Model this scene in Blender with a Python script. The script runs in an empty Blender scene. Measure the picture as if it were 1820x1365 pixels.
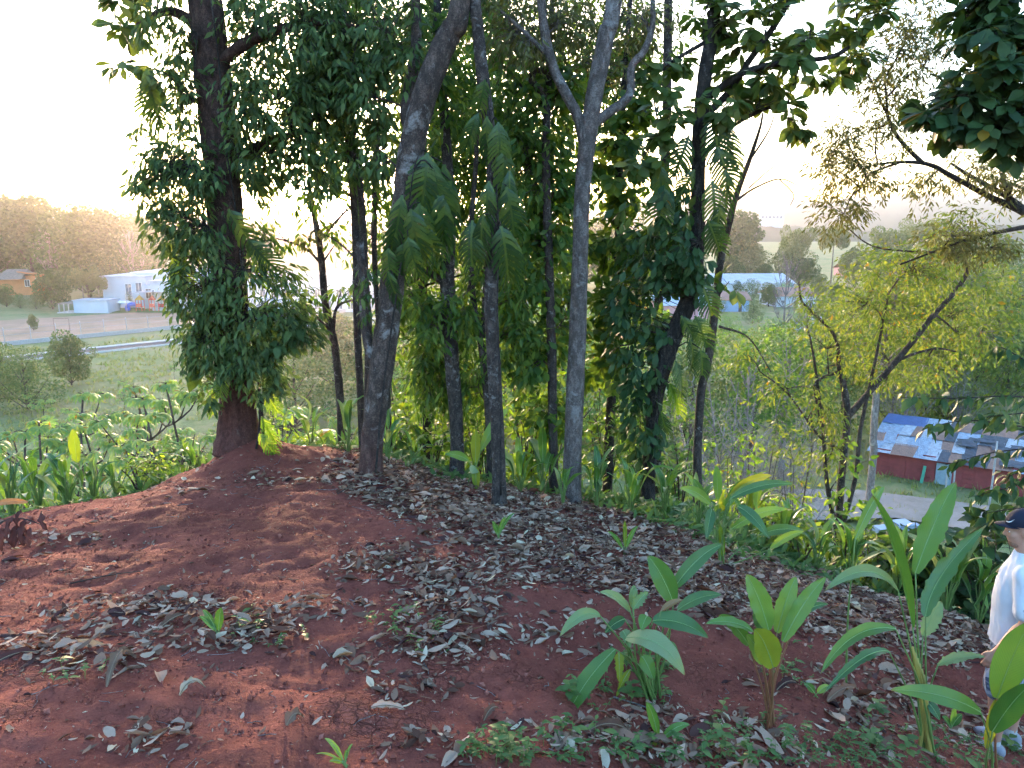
import bpy, math, random
import numpy as np
from mathutils import Matrix, Vector

rng = np.random.default_rng(11)
random.seed(11)
scene = bpy.context.scene
COL = scene.collection
R = math.radians

# ---------------------------------------------------------------- camera, world, sun, exposure
FPX, CX, CY = 1350.0, 910.0, 682.5
PITCH = R(11.5)
CAMZ = 25.0
cam_data = bpy.data.cameras.new('camera')
cam_data.sensor_width = 36.0
cam_data.lens = 36.0 * FPX / 1820.0
cam_data.clip_start = 0.05
cam_data.clip_end = 6000.0
cam = bpy.data.objects.new('camera', cam_data)
COL.objects.link(cam)
cam.location = (0, 0, CAMZ)
cam.rotation_euler = (R(90) - PITCH, 0, 0)
scene.camera = cam

SUN_ELEV, SUN_AZ = R(4.6), R(-12.5)          # azimuth measured from +Y, negative = left
world = bpy.data.worlds.new('World')
scene.world = world
world.use_nodes = True
wnt = world.node_tree
wnt.nodes.clear()
sky = wnt.nodes.new('ShaderNodeTexSky')
sky.sky_type = 'NISHITA'
sky.sun_disc = False
sky.sun_elevation = SUN_ELEV
sky.sun_rotation = SUN_AZ
sky.air_density = 1.0
sky.dust_density = 3.0
sky.ozone_density = 2.7
bg = wnt.nodes.new('ShaderNodeBackground')
bg.inputs['Strength'].default_value = 0.15
wout = wnt.nodes.new('ShaderNodeOutputWorld')
wnt.links.new(sky.outputs['Color'], bg.inputs['Color'])
wnt.links.new(bg.outputs['Background'], wout.inputs['Surface'])

sun_data = bpy.data.lights.new('sun', 'SUN')
sun_data.energy = 0.75
sun_data.angle = R(2.5)
sun_data.color = (1.0, 0.70, 0.46)
sun = bpy.data.objects.new('sun', sun_data)
COL.objects.link(sun)
sdir = Vector((math.sin(SUN_AZ) * math.cos(SUN_ELEV), math.cos(SUN_AZ) * math.cos(SUN_ELEV), math.sin(SUN_ELEV)))
sun.rotation_euler = sdir.to_track_quat('Z', 'Y').to_euler()
sun.location = (-20, 60, 60)

scene.view_settings.view_transform = 'Standard'
scene.view_settings.look = 'None'
scene.view_settings.exposure = 3.95
scene.view_settings.gamma = 1.0
scene.view_settings.use_curve_mapping = False
scene.render.engine = 'CYCLES'
cy = scene.cycles
cy.use_denoising = True
cy.max_bounces = 7
cy.diffuse_bounces = 3
cy.glossy_bounces = 2
cy.transmission_bounces = 4
cy.transparent_max_bounces = 4
cy.volume_bounces = 1
cy.use_adaptive_sampling = True
cy.adaptive_threshold = 0.04
cy.adaptive_min_samples = 16
cy.sample_clamp_indirect = 6.0
cy.caustics_reflective = False
cy.caustics_refractive = False

# ---------------------------------------------------------------- picture <-> place
SP, CP = math.sin(PITCH), math.cos(PITCH)
CAM = np.array([0, 0, CAMZ])
def ray(px, py):
    x = (px - CX) / FPX
    y = (CY - py) / FPX
    return np.array([x, CP + y * SP, -SP + y * CP])
def PY(px, py, Y):
    """point at world distance Y in front of the camera"""
    d = ray(px, py)
    return CAM + d * (Y / d[1])
def project(P):
    P = np.asarray(P, float) - CAM
    x, y, z = P[..., 0], P[..., 1], P[..., 2]
    dep = y * CP - z * SP
    up = y * SP + z * CP
    return CX + FPX * x / dep, CY - FPX * up / dep, dep

# ---------------------------------------------------------------- numpy noise
_perm = np.random.default_rng(3).random((256, 256))
def vnoise(x, y):
    xi = np.floor(x).astype(int); yi = np.floor(y).astype(int)
    fx = x - xi; fy = y - yi
    fx = fx * fx * (3 - 2 * fx); fy = fy * fy * (3 - 2 * fy)
    a = _perm[xi & 255, yi & 255]; b = _perm[(xi + 1) & 255, yi & 255]
    c = _perm[xi & 255, (yi + 1) & 255]; d = _perm[(xi + 1) & 255, (yi + 1) & 255]
    return (a * (1 - fx) + b * fx) * (1 - fy) + (c * (1 - fx) + d * fx) * fy - 0.5
def fbm(x, y, oct=4, gain=0.5):
    s = 0; a = 1
    for i in range(oct):
        s = s + a * vnoise(x + 17.3 * i, y - 9.1 * i)
        x = x * 2.03; y = y * 2.03; a *= gain
    return s
def sstep(a, b, x):
    t = np.clip((x - a) / (b - a), 0, 1)
    return t * t * (3 - 2 * t)
def nrm(v):
    v = np.asarray(v, float)
    return v / np.maximum(np.linalg.norm(v, axis=-1, keepdims=True), 1e-9)

# ---------------------------------------------------------------- scene helpers
def fast_mesh(name, V, F, mat=None, smooth=True):
    """F: (m,3) or (m,4) int array, or a list of such arrays"""
    me = bpy.data.meshes.new(name)
    V = np.ascontiguousarray(V, dtype=np.float32)
    Fs = F if isinstance(F, list) else [F]
    Fs = [np.asarray(f, dtype=np.int32) for f in Fs if len(f)]
    loops = np.concatenate([f.ravel() for f in Fs])
    tot = np.concatenate([np.full(len(f), f.shape[1], np.int32) for f in Fs])
    start = np.concatenate([[0], np.cumsum(tot)[:-1]]).astype(np.int32)
    me.vertices.add(len(V)); me.vertices.foreach_set('co', V.ravel())
    me.loops.add(len(loops)); me.loops.foreach_set('vertex_index', loops)
    me.polygons.add(len(tot)); me.polygons.foreach_set('loop_start', start)
    me.polygons.foreach_set('loop_total', tot)
    me.polygons.foreach_set('use_smooth', np.full(len(tot), smooth, dtype=bool))
    me.update(calc_edges=True)
    if mat is not None:
        me.materials.append(mat)
    return me
def thing(name, label, cat, loc=(0, 0, 0), group=None, rotz=0.0):
    o = bpy.data.objects.new(name, None)
    o.empty_display_size = 0.1
    COL.objects.link(o)
    o.location = tuple(float(c) for c in loc)
    o.rotation_euler = (0, 0, rotz)
    o['label'] = label; o['category'] = cat
    if group: o['group'] = group
    return o
def tag(o, label, cat, group=None, kind=None):
    if label: o['label'] = label
    if cat: o['category'] = cat
    if group: o['group'] = group
    if kind: o['kind'] = kind
    return o
def link(name, me, parent=None, matrix=None, loc=None):
    o = bpy.data.objects.new(name, me)
    COL.objects.link(o)
    if parent is not None: o.parent = parent
    if matrix is not None: o.matrix_basis = matrix
    if loc is not None: o.location = tuple(float(c) for c in loc)
    return o
def wpart(parent, name, V, F, mat, smooth=True, offset=None):
    """a part whose vertices are given in world space; parent stands unrotated at its location"""
    off = np.array(parent.location) if offset is None else np.asarray(offset)
    return link(name, fast_mesh(name, np.asarray(V) - off, F, mat, smooth), parent)
def smesh(name, V, F, mat, smooth=True):
    """a piece of the setting, one mesh"""
    o = link(name, fast_mesh(name, V, F, mat, smooth))
    o['kind'] = 'structure'
    return o
def copy_tree(o, parent=None):
    c = o.copy(); COL.objects.link(c)
    if parent is not None: c.parent = parent
    for ch in o.children:
        copy_tree(ch, c)
    return c

class Geo:
    """collects verts and faces"""
    def __init__(s): s.V = []; s.T = []; s.Q = []; s.n = 0
    def add(s, V, F):
        V = np.asarray(V, float); F = np.asarray(F, int)
        if len(F) == 0: return
        (s.T if F.shape[1] == 3 else s.Q).append(F + s.n)
        s.V.append(V); s.n += len(V)
    def box(s, lo, hi, rot=0.0, cen=None):
        lo = np.array(lo, float); hi = np.array(hi, float)
        c = np.array([[x, y, z] for x in (0, 1) for y in (0, 1) for z in (0, 1)], float)
        V = lo + c * (hi - lo)
        if rot:
            k = (lo + hi) / 2 if cen is None else np.array(cen, float)
            ca, sa = math.cos(rot), math.sin(rot)
            d = V - k
            V = np.stack([k[0] + d[:, 0] * ca - d[:, 1] * sa, k[1] + d[:, 0] * sa + d[:, 1] * ca, V[:, 2]], 1)
        s.add(V, [[0, 1, 3, 2], [4, 6, 7, 5], [0, 4, 5, 1], [2, 3, 7, 6], [0, 2, 6, 4], [1, 5, 7, 3]])
    def out(s):
        F = []
        if s.T: F.append(np.concatenate(s.T))
        if s.Q: F.append(np.concatenate(s.Q))
        return np.concatenate(s.V), F
    def make(s, name, mat, smooth=False):
        V, F = s.out(); return fast_mesh(name, V, F, mat, smooth)
    def part(s, parent, name, mat, smooth=False):
        return link(name, s.make(name, mat, smooth), parent)
    def wpart(s, parent, name, mat, smooth=True):
        V, F = s.out(); return wpart(parent, name, V, F, mat, smooth)

def spline(P, n):
    """Catmull-Rom resample of a polyline (any dimension) into n points"""
    P = np.asarray(P, float)
    if len(P) == 2:
        t = np.linspace(0, 1, n)[:, None]; return P[0] * (1 - t) + P[1] * t
    Q = np.vstack([2 * P[0] - P[1], P, 2 * P[-1] - P[-2]])
    u = np.linspace(0, len(P) - 1 - 1e-6, n)
    i = u.astype(int); t = (u - i)[:, None]
    a, b, c, d = Q[i], Q[i + 1], Q[i + 2], Q[i + 3]
    return 0.5 * (2 * b + (c - a) * t + (2 * a - 5 * b + 4 * c - d) * t ** 2 + (3 * b - a - 3 * c + d) * t ** 3)
def tube(P, rad, seg=8, rough=0.0, cap=True, flute=0.0):
    P = np.asarray(P, float); n = len(P)
    rad = np.broadcast_to(np.asarray(rad, float), (n,))
    T = nrm(np.gradient(P, axis=0))
    up = np.array([0, 0, 1.0]) if abs(T[0, 2]) < 0.9 else np.array([1.0, 0, 0])
    N = np.zeros((n, 3)); N[0] = nrm(np.cross(T[0], up))
    for i in range(1, n):
        v = N[i - 1] - T[i] * np.dot(N[i - 1], T[i]); N[i] = nrm(v)
    B = np.cross(T, N)
    a = np.linspace(0, 2 * math.pi, seg, endpoint=False)
    rr = rad[:, None] * np.ones((1, seg))
    if rough:
        h = np.arange(n)[:, None] * 0.35
        o = random.random() * 50
        rr = rr * (1 + rough * 2 * fbm(np.cos(a)[None, :] * 1.3 + h * .6 + o, np.sin(a)[None, :] * 1.3 + h * 1.1 + o, 3))
    V = P[:, None, :] + rr[..., None] * (N[:, None, :] * np.cos(a)[None, :, None] + B[:, None, :] * np.sin(a)[None, :, None])
    V = V.reshape(-1, 3)
    i, j = np.meshgrid(np.arange(n - 1), np.arange(seg), indexing='ij')
    k = (j + 1) % seg
    F = np.stack([i * seg + j, i * seg + k, (i + 1) * seg + k, (i + 1) * seg + j], -1).reshape(-1, 4)
    if cap:
        V = np.vstack([V, P[:1], P[-1:]])
        b0 = n * seg
        jj = np.arange(seg); kk = (jj + 1) % seg
        c0 = np.stack([np.full(seg, b0), kk, jj, jj], -1)
        c1 = np.stack([np.full(seg, b0 + 1), (n - 1) * seg + jj, (n - 1) * seg + kk, (n - 1) * seg + kk], -1)
        # caps as triangles written into a separate array
        return V, [F, np.concatenate([c0[:, :3], c1[:, :3]])]
    return V, [F]
def add_tube(g, P, rad, seg=8, rough=0.0, cap=True):
    V, Fs = tube(P, rad, seg, rough, cap)
    base = g.n
    g.V.append(V); g.n += len(V)
    for F in Fs:
        (g.T if F.shape[1] == 3 else g.Q).append(F + base)

# ---------------------------------------------------------------- materials
def new_mat(name):
    m = bpy.data.materials.new(name); m.use_nodes = True
    m.node_tree.nodes.clear()
    return m, m.node_tree
class N:
    def __init__(s, nt): s.nt = nt
    def node(s, t, **kw):
        n = s.nt.nodes.new(t)
        for k, v in kw.items(): setattr(n, k, v)
        return n
    def lk(s, a, b): s.nt.links.new(a, b)
    def val(s, sock, v):
        if hasattr(v, 'is_linked') or isinstance(v, bpy.types.NodeSocket): s.lk(v, sock)
        else: sock.default_value = v
    def math(s, op, a, b=None, clamp=False):
        n = s.node('ShaderNodeMath', operation=op, use_clamp=clamp)
        s.val(n.inputs[0], a)
        if b is not None: s.val(n.inputs[1], b)
        return n.outputs[0]
    def noise(s, vec, scale, detail=4, rough=0.55, dist=0.0):
        n = s.node('ShaderNodeTexNoise')
        if vec is not None: s.lk(vec, n.inputs['Vector'])
        n.inputs['Scale'].default_value = scale; n.inputs['Detail'].default_value = detail
        n.inputs['Roughness'].default_value = rough; n.inputs['Distortion'].default_value = dist
        return n.outputs['Fac']
    def ramp(s, fac, stops, interp='LINEAR'):
        n = s.node('ShaderNodeValToRGB'); cr = n.color_ramp; cr.interpolation = interp
        while len(cr.elements) < len(stops): cr.elements.new(0.5)
        for e, (p, c) in zip(cr.elements, stops):
            e.position = p
            e.color = tuple(c) + (1,) if len(c) == 3 else c
        s.lk(fac, n.inputs['Fac'])
        return n.outputs['Color']
    def mix(s, fac, a, b, blend='MIX'):
        n = s.node('ShaderNodeMix', data_type='RGBA', blend_type=blend)
        s.val(n.inputs[0], fac)
        for sock, v in ((n.inputs[6], a), (n.inputs[7], b)):
            if isinstance(v, tuple): sock.default_value = v + (1,) if len(v) == 3 else v
            else: s.lk(v, sock)
        return n.outputs[2]
    def bump(s, h, strength=0.5, dist=0.02, prev=None):
        n = s.node('ShaderNodeBump'); n.inputs['Strength'].default_value = strength
        n.inputs['Distance'].default_value = dist
        s.lk(h, n.inputs['Height'])
        if prev is not None: s.lk(prev, n.inputs['Normal'])
        return n.outputs['Normal']
    def bsdf(s, col, rough=0.8, spec=0.3, normal=None, metal=0.0):
        n = s.node('ShaderNodeBsdfPrincipled')
        s.val(n.inputs['Base Color'], col + (1,) if isinstance(col, tuple) and len(col) == 3 else col)
        s.val(n.inputs['Roughness'], rough)
        n.inputs['Specular IOR Level'].default_value = spec
        n.inputs['Metallic'].default_value = metal
        if normal is not None: s.lk(normal, n.inputs['Normal'])
        return n.outputs[0]
    def out(s, sh):
        o = s.node('ShaderNodeOutputMaterial'); s.lk(sh, o.inputs['Surface'])
    def obj(s): return s.node('ShaderNodeTexCoord').outputs['Object']
    def rnd(s):
        a = s.node('ShaderNodeNewGeometry').outputs['Random Per Island']
        b = s.node('ShaderNodeObjectInfo').outputs['Random']
        return s.math('FRACT', s.math('ADD', a, b))

MATS = {}
def leaf_mat(name, c1, c2, c3, trans=0.35, rough=0.42, spec=0.45, warm=(1.25, 1.25, 0.55), mott=8.0, brown=0.0):
    m, nt = new_mat(name); n = N(nt)
    r = n.rnd()
    col = n.ramp(r, [(0.0, c1), (0.55, c2), (1.0, c3)])
    if brown > 0:
        sp = n.math('GREATER_THAN', r, 1 - brown)
        col = n.mix(sp, col, (0.30, 0.17, 0.02))
    no = n.noise(n.obj(), mott, 3)
    if name.startswith('blade'):
        at = n.node('ShaderNodeAttribute', attribute_name='luv')
        sx = n.node('ShaderNodeSeparateXYZ'); n.lk(at.outputs['Vector'], sx.inputs[0])
        vein = n.math('SINE', n.math('MULTIPLY', n.math('SUBTRACT', sx.outputs[1], n.math('MULTIPLY', sx.outputs[0], .22)), 170.0))
        col = n.mix(n.math('MULTIPLY', n.math('ADD', vein, 1.0), .14), col, n.mix(1.0, col, (1.5, 1.4, 1.3), 'MULTIPLY'))
        edge = n.math('MULTIPLY', n.math('SUBTRACT', n.math('ADD', n.math('POWER', sx.outputs[0], 6.0), n.math('MULTIPLY', n.noise(n.obj(), 30, 3), .5)), .95, True), 2.0, True)
        tip = n.math('MULTIPLY', n.math('SUBTRACT', n.math('ADD', sx.outputs[1], n.math('MULTIPLY', n.noise(n.obj(), 25, 3), .12)), 1.0, True), 14.0, True)
        col = n.mix(n.math('MAXIMUM', n.math('MULTIPLY', edge, .7), tip), col, (0.20, 0.12, 0.04))
        spot = n.math('MULTIPLY', n.math('SUBTRACT', n.noise(n.obj(), 34, 4, .7), .66, True), 9.0, True)
        col = n.mix(n.math('MULTIPLY', spot, .8), col, (0.16, 0.11, 0.03))
        col = n.mix(n.math('MULTIPLY', n.math('SUBTRACT', n.noise(n.obj(), 5, 3, .6), .5, True), 1.6, True), col, n.mix(1.0, col, (1.5, 1.15, .7), 'MULTIPLY'))
    col = n.mix(n.math('MULTIPLY', n.math('SUBTRACT', no, 0.35, True), 1.0), col, n.mix(1.0, col, (0.55, 0.62, 0.5), 'MULTIPLY'))
    sh = n.bsdf(col, rough, spec)
    tr = n.node('ShaderNodeBsdfTranslucent')
    n.lk(n.mix(1.0, col, tuple(w for w in warm), 'MULTIPLY'), tr.inputs['Color'])
    mx = n.node('ShaderNodeMixShader'); mx.inputs[0].default_value = trans
    n.lk(sh, mx.inputs[1]); n.lk(tr.outputs[0], mx.inputs[2])
    n.out(mx.outputs[0])
    MATS[name] = m
    return m
def flat_mat(name, c, rough=0.7, spec=0.3, var=0.25, scale=3.0, c2=None, bump=0.0, metal=0.0, streak=False):
    m, nt = new_mat(name); n = N(nt)
    v = n.obj()
    if streak:
        mp = n.node('ShaderNodeMapping'); mp.inputs['Scale'].default_value = (1, 1, 0.15)
        n.lk(v, mp.inputs['Vector']); v = mp.outputs[0]
    no = n.noise(v, scale, 5, 0.6)
    d = c2 if c2 else tuple(x * (1 - var) for x in c)
    col = n.ramp(no, [(0.3, d), (0.62, c)])
    nm = n.bump(n.noise(v, scale * 6, 4), bump, 0.01) if bump else None
    n.out(n.bsdf(col, rough, spec, nm, metal))
    MATS[name] = m
    return m
def bark_mat(name, dark, mid, lichen, amount=0.52, lscale=9.0, soil=None, spots=0.0):
    m, nt = new_mat(name); n = N(nt)
    v = n.obj()
    mp = n.node('ShaderNodeMapping'); mp.inputs['Scale'].default_value = (1, 1, 0.45); n.lk(v, mp.inputs['Vector'])
    fine = n.math('ADD', n.math('MULTIPLY', n.noise(mp.outputs[0], 16, 6, 0.7), .6), n.math('MULTIPLY', n.noise(v, 75, 3, 0.7), .4))
    base = n.ramp(fine, [(0.38, tuple(c * .55 for c in dark)), (0.5, dark), (0.6, mid)])
    patch = n.noise(v, lscale, 4, 0.6, 0.6)
    big = n.noise(v, 1.7, 2)
    edge = n.math('MULTIPLY', n.math('SUBTRACT', n.noise(v, 60, 3, .7), .5), .28)
    patch = n.math('ADD', patch, edge)
    lm = n.math('MULTIPLY', n.math('SUBTRACT', n.math('ADD', patch, n.math('MULTIPLY', n.math('SUBTRACT', big, 0.5), 0.5)), amount), 7.0, True)
    base = n.mix(lm, base, lichen)
    if spots:
        vo = n.node('ShaderNodeTexVoronoi'); vo.inputs['Scale'].default_value = 26; n.lk(v, vo.inputs['Vector'])
        base = n.mix(n.math('MULTIPLY', n.math('LESS_THAN', vo.outputs['Distance'], 0.22), spots), base, (0.42, 0.40, 0.37))
    if soil:
        sx = n.node('ShaderNodeSeparateXYZ'); n.lk(v, sx.inputs[0])
        k = n.math('SUBTRACT', 1.0, n.math('DIVIDE', n.math('ADD', sx.outputs['Z'], n.math('MULTIPLY', n.noise(v, 5, 3), 0.25)), soil), True)
        base = n.mix(n.math('MULTIPLY', k, .85), base, n.ramp(fine, [(.4, (0.08, 0.028, 0.022)), (.6, (0.17, 0.06, 0.045))]))
    h = n.math('ADD', n.noise(mp.outputs[0], 30, 6, 0.7), n.math('MULTIPLY', n.noise(mp.outputs[0], 7, 3), 1.2))
    n.out(n.bsdf(base, 0.92, 0.15, n.bump(n.math('ADD', h, n.math('MULTIPLY', lm, .25)), 1.0, 0.035)))
    MATS[name] = m
    return m

# ================================================================ TERRAIN
_ctrl = [  # x, y, height relative to the camera
    (0, 0, -1.65), (-4, 0, -1.85), (4, 0.3, -2.75), (0, -6, -1.0), (-7, -5, -1.8), (7, -5, -3.0), (0, -14, -0.2), (-14, -10, -2.5), (14, -10, -5.0),
    (9, 3.5, -5.3), (-9, 3, -3.1),
    (-2.1, 2.66, -2.1), (0, 2.97, -2.35), (1.6, 3.3, -2.78), (3.3, 4.3, -3.42), (2.67, 4.34, -3.2), (0.74, 4.0, -2.68), (3.41, 4.74, -3.64),
    (-1.95, 4.2, -2.29), (0, 4.5, -2.47), (1.05, 4.9, -2.7), (2.45, 5.2, -3.07), (-1.25, 5.2, -2.4), (-3.6, 5.0, -2.42), (-0.3, 6.2, -2.52),
    (-2.95, 8.0, -2.42), (-2.4, 6.6, -2.42), (-4.6, 6.5, -2.57), (-6.5, 6.0, -2.95), (-4.2, 7.8, -2.85), (-1.4, 7.3, -2.49), (-0.12, 7.2, -2.72), (0.6, 7.6, -2.88),
    (1.35, 6.9, -2.98), (2.5, 6.4, -3.22), (4.15, 6.2, -3.52), (6, 6.0, -4.2), (5, 4.6, -3.95),
    (-5.8, 8.4, -3.5), (-3.4, 9.3, -3.0), (-2.2, 9.5, -2.85), (-0.6, 9.0, -3.05), (0.6, 8.6, -3.15), (1.6, 9.0, -3.35), (2.4, 9.5, -3.7), (4.5, 8.2, -4.4), (7, 8.5, -5.6),
]
for a in (-62, -48, -34, -20, -8, 4, 16, 28, 40, 54):
    for r_, z_ in ((13, -5.9), (17, -8.3), (23, -11.9), (31, -16.2), (42, -21.0), (54, -24.3), (68, -25.0), (90, -25.0)):
        k = 0.6 if a > 20 and r_ < 25 else 0.0
        _ctrl.append((r_ * math.sin(R(a)), r_ * math.cos(R(a)), z_ - k))
for a in (-95, -125, -155, 180, 150, 120, 90):
    for r_, z_ in ((25, -4.0), (45, -10.0), (80, -20.0)):
        _ctrl.append((r_ * math.sin(R(a)), r_ * math.cos(R(a)), z_))
_ctrl = np.array(_ctrl)
_CE = 0.45
def _phi(d2): return np.sqrt(d2 + _CE * _CE)
_A = _phi(((_ctrl[:, None, :2] - _ctrl[None, :, :2]) ** 2).sum(-1))
_w = np.linalg.solve(_A + np.eye(len(_A)) * -0.02, _ctrl[:, 2] + 25)
CREST = np.array([(-30, 4.0), (-12, 5.2), (-6.5, 6.3), (-4.6, 7.0), (-3.6, 8.3), (-2.5, 8.7), (-1.4, 8.0), (-0.15, 7.9), (0.6, 8.0), (1.3, 7.3), (2.5, 6.8), (4.2, 6.6), (8, 6.4), (30, 6)])
def crest(x): return np.interp(x, CREST[:, 0], CREST[:, 1])
def base_height(x, y):
    x = np.asarray(x, float); y = np.asarray(y, float)
    sh = np.broadcast(x, y).shape
    X = np.broadcast_to(x, sh).ravel(); Y = np.broadcast_to(y, sh).ravel()
    out = np.zeros(len(X))
    for s in range(0, len(X), 20000):
        d2 = (X[s:s + 20000, None] - _ctrl[None, :, 0]) ** 2 + (Y[s:s + 20000, None] - _ctrl[None, :, 1]) ** 2
        out[s:s + 20000] = _phi(d2) @ _w
    r = np.hypot(X, Y)
    far = 0.12 * fbm(X / 17, Y / 17, 3) + 16 * sstep(305, 385, Y) * sstep(40, -60, X) + 10 * sstep(430, 700, Y)
    k = sstep(60, 85, r)
    return (out * (1 - k) + far * k).reshape(sh)
def height(x, y):
    x = np.asarray(x, float); y = np.asarray(y, float)
    h = base_height(x, y)
    r = np.hypot(x, y)
    near = sstep(16, 9, r)
    h = h + near * (0.06 * fbm(x * 1.6, y * 1.6, 3) + 0.030 * fbm(x * 6, y * 6, 3) + 0.016 * fbm(x * 14, y * 14, 3) - 0.010 * sstep(.05, .0, np.abs(fbm(x * .9 + 7, y * .9, 2))))
    # little mounds round the two trees on the crest
    h = h + 0.20 * np.exp(-((x + 2.86) ** 2 + (y - 7.95) ** 2) / 0.16) + 0.08 * np.exp(-((x + 1.42) ** 2 + (y - 7.3) ** 2) / 0.08)
    h = h + (1 - near) * sstep(95, 50, r) * 0.5 * fbm(x / 5, y / 5, 3) * sstep(10, 20, r)
    return h
_lx = np.concatenate([-np.geomspace(1400, 10.2, 160), np.arange(-10, 10.01, .05), np.geomspace(10.2, 1400, 160)])
_ly = np.concatenate([np.arange(-80, -10, 4), np.arange(-10, 0, .5), np.arange(0, 12.01, .05), np.geomspace(12.3, 1400, 180)])
_lz = height(*np.meshgrid(_lx, _ly))
def hfast(x, y):
    x = np.clip(np.asarray(x, float), _lx[0], _lx[-1] - 1e-6); y = np.clip(np.asarray(y, float), _ly[0], _ly[-1] - 1e-6)
    i = np.clip(np.searchsorted(_lx, x) - 1, 0, len(_lx) - 2); j = np.clip(np.searchsorted(_ly, y) - 1, 0, len(_ly) - 2)
    fx = (x - _lx[i]) / (_lx[i + 1] - _lx[i]); fy = (y - _ly[j]) / (_ly[j + 1] - _ly[j])
    return (_lz[j, i] * (1 - fx) + _lz[j, i + 1] * fx) * (1 - fy) + (_lz[j + 1, i] * (1 - fx) + _lz[j + 1, i + 1] * fx) * fy
def hz(x, y): return float(hfast(x, y))
def G(px, py, smin=1.5, smax=1200):
    """where the picture ray through (px, py) meets the ground"""
    d = ray(px, py)
    t = np.geomspace(smin, smax, 500)
    P = CAM + t[:, None] * d
    f = P[:, 2] - hfast(P[:, 0], P[:, 1])
    i = int(np.argmax(f < 0))
    if f[i] >= 0: i = len(t) - 1
    a, b = t[max(i - 1, 0)], t[i]
    for _ in range(24):
        c = 0.5 * (a + b); p = CAM + c * d
        if p[2] < hz(p[0], p[1]): b = c
        else: a = c
    p = CAM + b * d
    return np.array([p[0], p[1], hz(p[0], p[1])])

def grow(a, b, step, ratio, cap):
    out = []; v = a; s = step
    while v < b:
        v += s; s = min(s * ratio, cap); out.append(v)
    return out
_ys = list(np.arange(1.6, 9.6, 0.036))
_ys = [-60, -40, -25, -15, -9, -5, -2.5, -1, 0, 0.6, 1.1] + _ys + grow(_ys[-1], 2500, 0.06, 1.055, 60)
_xs = list(np.arange(-5.4, 5.6, 0.04))
_right = grow(_xs[-1], 2000, 0.06, 1.07, 60)
_left = [-v for v in grow(-_xs[0], 2000, 0.06, 1.07, 60)][::-1]
_xs = np.array(_left + _xs + _right); _ys = np.array(_ys)
GX, GY = np.meshgrid(_xs, _ys)
GZ = height(GX, GY)
TV = np.stack([GX, GY, GZ], -1).reshape(-1, 3)
ny, nx = GX.shape
_i, _j = np.meshgrid(np.arange(ny - 1), np.arange(nx - 1), indexing='ij')
TF = np.stack([_i * nx + _j, _i * nx + _j + 1, (_i + 1) * nx + _j + 1, (_i + 1) * nx + _j], -1).reshape(-1, 4)

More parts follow.
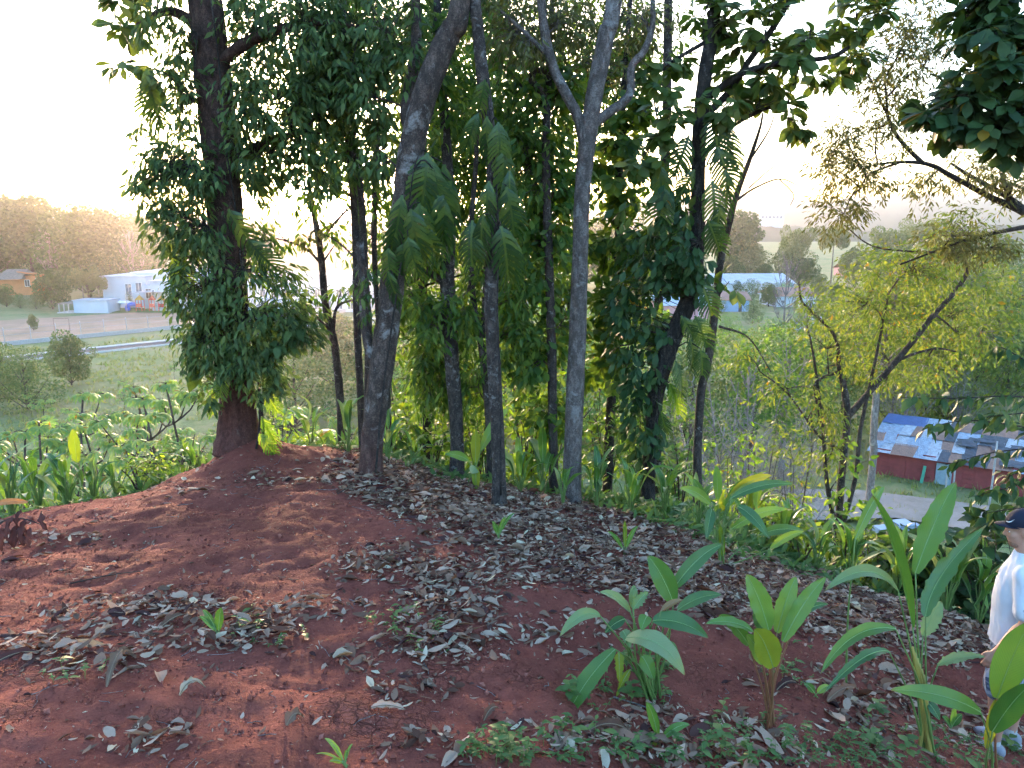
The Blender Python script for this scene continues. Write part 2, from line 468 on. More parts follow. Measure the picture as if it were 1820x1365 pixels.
def ground_mat():
    m, nt = new_mat('ground'); n = N(nt)
    v = n.obj()
    at = n.node('ShaderNodeAttribute', attribute_name='zone')
    sp = n.node('ShaderNodeSeparateColor'); n.lk(at.outputs['Color'], sp.inputs[0])
    soil_k, lane_k, green_k = sp.outputs[0], sp.outputs[1], sp.outputs[2]
    # red clay
    a = n.noise(v, 1.1, 6, 0.62)
    b = n.noise(v, 9, 6, 0.7)
    c = n.noise(v, 90, 4, 0.7)
    soil = n.ramp(n.math('ADD', n.math('MULTIPLY', a, 0.6), n.math('MULTIPLY', b, 0.4)),
                  [(0.36, (0.135, 0.036, 0.026)), (0.5, (0.225, 0.061, 0.042)), (0.66, (0.32, 0.094, 0.065))])
    soil = n.mix(n.math('MULTIPLY', n.math('SUBTRACT', c, 0.42, True), 1.6), soil, (0.14, 0.042, 0.031))
    # cracks in drier patches
    vo = n.node('ShaderNodeTexVoronoi', feature='DISTANCE_TO_EDGE'); vo.inputs['Scale'].default_value = 13
    wv = n.node('ShaderNodeVectorMath', operation='ADD'); n.lk(v, wv.inputs[0])
    nv = n.node('ShaderNodeTexNoise'); nv.inputs['Scale'].default_value = 7; n.lk(v, nv.inputs['Vector'])
    sc = n.node('ShaderNodeVectorMath', operation='SCALE'); sc.inputs[3].default_value = 0.12; n.lk(nv.outputs['Color'], sc.inputs[0])
    n.lk(sc.outputs[0], wv.inputs[1]); n.lk(wv.outputs[0], vo.inputs['Vector'])
    crk = n.math('SUBTRACT', 1.0, n.math('MULTIPLY', vo.outputs['Distance'], 16.0), True)
    vo2 = n.node('ShaderNodeTexVoronoi', feature='DISTANCE_TO_EDGE'); vo2.inputs['Scale'].default_value = 34
    n.lk(wv.outputs[0], vo2.inputs['Vector'])
    crk2 = n.math('SUBTRACT', 1.0, n.math('MULTIPLY', vo2.outputs['Distance'], 13.0), True)
    dry = n.math('MULTIPLY', n.math('SUBTRACT', n.noise(v, 1.4, 3), 0.54), 7.0, True)
    crk = n.math('MULTIPLY', n.math('MAXIMUM', crk, n.math('MULTIPLY', crk2, 0.6)), dry)
    soil = n.mix(n.math('MULTIPLY', dry, 0.35), soil, (0.36, 0.112, 0.078))
    soil = n.mix(n.math('MULTIPLY', crk, 0.5), soil, (0.05, 0.016, 0.012))
    # valley: dry straw, green and bare earth
    g1 = n.noise(v, 0.09, 5, 0.65); g2 = n.noise(v, 0.9, 5, 0.7)
    veg = n.ramp(n.math('ADD', n.math('MULTIPLY', g1, 0.55), n.math('MULTIPLY', g2, 0.45)),
                 [(0.36, (0.12, 0.17, 0.05)), (0.5, (0.21, 0.22, 0.09)), (0.66, (0.30, 0.23, 0.14))])
    lane = n.ramp(n.math('ADD', n.math('MULTIPLY', g2, 0.5), n.math('MULTIPLY', n.noise(v, 0.2, 4), 0.5)),
                  [(0.35, (0.22, 0.15, 0.12)), (0.65, (0.36, 0.26, 0.22))])
    grn = n.ramp(g2, [(0.3, (0.07, 0.13, 0.03)), (0.7, (0.13, 0.20, 0.05))])
    col = n.mix(lane_k, veg, lane)
    col = n.mix(green_k, col, grn)
    col = n.mix(soil_k, col, soil)
    hgt = n.math('ADD', n.math('ADD', n.math('MULTIPLY', b, 0.8), n.math('MULTIPLY', n.noise(v, 34, 4, .7), 0.7)), n.math('MULTIPLY', c, 0.35))
    hgt = n.math('SUBTRACT', hgt, n.math('MULTIPLY', crk, 0.9))
    n.out(n.bsdf(col, 0.95, 0.12, n.bump(hgt, 1.0, 0.03)))
    return m
M_GROUND = ground_mat()
ground = smesh('ground', TV, TF, M_GROUND)
soil_k = sstep(1.3, 0.5, GY - crest(GX) + 0.5 * fbm(GX * 1.3, GY * 1.3, 3))
zone = np.zeros((ny * nx, 4), np.float32)
zone[:, 3] = 1
zone[:, 0] = soil_k.ravel()

_ca = ground.data.color_attributes.new('zone', 'FLOAT_COLOR', 'POINT')
_ca.data.foreach_set('color', zone.ravel())

# ================================================================ LEAF TEMPLATES (length 1 along +Y, normal +Z)
def leaf_tpl(widths, fold=0.25, droop=0.25, curl=0.0, wav=0.0):
    k = len(widths); V = [(0, 0, 0)]; T = []
    for i, w in enumerate(widths):
        y = (i + 1) / (k + 1); z = -droop * y * y
        yy = y - 0.12 * droop * y
        e = fold * w + wav * math.sin(i * 2.2)
        V += [(-w, yy, z + e - curl * w * w * 4), (0, yy, z), (w, yy, z + e * 0.9 + curl * w * w * 2)]
    V.append((0, 1 - 0.12 * droop, -droop))
    T += [(0, 2, 1), (0, 3, 2)]
    for i in range(k - 1):
        a = 1 + 3 * i; b = a + 3
        T += [(a, a + 1, b), (a + 1, b + 1, b), (a + 1, a + 2, b + 1), (a + 2, b + 2, b + 1)]
    a = 1 + 3 * (k - 1); e = len(V) - 1
    T += [(a, a + 1, e), (a + 1, a + 2, e)]
    return np.array(V, float), np.array(T)
TP_OVATE = leaf_tpl([0.12, 0.16, 0.09], 0.3, 0.35)
TP_LANCE = leaf_tpl([0.09, 0.13, 0.10], 0.3, 0.35)
TP_OBOV = leaf_tpl([0.07, 0.16, 0.22, 0.17], 0.22, 0.22)
TP_ROUND = leaf_tpl([0.24, 0.33, 0.22], 0.2, 0.2)
TP_SMALL = (np.array([(0, 0, 0), (-0.2, .5, .05), (.2, .5, .05), (0, 1, -.15)], float), np.array([(0, 2, 1), (1, 2, 3)]))
TP_FAR = (np.array([(0, 0, 0), (-.5, .45, .1), (.5, .5, .0), (.05, 1, -.15)], float), np.array([(0, 2, 1), (1, 2, 3)]))
def palmate_tpl(n=9, seed=0):
    r = random.Random(seed); g = Geo()
    for i in range(n):
        a = (i + .5) / n * 2 * math.pi * 0.93 + 0.22 - math.pi / 2
        L = 0.5 * (0.75 + 0.25 * math.sin((i + .5) / n * math.pi)) * r.uniform(.9, 1.1)
        d = np.array([math.cos(a), math.sin(a), 0]); s = np.array([-d[1], d[0], 0])
        V = [np.zeros(3), d * L * .45 - s * .055 + [0, 0, -.03], d * L * .75 - s * .085 + [0, 0, -.12], d * L + [0, 0, -.28], d * L * .75 + s * .085 + [0, 0, -.12], d * L * .45 + s * .055 + [0, 0, -.03]]
        g.add(np.array(V) + [0, .5, 0], np.array([(0, 1, 5), (1, 2, 5), (2, 4, 5), (2, 3, 4)]))
    return np.concatenate(g.V), np.concatenate(g.T)
TP_PALM = palmate_tpl()
def pinnatifid_tpl(n=10, wide=0.36, droop=0.35, seed=1):
    """monstera-like blade cut into lobes"""
    r = random.Random(seed); g = Geo()
    def cz(y): return -droop * y * y
    ys = np.linspace(0.02, 0.97, 8)
    V = []
    for y in ys: V += [(-.035, y, cz(y)), (.035, y, cz(y))]
    V += [(0, 1, cz(1))]
    T = []
    for i in range(7): a = 2 * i; T += [(a, a + 1, a + 2), (a + 1, a + 3, a + 2)]
    T += [(14, 15, 16)]
    g.add(np.array(V), np.array(T))
    for i in range(n):
        y = 0.05 + 0.9 * i / n; w = wide * math.sin(math.pi * (0.16 + 0.74 * (i + .5) / n)) ** 0.8 * r.uniform(.85, 1.08)
        h = 0.9 / n * 0.86
        for s in (-1, 1):
            dy = 0.16 + 0.18 * i / n
            P = [(s * .02, y, cz(y)), (s * .02, y + h, cz(y + h)), (s * w * .55, y + dy * .4, cz(y) - .01), (s * w * .55, y + h + dy * .4, cz(y + h) - .01),
                 (s * w, y + dy * .9 + h * .25, cz(y) - .10), (s * w * .98, y + dy + h * .75, cz(y + h) - .10)]
            T = [(0, 2, 1), (1, 2, 3), (2, 4, 3), (3, 4, 5)]
            if s < 0: T = [(a, c, b) for a, b, c in T]
            g.add(np.array(P), np.array(T))
    return np.concatenate(g.V), np.concatenate(g.T)
TP_PINN = [pinnatifid_tpl(11, .36, .35, 1), pinnatifid_tpl(9, .30, .5, 2), pinnatifid_tpl(13, .26, .6, 3)]
TP_HEARTN = leaf_tpl([0.16, 0.21, 0.18, 0.10], 0.3, 0.45)
TP_HEART = leaf_tpl([0.26, 0.30, 0.24, 0.13], 0.15, 0.35)

def frames(ydir, zhint):
    y = nrm(ydir); x = np.cross(y, zhint); bad = np.linalg.norm(x, axis=1) < 1e-4
    x[bad] = [1, 0, 0]; x = nrm(x); z = np.cross(x, y)
    return x, y, z
def stamp(tpl, pos, ydir, zhint, scl, wid=1.0):
    V, T = tpl; n = len(pos)
    x, y, z = frames(ydir, zhint)
    scl = np.broadcast_to(scl, (n,)); wid = np.broadcast_to(wid, (n,))
    W = (pos[:, None, :] + scl[:, None, None] * (V[None, :, 0:1] * wid[:, None, None] * x[:, None, :] + V[None, :, 1:2] * y[:, None, :] + V[None, :, 2:3] * z[:, None, :]))
    F = T[None] + (np.arange(n) * len(V))[:, None, None]
    return W.reshape(-1, 3), F.reshape(-1, 3)
def frame_matrix(pos, ydir, zhint, s, w=1.0):
    x, y, z = frames(np.array([ydir], float), np.array([zhint], float))
    M = Matrix.Identity(4)
    for r in range(3):
        M[r][0] = x[0][r] * s * w; M[r][1] = y[0][r] * s; M[r][2] = z[0][r] * s; M[r][3] = pos[r]
    return M
_tpl_mesh = {}
def tpl_mesh(tpl, mat, name='leaf'):
    k = (id(tpl), mat.name)
    if k not in _tpl_mesh:
        _tpl_mesh[k] = fast_mesh(name, tpl[0], tpl[1], mat, True)
    return _tpl_mesh[k]
def put_leaves(parent, tpl, mat, pos, ydir, zhint, scl, wid=1.0, single=0, name='leaf', mass='foliage'):
    """the largest in view become leaf objects of their own, the rest one part"""
    n = len(pos)
    if n == 0: return
    scl = np.broadcast_to(scl, (n,)).copy(); wid = np.broadcast_to(wid, (n,)).copy()
    off = np.array(parent.location)
    idx = np.arange(n)
    if single:
        px, py, dep = project(pos)
        inside = (px > 0) & (px < 1820) & (py > 0) & (py < 1365)
        key = np.where(inside, scl / np.maximum(dep, .1), 0)
        one = np.argsort(-key)[:single]
        one = one[key[one] > 0]
        me = tpl_mesh(tpl, mat, name)
        for i in one:
            link(name, me, parent, frame_matrix(pos[i] - off, ydir[i], zhint[i], scl[i], wid[i]))
        idx = np.setdiff1d(idx, one)
    if len(idx):
        V, F = stamp(tpl, pos[idx], np.asarray(ydir)[idx], np.asarray(zhint)[idx], scl[idx], wid[idx])
        o = wpart(parent, mass, V, F, mat)
        o['kind'] = 'stuff'
        return o

# ================================================================ MATERIALS
leaf_mat('vine_leaf', (0.045, 0.08, 0.025), (0.085, 0.135, 0.04), (0.15, 0.20, 0.06), 0.42, 0.5, 0.25)
leaf_mat('canopy_leaf', (0.055, 0.115, 0.022), (0.105, 0.185, 0.035), (0.20, 0.28, 0.05), 0.55, 0.45, 0.35)
leaf_mat('bright_leaf', (0.10, 0.19, 0.022), (0.17, 0.28, 0.035), (0.30, 0.37, 0.045), 0.58, 0.42, 0.45)
leaf_mat('big_leaf', (0.06, 0.11, 0.026), (0.105, 0.16, 0.036), (0.17, 0.20, 0.055), 0.45, 0.45, 0.35)
leaf_mat('dark_leaf', (0.025, 0.058, 0.018), (0.04, 0.08, 0.024), (0.07, 0.11, 0.03), 0.28, 0.5, 0.25, brown=0.006)
leaf_mat('olive_leaf', (0.09, 0.09, 0.03), (0.13, 0.13, 0.04), (0.19, 0.17, 0.06), 0.40, 0.5, 0.3)
leaf_mat('yellow_leaf', (0.10, 0.15, 0.03), (0.16, 0.21, 0.04), (0.27, 0.27, 0.05), 0.5, 0.5, 0.3, brown=0.02)
leaf_mat('frond_leaf', (0.03, 0.07, 0.02), (0.055, 0.105, 0.026), (0.12, 0.17, 0.03), 0.38, 0.38, 0.5)
leaf_mat('sapling_leaf', (0.14, 0.26, 0.08), (0.21, 0.34, 0.10), (0.36, 0.40, 0.07), 0.45, 0.5, 0.3, brown=0.04)
leaf_mat('blade_leaf', (0.07, 0.165, 0.03), (0.11, 0.225, 0.04), (0.17, 0.28, 0.055), 0.38, 0.36, 0.5, mott=3)
leaf_mat('blade_yellow', (0.15, 0.22, 0.02), (0.22, 0.27, 0.03), (0.32, 0.30, 0.03), 0.42, 0.4, 0.4, mott=3)
leaf_mat('blade_pale', (0.15, 0.23, 0.09), (0.20, 0.28, 0.12), (0.25, 0.31, 0.15), 0.35, 0.45, 0.4, mott=3)
leaf_mat('blade_dark', (0.035, 0.10, 0.028), (0.055, 0.14, 0.04), (0.08, 0.165, 0.045), 0.30, 0.36, 0.5, mott=3)
leaf_mat('blade_dead', (0.19, 0.10, 0.045), (0.27, 0.16, 0.08), (0.33, 0.22, 0.12), 0.25, 0.7, 0.15, warm=(1.1, .9, .6))
leaf_mat('litter', (0.09, 0.038, 0.026), (0.29, 0.165, 0.11), (0.56, 0.39, 0.29), 0.12, 0.85, 0.06, warm=(1.1, .8, .5), mott=25)
leaf_mat('litter_grey', (0.15, 0.088, 0.062), (0.29, 0.185, 0.13), (0.48, 0.34, 0.25), 0.12, 0.85, 0.06, warm=(1.1, .9, .7), mott=25)
leaf_mat('litter_pale', (0.42, 0.33, 0.23), (0.55, 0.45, 0.33), (0.66, 0.56, 0.38), 0.15, 0.8, 0.08, warm=(1.1, .9, .6), mott=25)
leaf_mat('litter_dark', (0.045, 0.016, 0.014), (0.075, 0.03, 0.026), (0.12, 0.05, 0.04), 0.1, 0.75, 0.2, warm=(1, .7, .5), mott=25)
leaf_mat('forest_leaf', (0.04, 0.085, 0.022), (0.065, 0.125, 0.03), (0.11, 0.17, 0.04), 0.2, 0.7, 0.1, mott=.3)
leaf_mat('forest_dry', (0.07, 0.09, 0.04), (0.10, 0.115, 0.05), (0.15, 0.14, 0.07), 0.2, 0.6, 0.2, mott=.3)
leaf_mat('forest_light', (0.09, 0.14, 0.045), (0.13, 0.18, 0.06), (0.20, 0.21, 0.07), 0.3, 0.6, 0.2, mott=.3)
leaf_mat('grass_blade', (0.22, 0.25, 0.08), (0.36, 0.30, 0.16), (0.25, 0.34, 0.08), 0.45, 0.7, 0.15, mott=.2)
leaf_mat('weed_leaf', (0.07, 0.14, 0.04), (0.11, 0.20, 0.06), (0.17, 0.25, 0.07), 0.4, 0.5, 0.3)
bark_mat('bark_red', (0.065, 0.036, 0.028), (0.125, 0.07, 0.054), (0.30, 0.26, 0.24), 0.68, 5, soil=1.5)
bark_mat('bark_mottled', (0.08, 0.056, 0.046), (0.18, 0.125, 0.10), (0.31, 0.27, 0.245), 0.56, 7, soil=0.8)
bark_mat('bark_spotted', (0.065, 0.048, 0.041), (0.14, 0.105, 0.088), (0.25, 0.225, 0.205), 0.57, 14)
bark_mat('bark_pale', (0.13, 0.10, 0.088), (0.25, 0.20, 0.18), (0.33, 0.30, 0.28), 0.58, 5)
bark_mat('bark_dark', (0.045, 0.035, 0.03), (0.10, 0.076, 0.064), (0.22, 0.2, 0.19), 0.66, 9)
bark_mat('bark_thin', (0.07, 0.05, 0.042), (0.14, 0.105, 0.088), (0.34, 0.31, 0.29), 0.62, 14)
bark_mat('bark_grey', (0.2, 0.17, 0.16), (0.34, 0.30, 0.285), (0.45, 0.42, 0.40), 0.6, 2)
flat_mat('stem_green', (0.16, 0.24, 0.06), 0.5, 0.4, c2=(0.09, 0.14, 0.03))
flat_mat('stem_red', (0.30, 0.10, 0.05), 0.5, 0.4, c2=(0.16, 0.09, 0.03))
flat_mat('stem_yellow', (0.42, 0.30, 0.06), 0.5, 0.4, c2=(0.22, 0.2, 0.05))
flat_mat('midrib', (0.24, 0.36, 0.12), 0.5, 0.4, c2=(0.15, 0.27, 0.08))
flat_mat('midrib_dead', (0.3, 0.2, 0.12), 0.6, 0.2)

flat_mat('white_wall', (0.50, 0.54, 0.60), 0.8, 0.2, 0.1, 0.3)
flat_mat('window_glass', (0.12, 0.16, 0.20), 0.15, 0.6, 0.2, 0.3)
flat_mat('dark_opening', (0.10, 0.08, 0.075), 0.8, 0.2, 0.3, 0.5)
flat_mat('orange_wall', (0.62, 0.24, 0.09), 0.85, 0.2, 0.15, 0.5)
flat_mat('thatch', (0.30, 0.25, 0.21), 0.95, 0.1, 0.35, 1.5, bump=0.4)
flat_mat('asphalt', (0.075, 0.065, 0.07), 0.9, 0.2, 0.2, 0.3)
flat_mat('kerb', (0.55, 0.53, 0.52), 0.85, 0.2, 0.15, 0.5)
flat_mat('field_earth', (0.42, 0.25, 0.175), 0.95, 0.1, c2=(0.29, 0.195, 0.115), scale=0.12)
flat_mat('lawn', (0.13, 0.21, 0.055), 0.95, 0.1, 0.3, 0.5)
flat_mat('lane_earth', (0.36, 0.28, 0.24), 0.95, 0.1, c2=(0.24, 0.19, 0.14), scale=0.4, bump=0.3)
flat_mat('white_paint', (0.78, 0.78, 0.78), 0.5, 0.4, 0.08, 2)
flat_mat('post_white', (0.46, 0.42, 0.40), 0.8, 0.2, 0.2, 4)
flat_mat('play_red', (0.62, 0.05, 0.04), 0.4, 0.5, 0.1, 1)
flat_mat('play_blue', (0.03, 0.12, 0.55), 0.4, 0.5, 0.1, 1)
flat_mat('play_yellow', (0.75, 0.42, 0.05), 0.4, 0.5, 0.1, 1)
flat_mat('shade_cloth', (0.50, 0.45, 0.46), 0.8, 0.2, 0.1, 1)
flat_mat('shack_red', (0.36, 0.075, 0.07), 0.85, 0.2, c2=(0.25, 0.06, 0.055), scale=1.6, bump=.2)
flat_mat('shack_door', (0.36, 0.44, 0.50), 0.8, 0.2, 0.25, 2)
flat_mat('board_green', (0.10, 0.36, 0.22), 0.7, 0.3, 0.2, 2)
flat_mat('zinc_blue', (0.33, 0.40, 0.49), 0.5, 0.4, c2=(0.20, 0.20, 0.23), scale=2.2)
flat_mat('zinc_pale', (0.46, 0.48, 0.51), 0.5, 0.4, c2=(0.29, 0.26, 0.27), scale=2.2)
flat_mat('zinc_rust', (0.36, 0.20, 0.14), 0.85, 0.2, c2=(0.24, 0.14, 0.11), scale=1.5)
flat_mat('tarp_dark', (0.10, 0.10, 0.115), 0.7, 0.3, c2=(0.05, 0.05, 0.055), scale=2.0)
flat_mat('tarp_blue', (0.07, 0.13, 0.30), 0.5, 0.4, 0.3, 1.5)
flat_mat('roof_pale', (0.44, 0.48, 0.53), 0.6, 0.3, c2=(0.34, 0.37, 0.42), scale=0.3)
flat_mat('roof_rust', (0.42, 0.22, 0.16), 0.8, 0.2, 0.3, .3)
flat_mat('wall_pink', (0.60, 0.30, 0.32), 0.85, 0.2, 0.2, .3)
flat_mat('wall_blue', (0.30, 0.42, 0.60), 0.85, 0.2, 0.2, .3)
flat_mat('hill', (0.075, 0.085, 0.045), 0.95, 0.1, c2=(0.04, 0.05, 0.028), scale=0.03, bump=0.0)
flat_mat('tyre', (0.03, 0.03, 0.03), 0.8, 0.3)
flat_mat('car_white', (0.36, 0.40, 0.48), 0.3, 0.5, 0.04)
M = MATS

# ================================================================ FAR SETTING: hills, road, field
def ridge(name, y0, depth, xs, tops, base=-8, seed=0):
    X = np.linspace(xs[0], xs[-1], 260)
    top = np.interp(X, xs, tops)
    prof = np.array([0, .25, .5, .72, .88, 1.0, .93, .6, 0])
    Yp = np.linspace(0, 1, len(prof)) * depth + y0
    XX, YY = np.meshgrid(X, Yp)
    ZZ = base + (top[None] - base) * prof[:, None]
    ZZ = ZZ + prof[:, None] * (top[None] * .10 * fbm(XX / 60 + seed, YY / 60, 3) + 7.0 * fbm(XX / (y0 / 80) + seed, YY / 25, 3) + 3.0 * np.abs(fbm(XX / 5, YY / 9 + seed, 2)))
    V = np.stack([XX, YY, ZZ], -1).reshape(-1, 3); r, c = XX.shape
    i, j = np.meshgrid(np.arange(r - 1), np.arange(c - 1), indexing='ij')
    F = np.stack([i * c + j, i * c + j + 1, (i + 1) * c + j + 1, (i + 1) * c + j], -1).reshape(-1, 4)
    return smesh(name, V, F, M['hill'])
ridge('hills', 1960, 400, [-1900, -1000, -500, -120, 240, 600, 860, 1120, 1440, 1900], [60, 60, 68, 84, 100, 122, 104, 124, 112, 118], seed=4)
ridge('hills', 900, 260, [-870, -560, -350, -180, 0, 170, 360, 530, 670, 900], [50, 44, 36, 32, 30, 36, 30, 20, 30, 34], seed=9)

def sheet(name, pts, z, mat, thick=0.0):
    """a flat polygon strip laid on the ground: pts = list of (left, right) points"""
    V = []; F = []
    for a, b in pts: V += [(a[0], a[1], z), (b[0], b[1], z)]
    for i in range(len(pts) - 1): F.append((2 * i, 2 * i + 1, 2 * i + 3, 2 * i + 2))
    return smesh(name, np.array(V), np.array(F), mat, False)
ra, rb = G(-60, 648)[:2], G(420, 597)[:2]
rd = nrm(rb - ra); rn = np.array([-rd[1], rd[0]])
ra = ra - rd * 30; rb = rb + rd * 260
sheet('road', [(ra - rn * 2.6, ra + rn * 2.6), (rb - rn * 2.6, rb + rn * 2.6)], 0.16, M['asphalt'])
def long_box(name, a, b, off, w, z0, z1, mat):
    g = Geo(); L = np.linalg.norm(b - a); ang = math.atan2(rd[1], rd[0])
    c = (a + b) / 2 + rn * off
    g.box((c[0] - L / 2, c[1] - w / 2, z0), (c[0] + L / 2, c[1] + w / 2, z1), ang)
    V, F = g.out(); return smesh(name, V, F, mat, False)
long_box('kerb', ra, rb, -2.8, 0.4, -0.1, 0.30, M['kerb'])
long_box('pavement', ra, rb, 3.5, 1.6, -0.1, 0.30, M['kerb'])
# sports ground behind the fence
fa, fb = G(-60, 622)[:2], G(360, 580)[:2]
fd = nrm(fb - fa); fn_ = np.array([-fd[1], fd[0]])
fa2 = fa - fd * 40; fb2 = fb + fd * 90
ga, gb = G(-120, 572)[:2], G(420, 552)[:2]
sheet('sports_field', [(fa2, ga - fd * 40), (fb2, gb + fd * 60)], 0.10, M['field_earth'])
la, lb = G(195, 556)[:2], G(330, 557)[:2]
lc, ld = G(195, 542)[:2], G(330, 548)[:2]
sheet('lawn', [(la, lc), (lb, ld)], 0.16, M['lawn'])
# dirt lane by the shack
l0, l1, l2 = G(1330, 905)[:2], G(1560, 905)[:2], G(1850, 945)[:2]
sheet('dirt_lane', [(l0 + [0, -4], l0 + [0, 4.5]), (l1 + [0, -3.2], l1 + [0, 4.0]), (l2 + [-1, -4.5], l2 + [1, 3.5])], 0.55, M['lane_earth'])

# ---------------------------------------------------------------- fence of the sports ground
fence = thing('chain_fence', 'white bent-top post fence with low wall along the brown field', 'fence', (fa[0], fa[1], 0))
post_me = None
ang_f = math.atan2(fd[1], fd[0])
Lf = np.linalg.norm(fb2 - fa)
g = Geo(); g.box((0, -.12, -.1), (Lf, .12, .95)); wl = g.part(fence, 'low_wall', M['post_white']); wl.rotation_euler = (0, 0, ang_f)
g = Geo(); add_tube(g, [(0, 0, 0), (0, 0, 2.6), (0.0, 0, 3.6), (0.1, .45, 3.95)], .075, 6)
post_me = g.make('post', M['post_white'], True)
k = 0; s = 2.0
while s < Lf:
    o = link('post', post_me, fence, Matrix.Translation((fd[0] * s, fd[1] * s, 0)) @ Matrix.Rotation(ang_f, 4, 'Z')); s += 5.2
for zz in (3.55, 2.3):
    g = Geo(); add_tube(g, [(0, 0, zz), (Lf, 0, zz)], .03, 5)
    o = g.part(fence, 'rail', M['post_white'], True); o.rotation_euler = (0, 0, ang_f)
goal_at = G(111, 590)
goal = thing('goal_frame', 'thin rusty goal frame standing on the brown field', 'goal', (goal_at[0], goal_at[1], .1))
g = Geo(); add_tube(g, [(-1.9, 0, 0), (-1.9, 0, 3.3)], .06, 6); g.part(goal, 'post', M['zinc_rust'], True)
g = Geo(); add_tube(g, [(1.9, 0, 0), (1.9, 0, 3.3)], .06, 6); g.part(goal, 'post', M['zinc_rust'], True)
g = Geo(); add_tube(g, [(-1.9, 0, 3.3), (1.9, 0, 3.3)], .06, 6); g.part(goal, 'crossbar', M['zinc_rust'], True)

# ---------------------------------------------------------------- buildings on the left
def window(parent, x0, x1, z0, z1, y, mat=None):
    """window on a wall whose outer face is the plane y (facing -Y)"""
    g = Geo(); w = .12
    g.box((x0 - w, y - .10, z0 - w), (x1 + w, y - .02, z0)); g.box((x0 - w, y - .10, z1), (x1 + w, y - .02, z1 + w))
    g.box((x0 - w, y - .10, z0), (x0, y - .02, z1)); g.box((x1, y - .10, z0), (x1 + w, y - .02, z1))
    f = g.part(parent, 'window', M['white_paint'])
    g = Geo(); g.box((x0, y - .05, z0), (x1, y - .012, z1)); g.part(f, 'pane', mat or M['window_glass'])
    g = Geo(); c = (x0 + x1) / 2; g.box((c - .04, y - .085, z0), (c + .04, y - .052, z1)); g.part(f, 'mullion', M['white_paint'])
    return f
def at_y(px, py, Y):
    p = PY(px, py, Y); return p
YB = 246.0
b0 = PY(186, 548, YB); b0[2] = 0
school = thing('white_building', 'large white modern building with flat roofs behind the playground', 'building', b0)
S = YB / FPX * 1.02
def bx(px): return (px - 186) * S
def bzp(py): return PY(200, py, YB)[2]
g = Geo(); g.box((bx(186), 0, -.5), (bx(262), 22, bzp(493))); g.part(school, 'wall', M['white_wall'])
g = Geo(); g.box((bx(225), 4, 2), (bx(330), 26, bzp(485))); g.part(school, 'upper_storey', M['white_wall'])
g = Geo(); g.box((bx(262) + .02, -2.5, -.5), (bx(292), 20, bzp(507))); g.part(school, 'wall', M['white_wall'])
g = Geo(); g.box((bx(292) + .02, -9, -.5), (bx(345), 18, bzp(498))); g.part(school, 'wall', M['white_wall'])
g = Geo(); g.box((bx(345) + .02, -7, -.5), (bx(470), 18, bzp(503))); g.part(school, 'wall', M['white_wall'])
g = Geo(); g.box((bx(470) + .02, -12, -.5), (bx(650), 14, bzp(486))); g.part(school, 'wall', M['white_wall'])
for x0, x1 in ((184, 264), (290, 346), (469, 652)):
    g = Geo(); yy = {184: 0, 290: -9, 469: -12}[x0]; zt = {184: 493, 290: 498, 469: 486}[x0]
    g.box((bx(x0), yy - .5, bzp(zt) + .01), (bx(x1), yy + 18, bzp(zt) + .45)); g.part(school, 'roof', M['roof_pale'])
window(school, bx(226), bx(236), 4.4, 7.8, 0); window(school, bx(244), bx(254), 5.2, 8.2, 0)
window(school, bx(267), bx(276), 3.4, 6.4, -2.5, M['dark_opening']); window(school, bx(280), bx(289), 3.2, 6.4, -2.5, M['dark_opening'])
window(school, bx(294), bx(298), 5.0, 6.6, -9); window(school, bx(312), bx(316), 1.2, 2.6, -9)
for q in range(9): window(school, bx(480 + q * 18), bx(489 + q * 18), 4.6, 7.0, -12); window(school, bx(480 + q * 18), bx(489 + q * 18), 1.0, 3.4, -12)
g = Geo(); g.box((bx(297), -9.06, 0), (bx(301), -9.0 - .005, 2.6)); g.part(school, 'door', M['shack_door'])

b1 = PY(132, 557, 231); b1[2] = 0
block = thing('low_white_building', 'small white box building with open porch beside the field', 'building', b1)
S1 = 231 / FPX * 1.02
g = Geo(); g.box((0, 0, -.3), (60 * S1, 7, 3.7)); g.part(block, 'wall', M['white_wall'])
g = Geo(); g.box((-.2, -.3, 3.71), (60.5 * S1, 7.3, 4.0)); g.part(block, 'roof', M['roof_pale'])
g = Geo(); g.box((-28 * S1, -.6, -.3), (-.02, 6, .25)); g.part(block, 'porch_floor', M['kerb'])
g = Geo(); g.box((-26 * S1, -.4, 2.8), (-.25, 6, 3.05)); g.part(block, 'porch_roof', M['thatch'])
for q in (-25.5, -17, -9):
    g = Geo(); g.box((q * S1, -.3, .26), (q * S1 + .25, -.05, 2.79)); g.part(block, 'post', M['post_white'])
g = Geo(); g.box((-9 * S1, 4, .26), (-4 * S1, 4.2, 2.5)); g.part(block, 'door', M['dark_opening'])

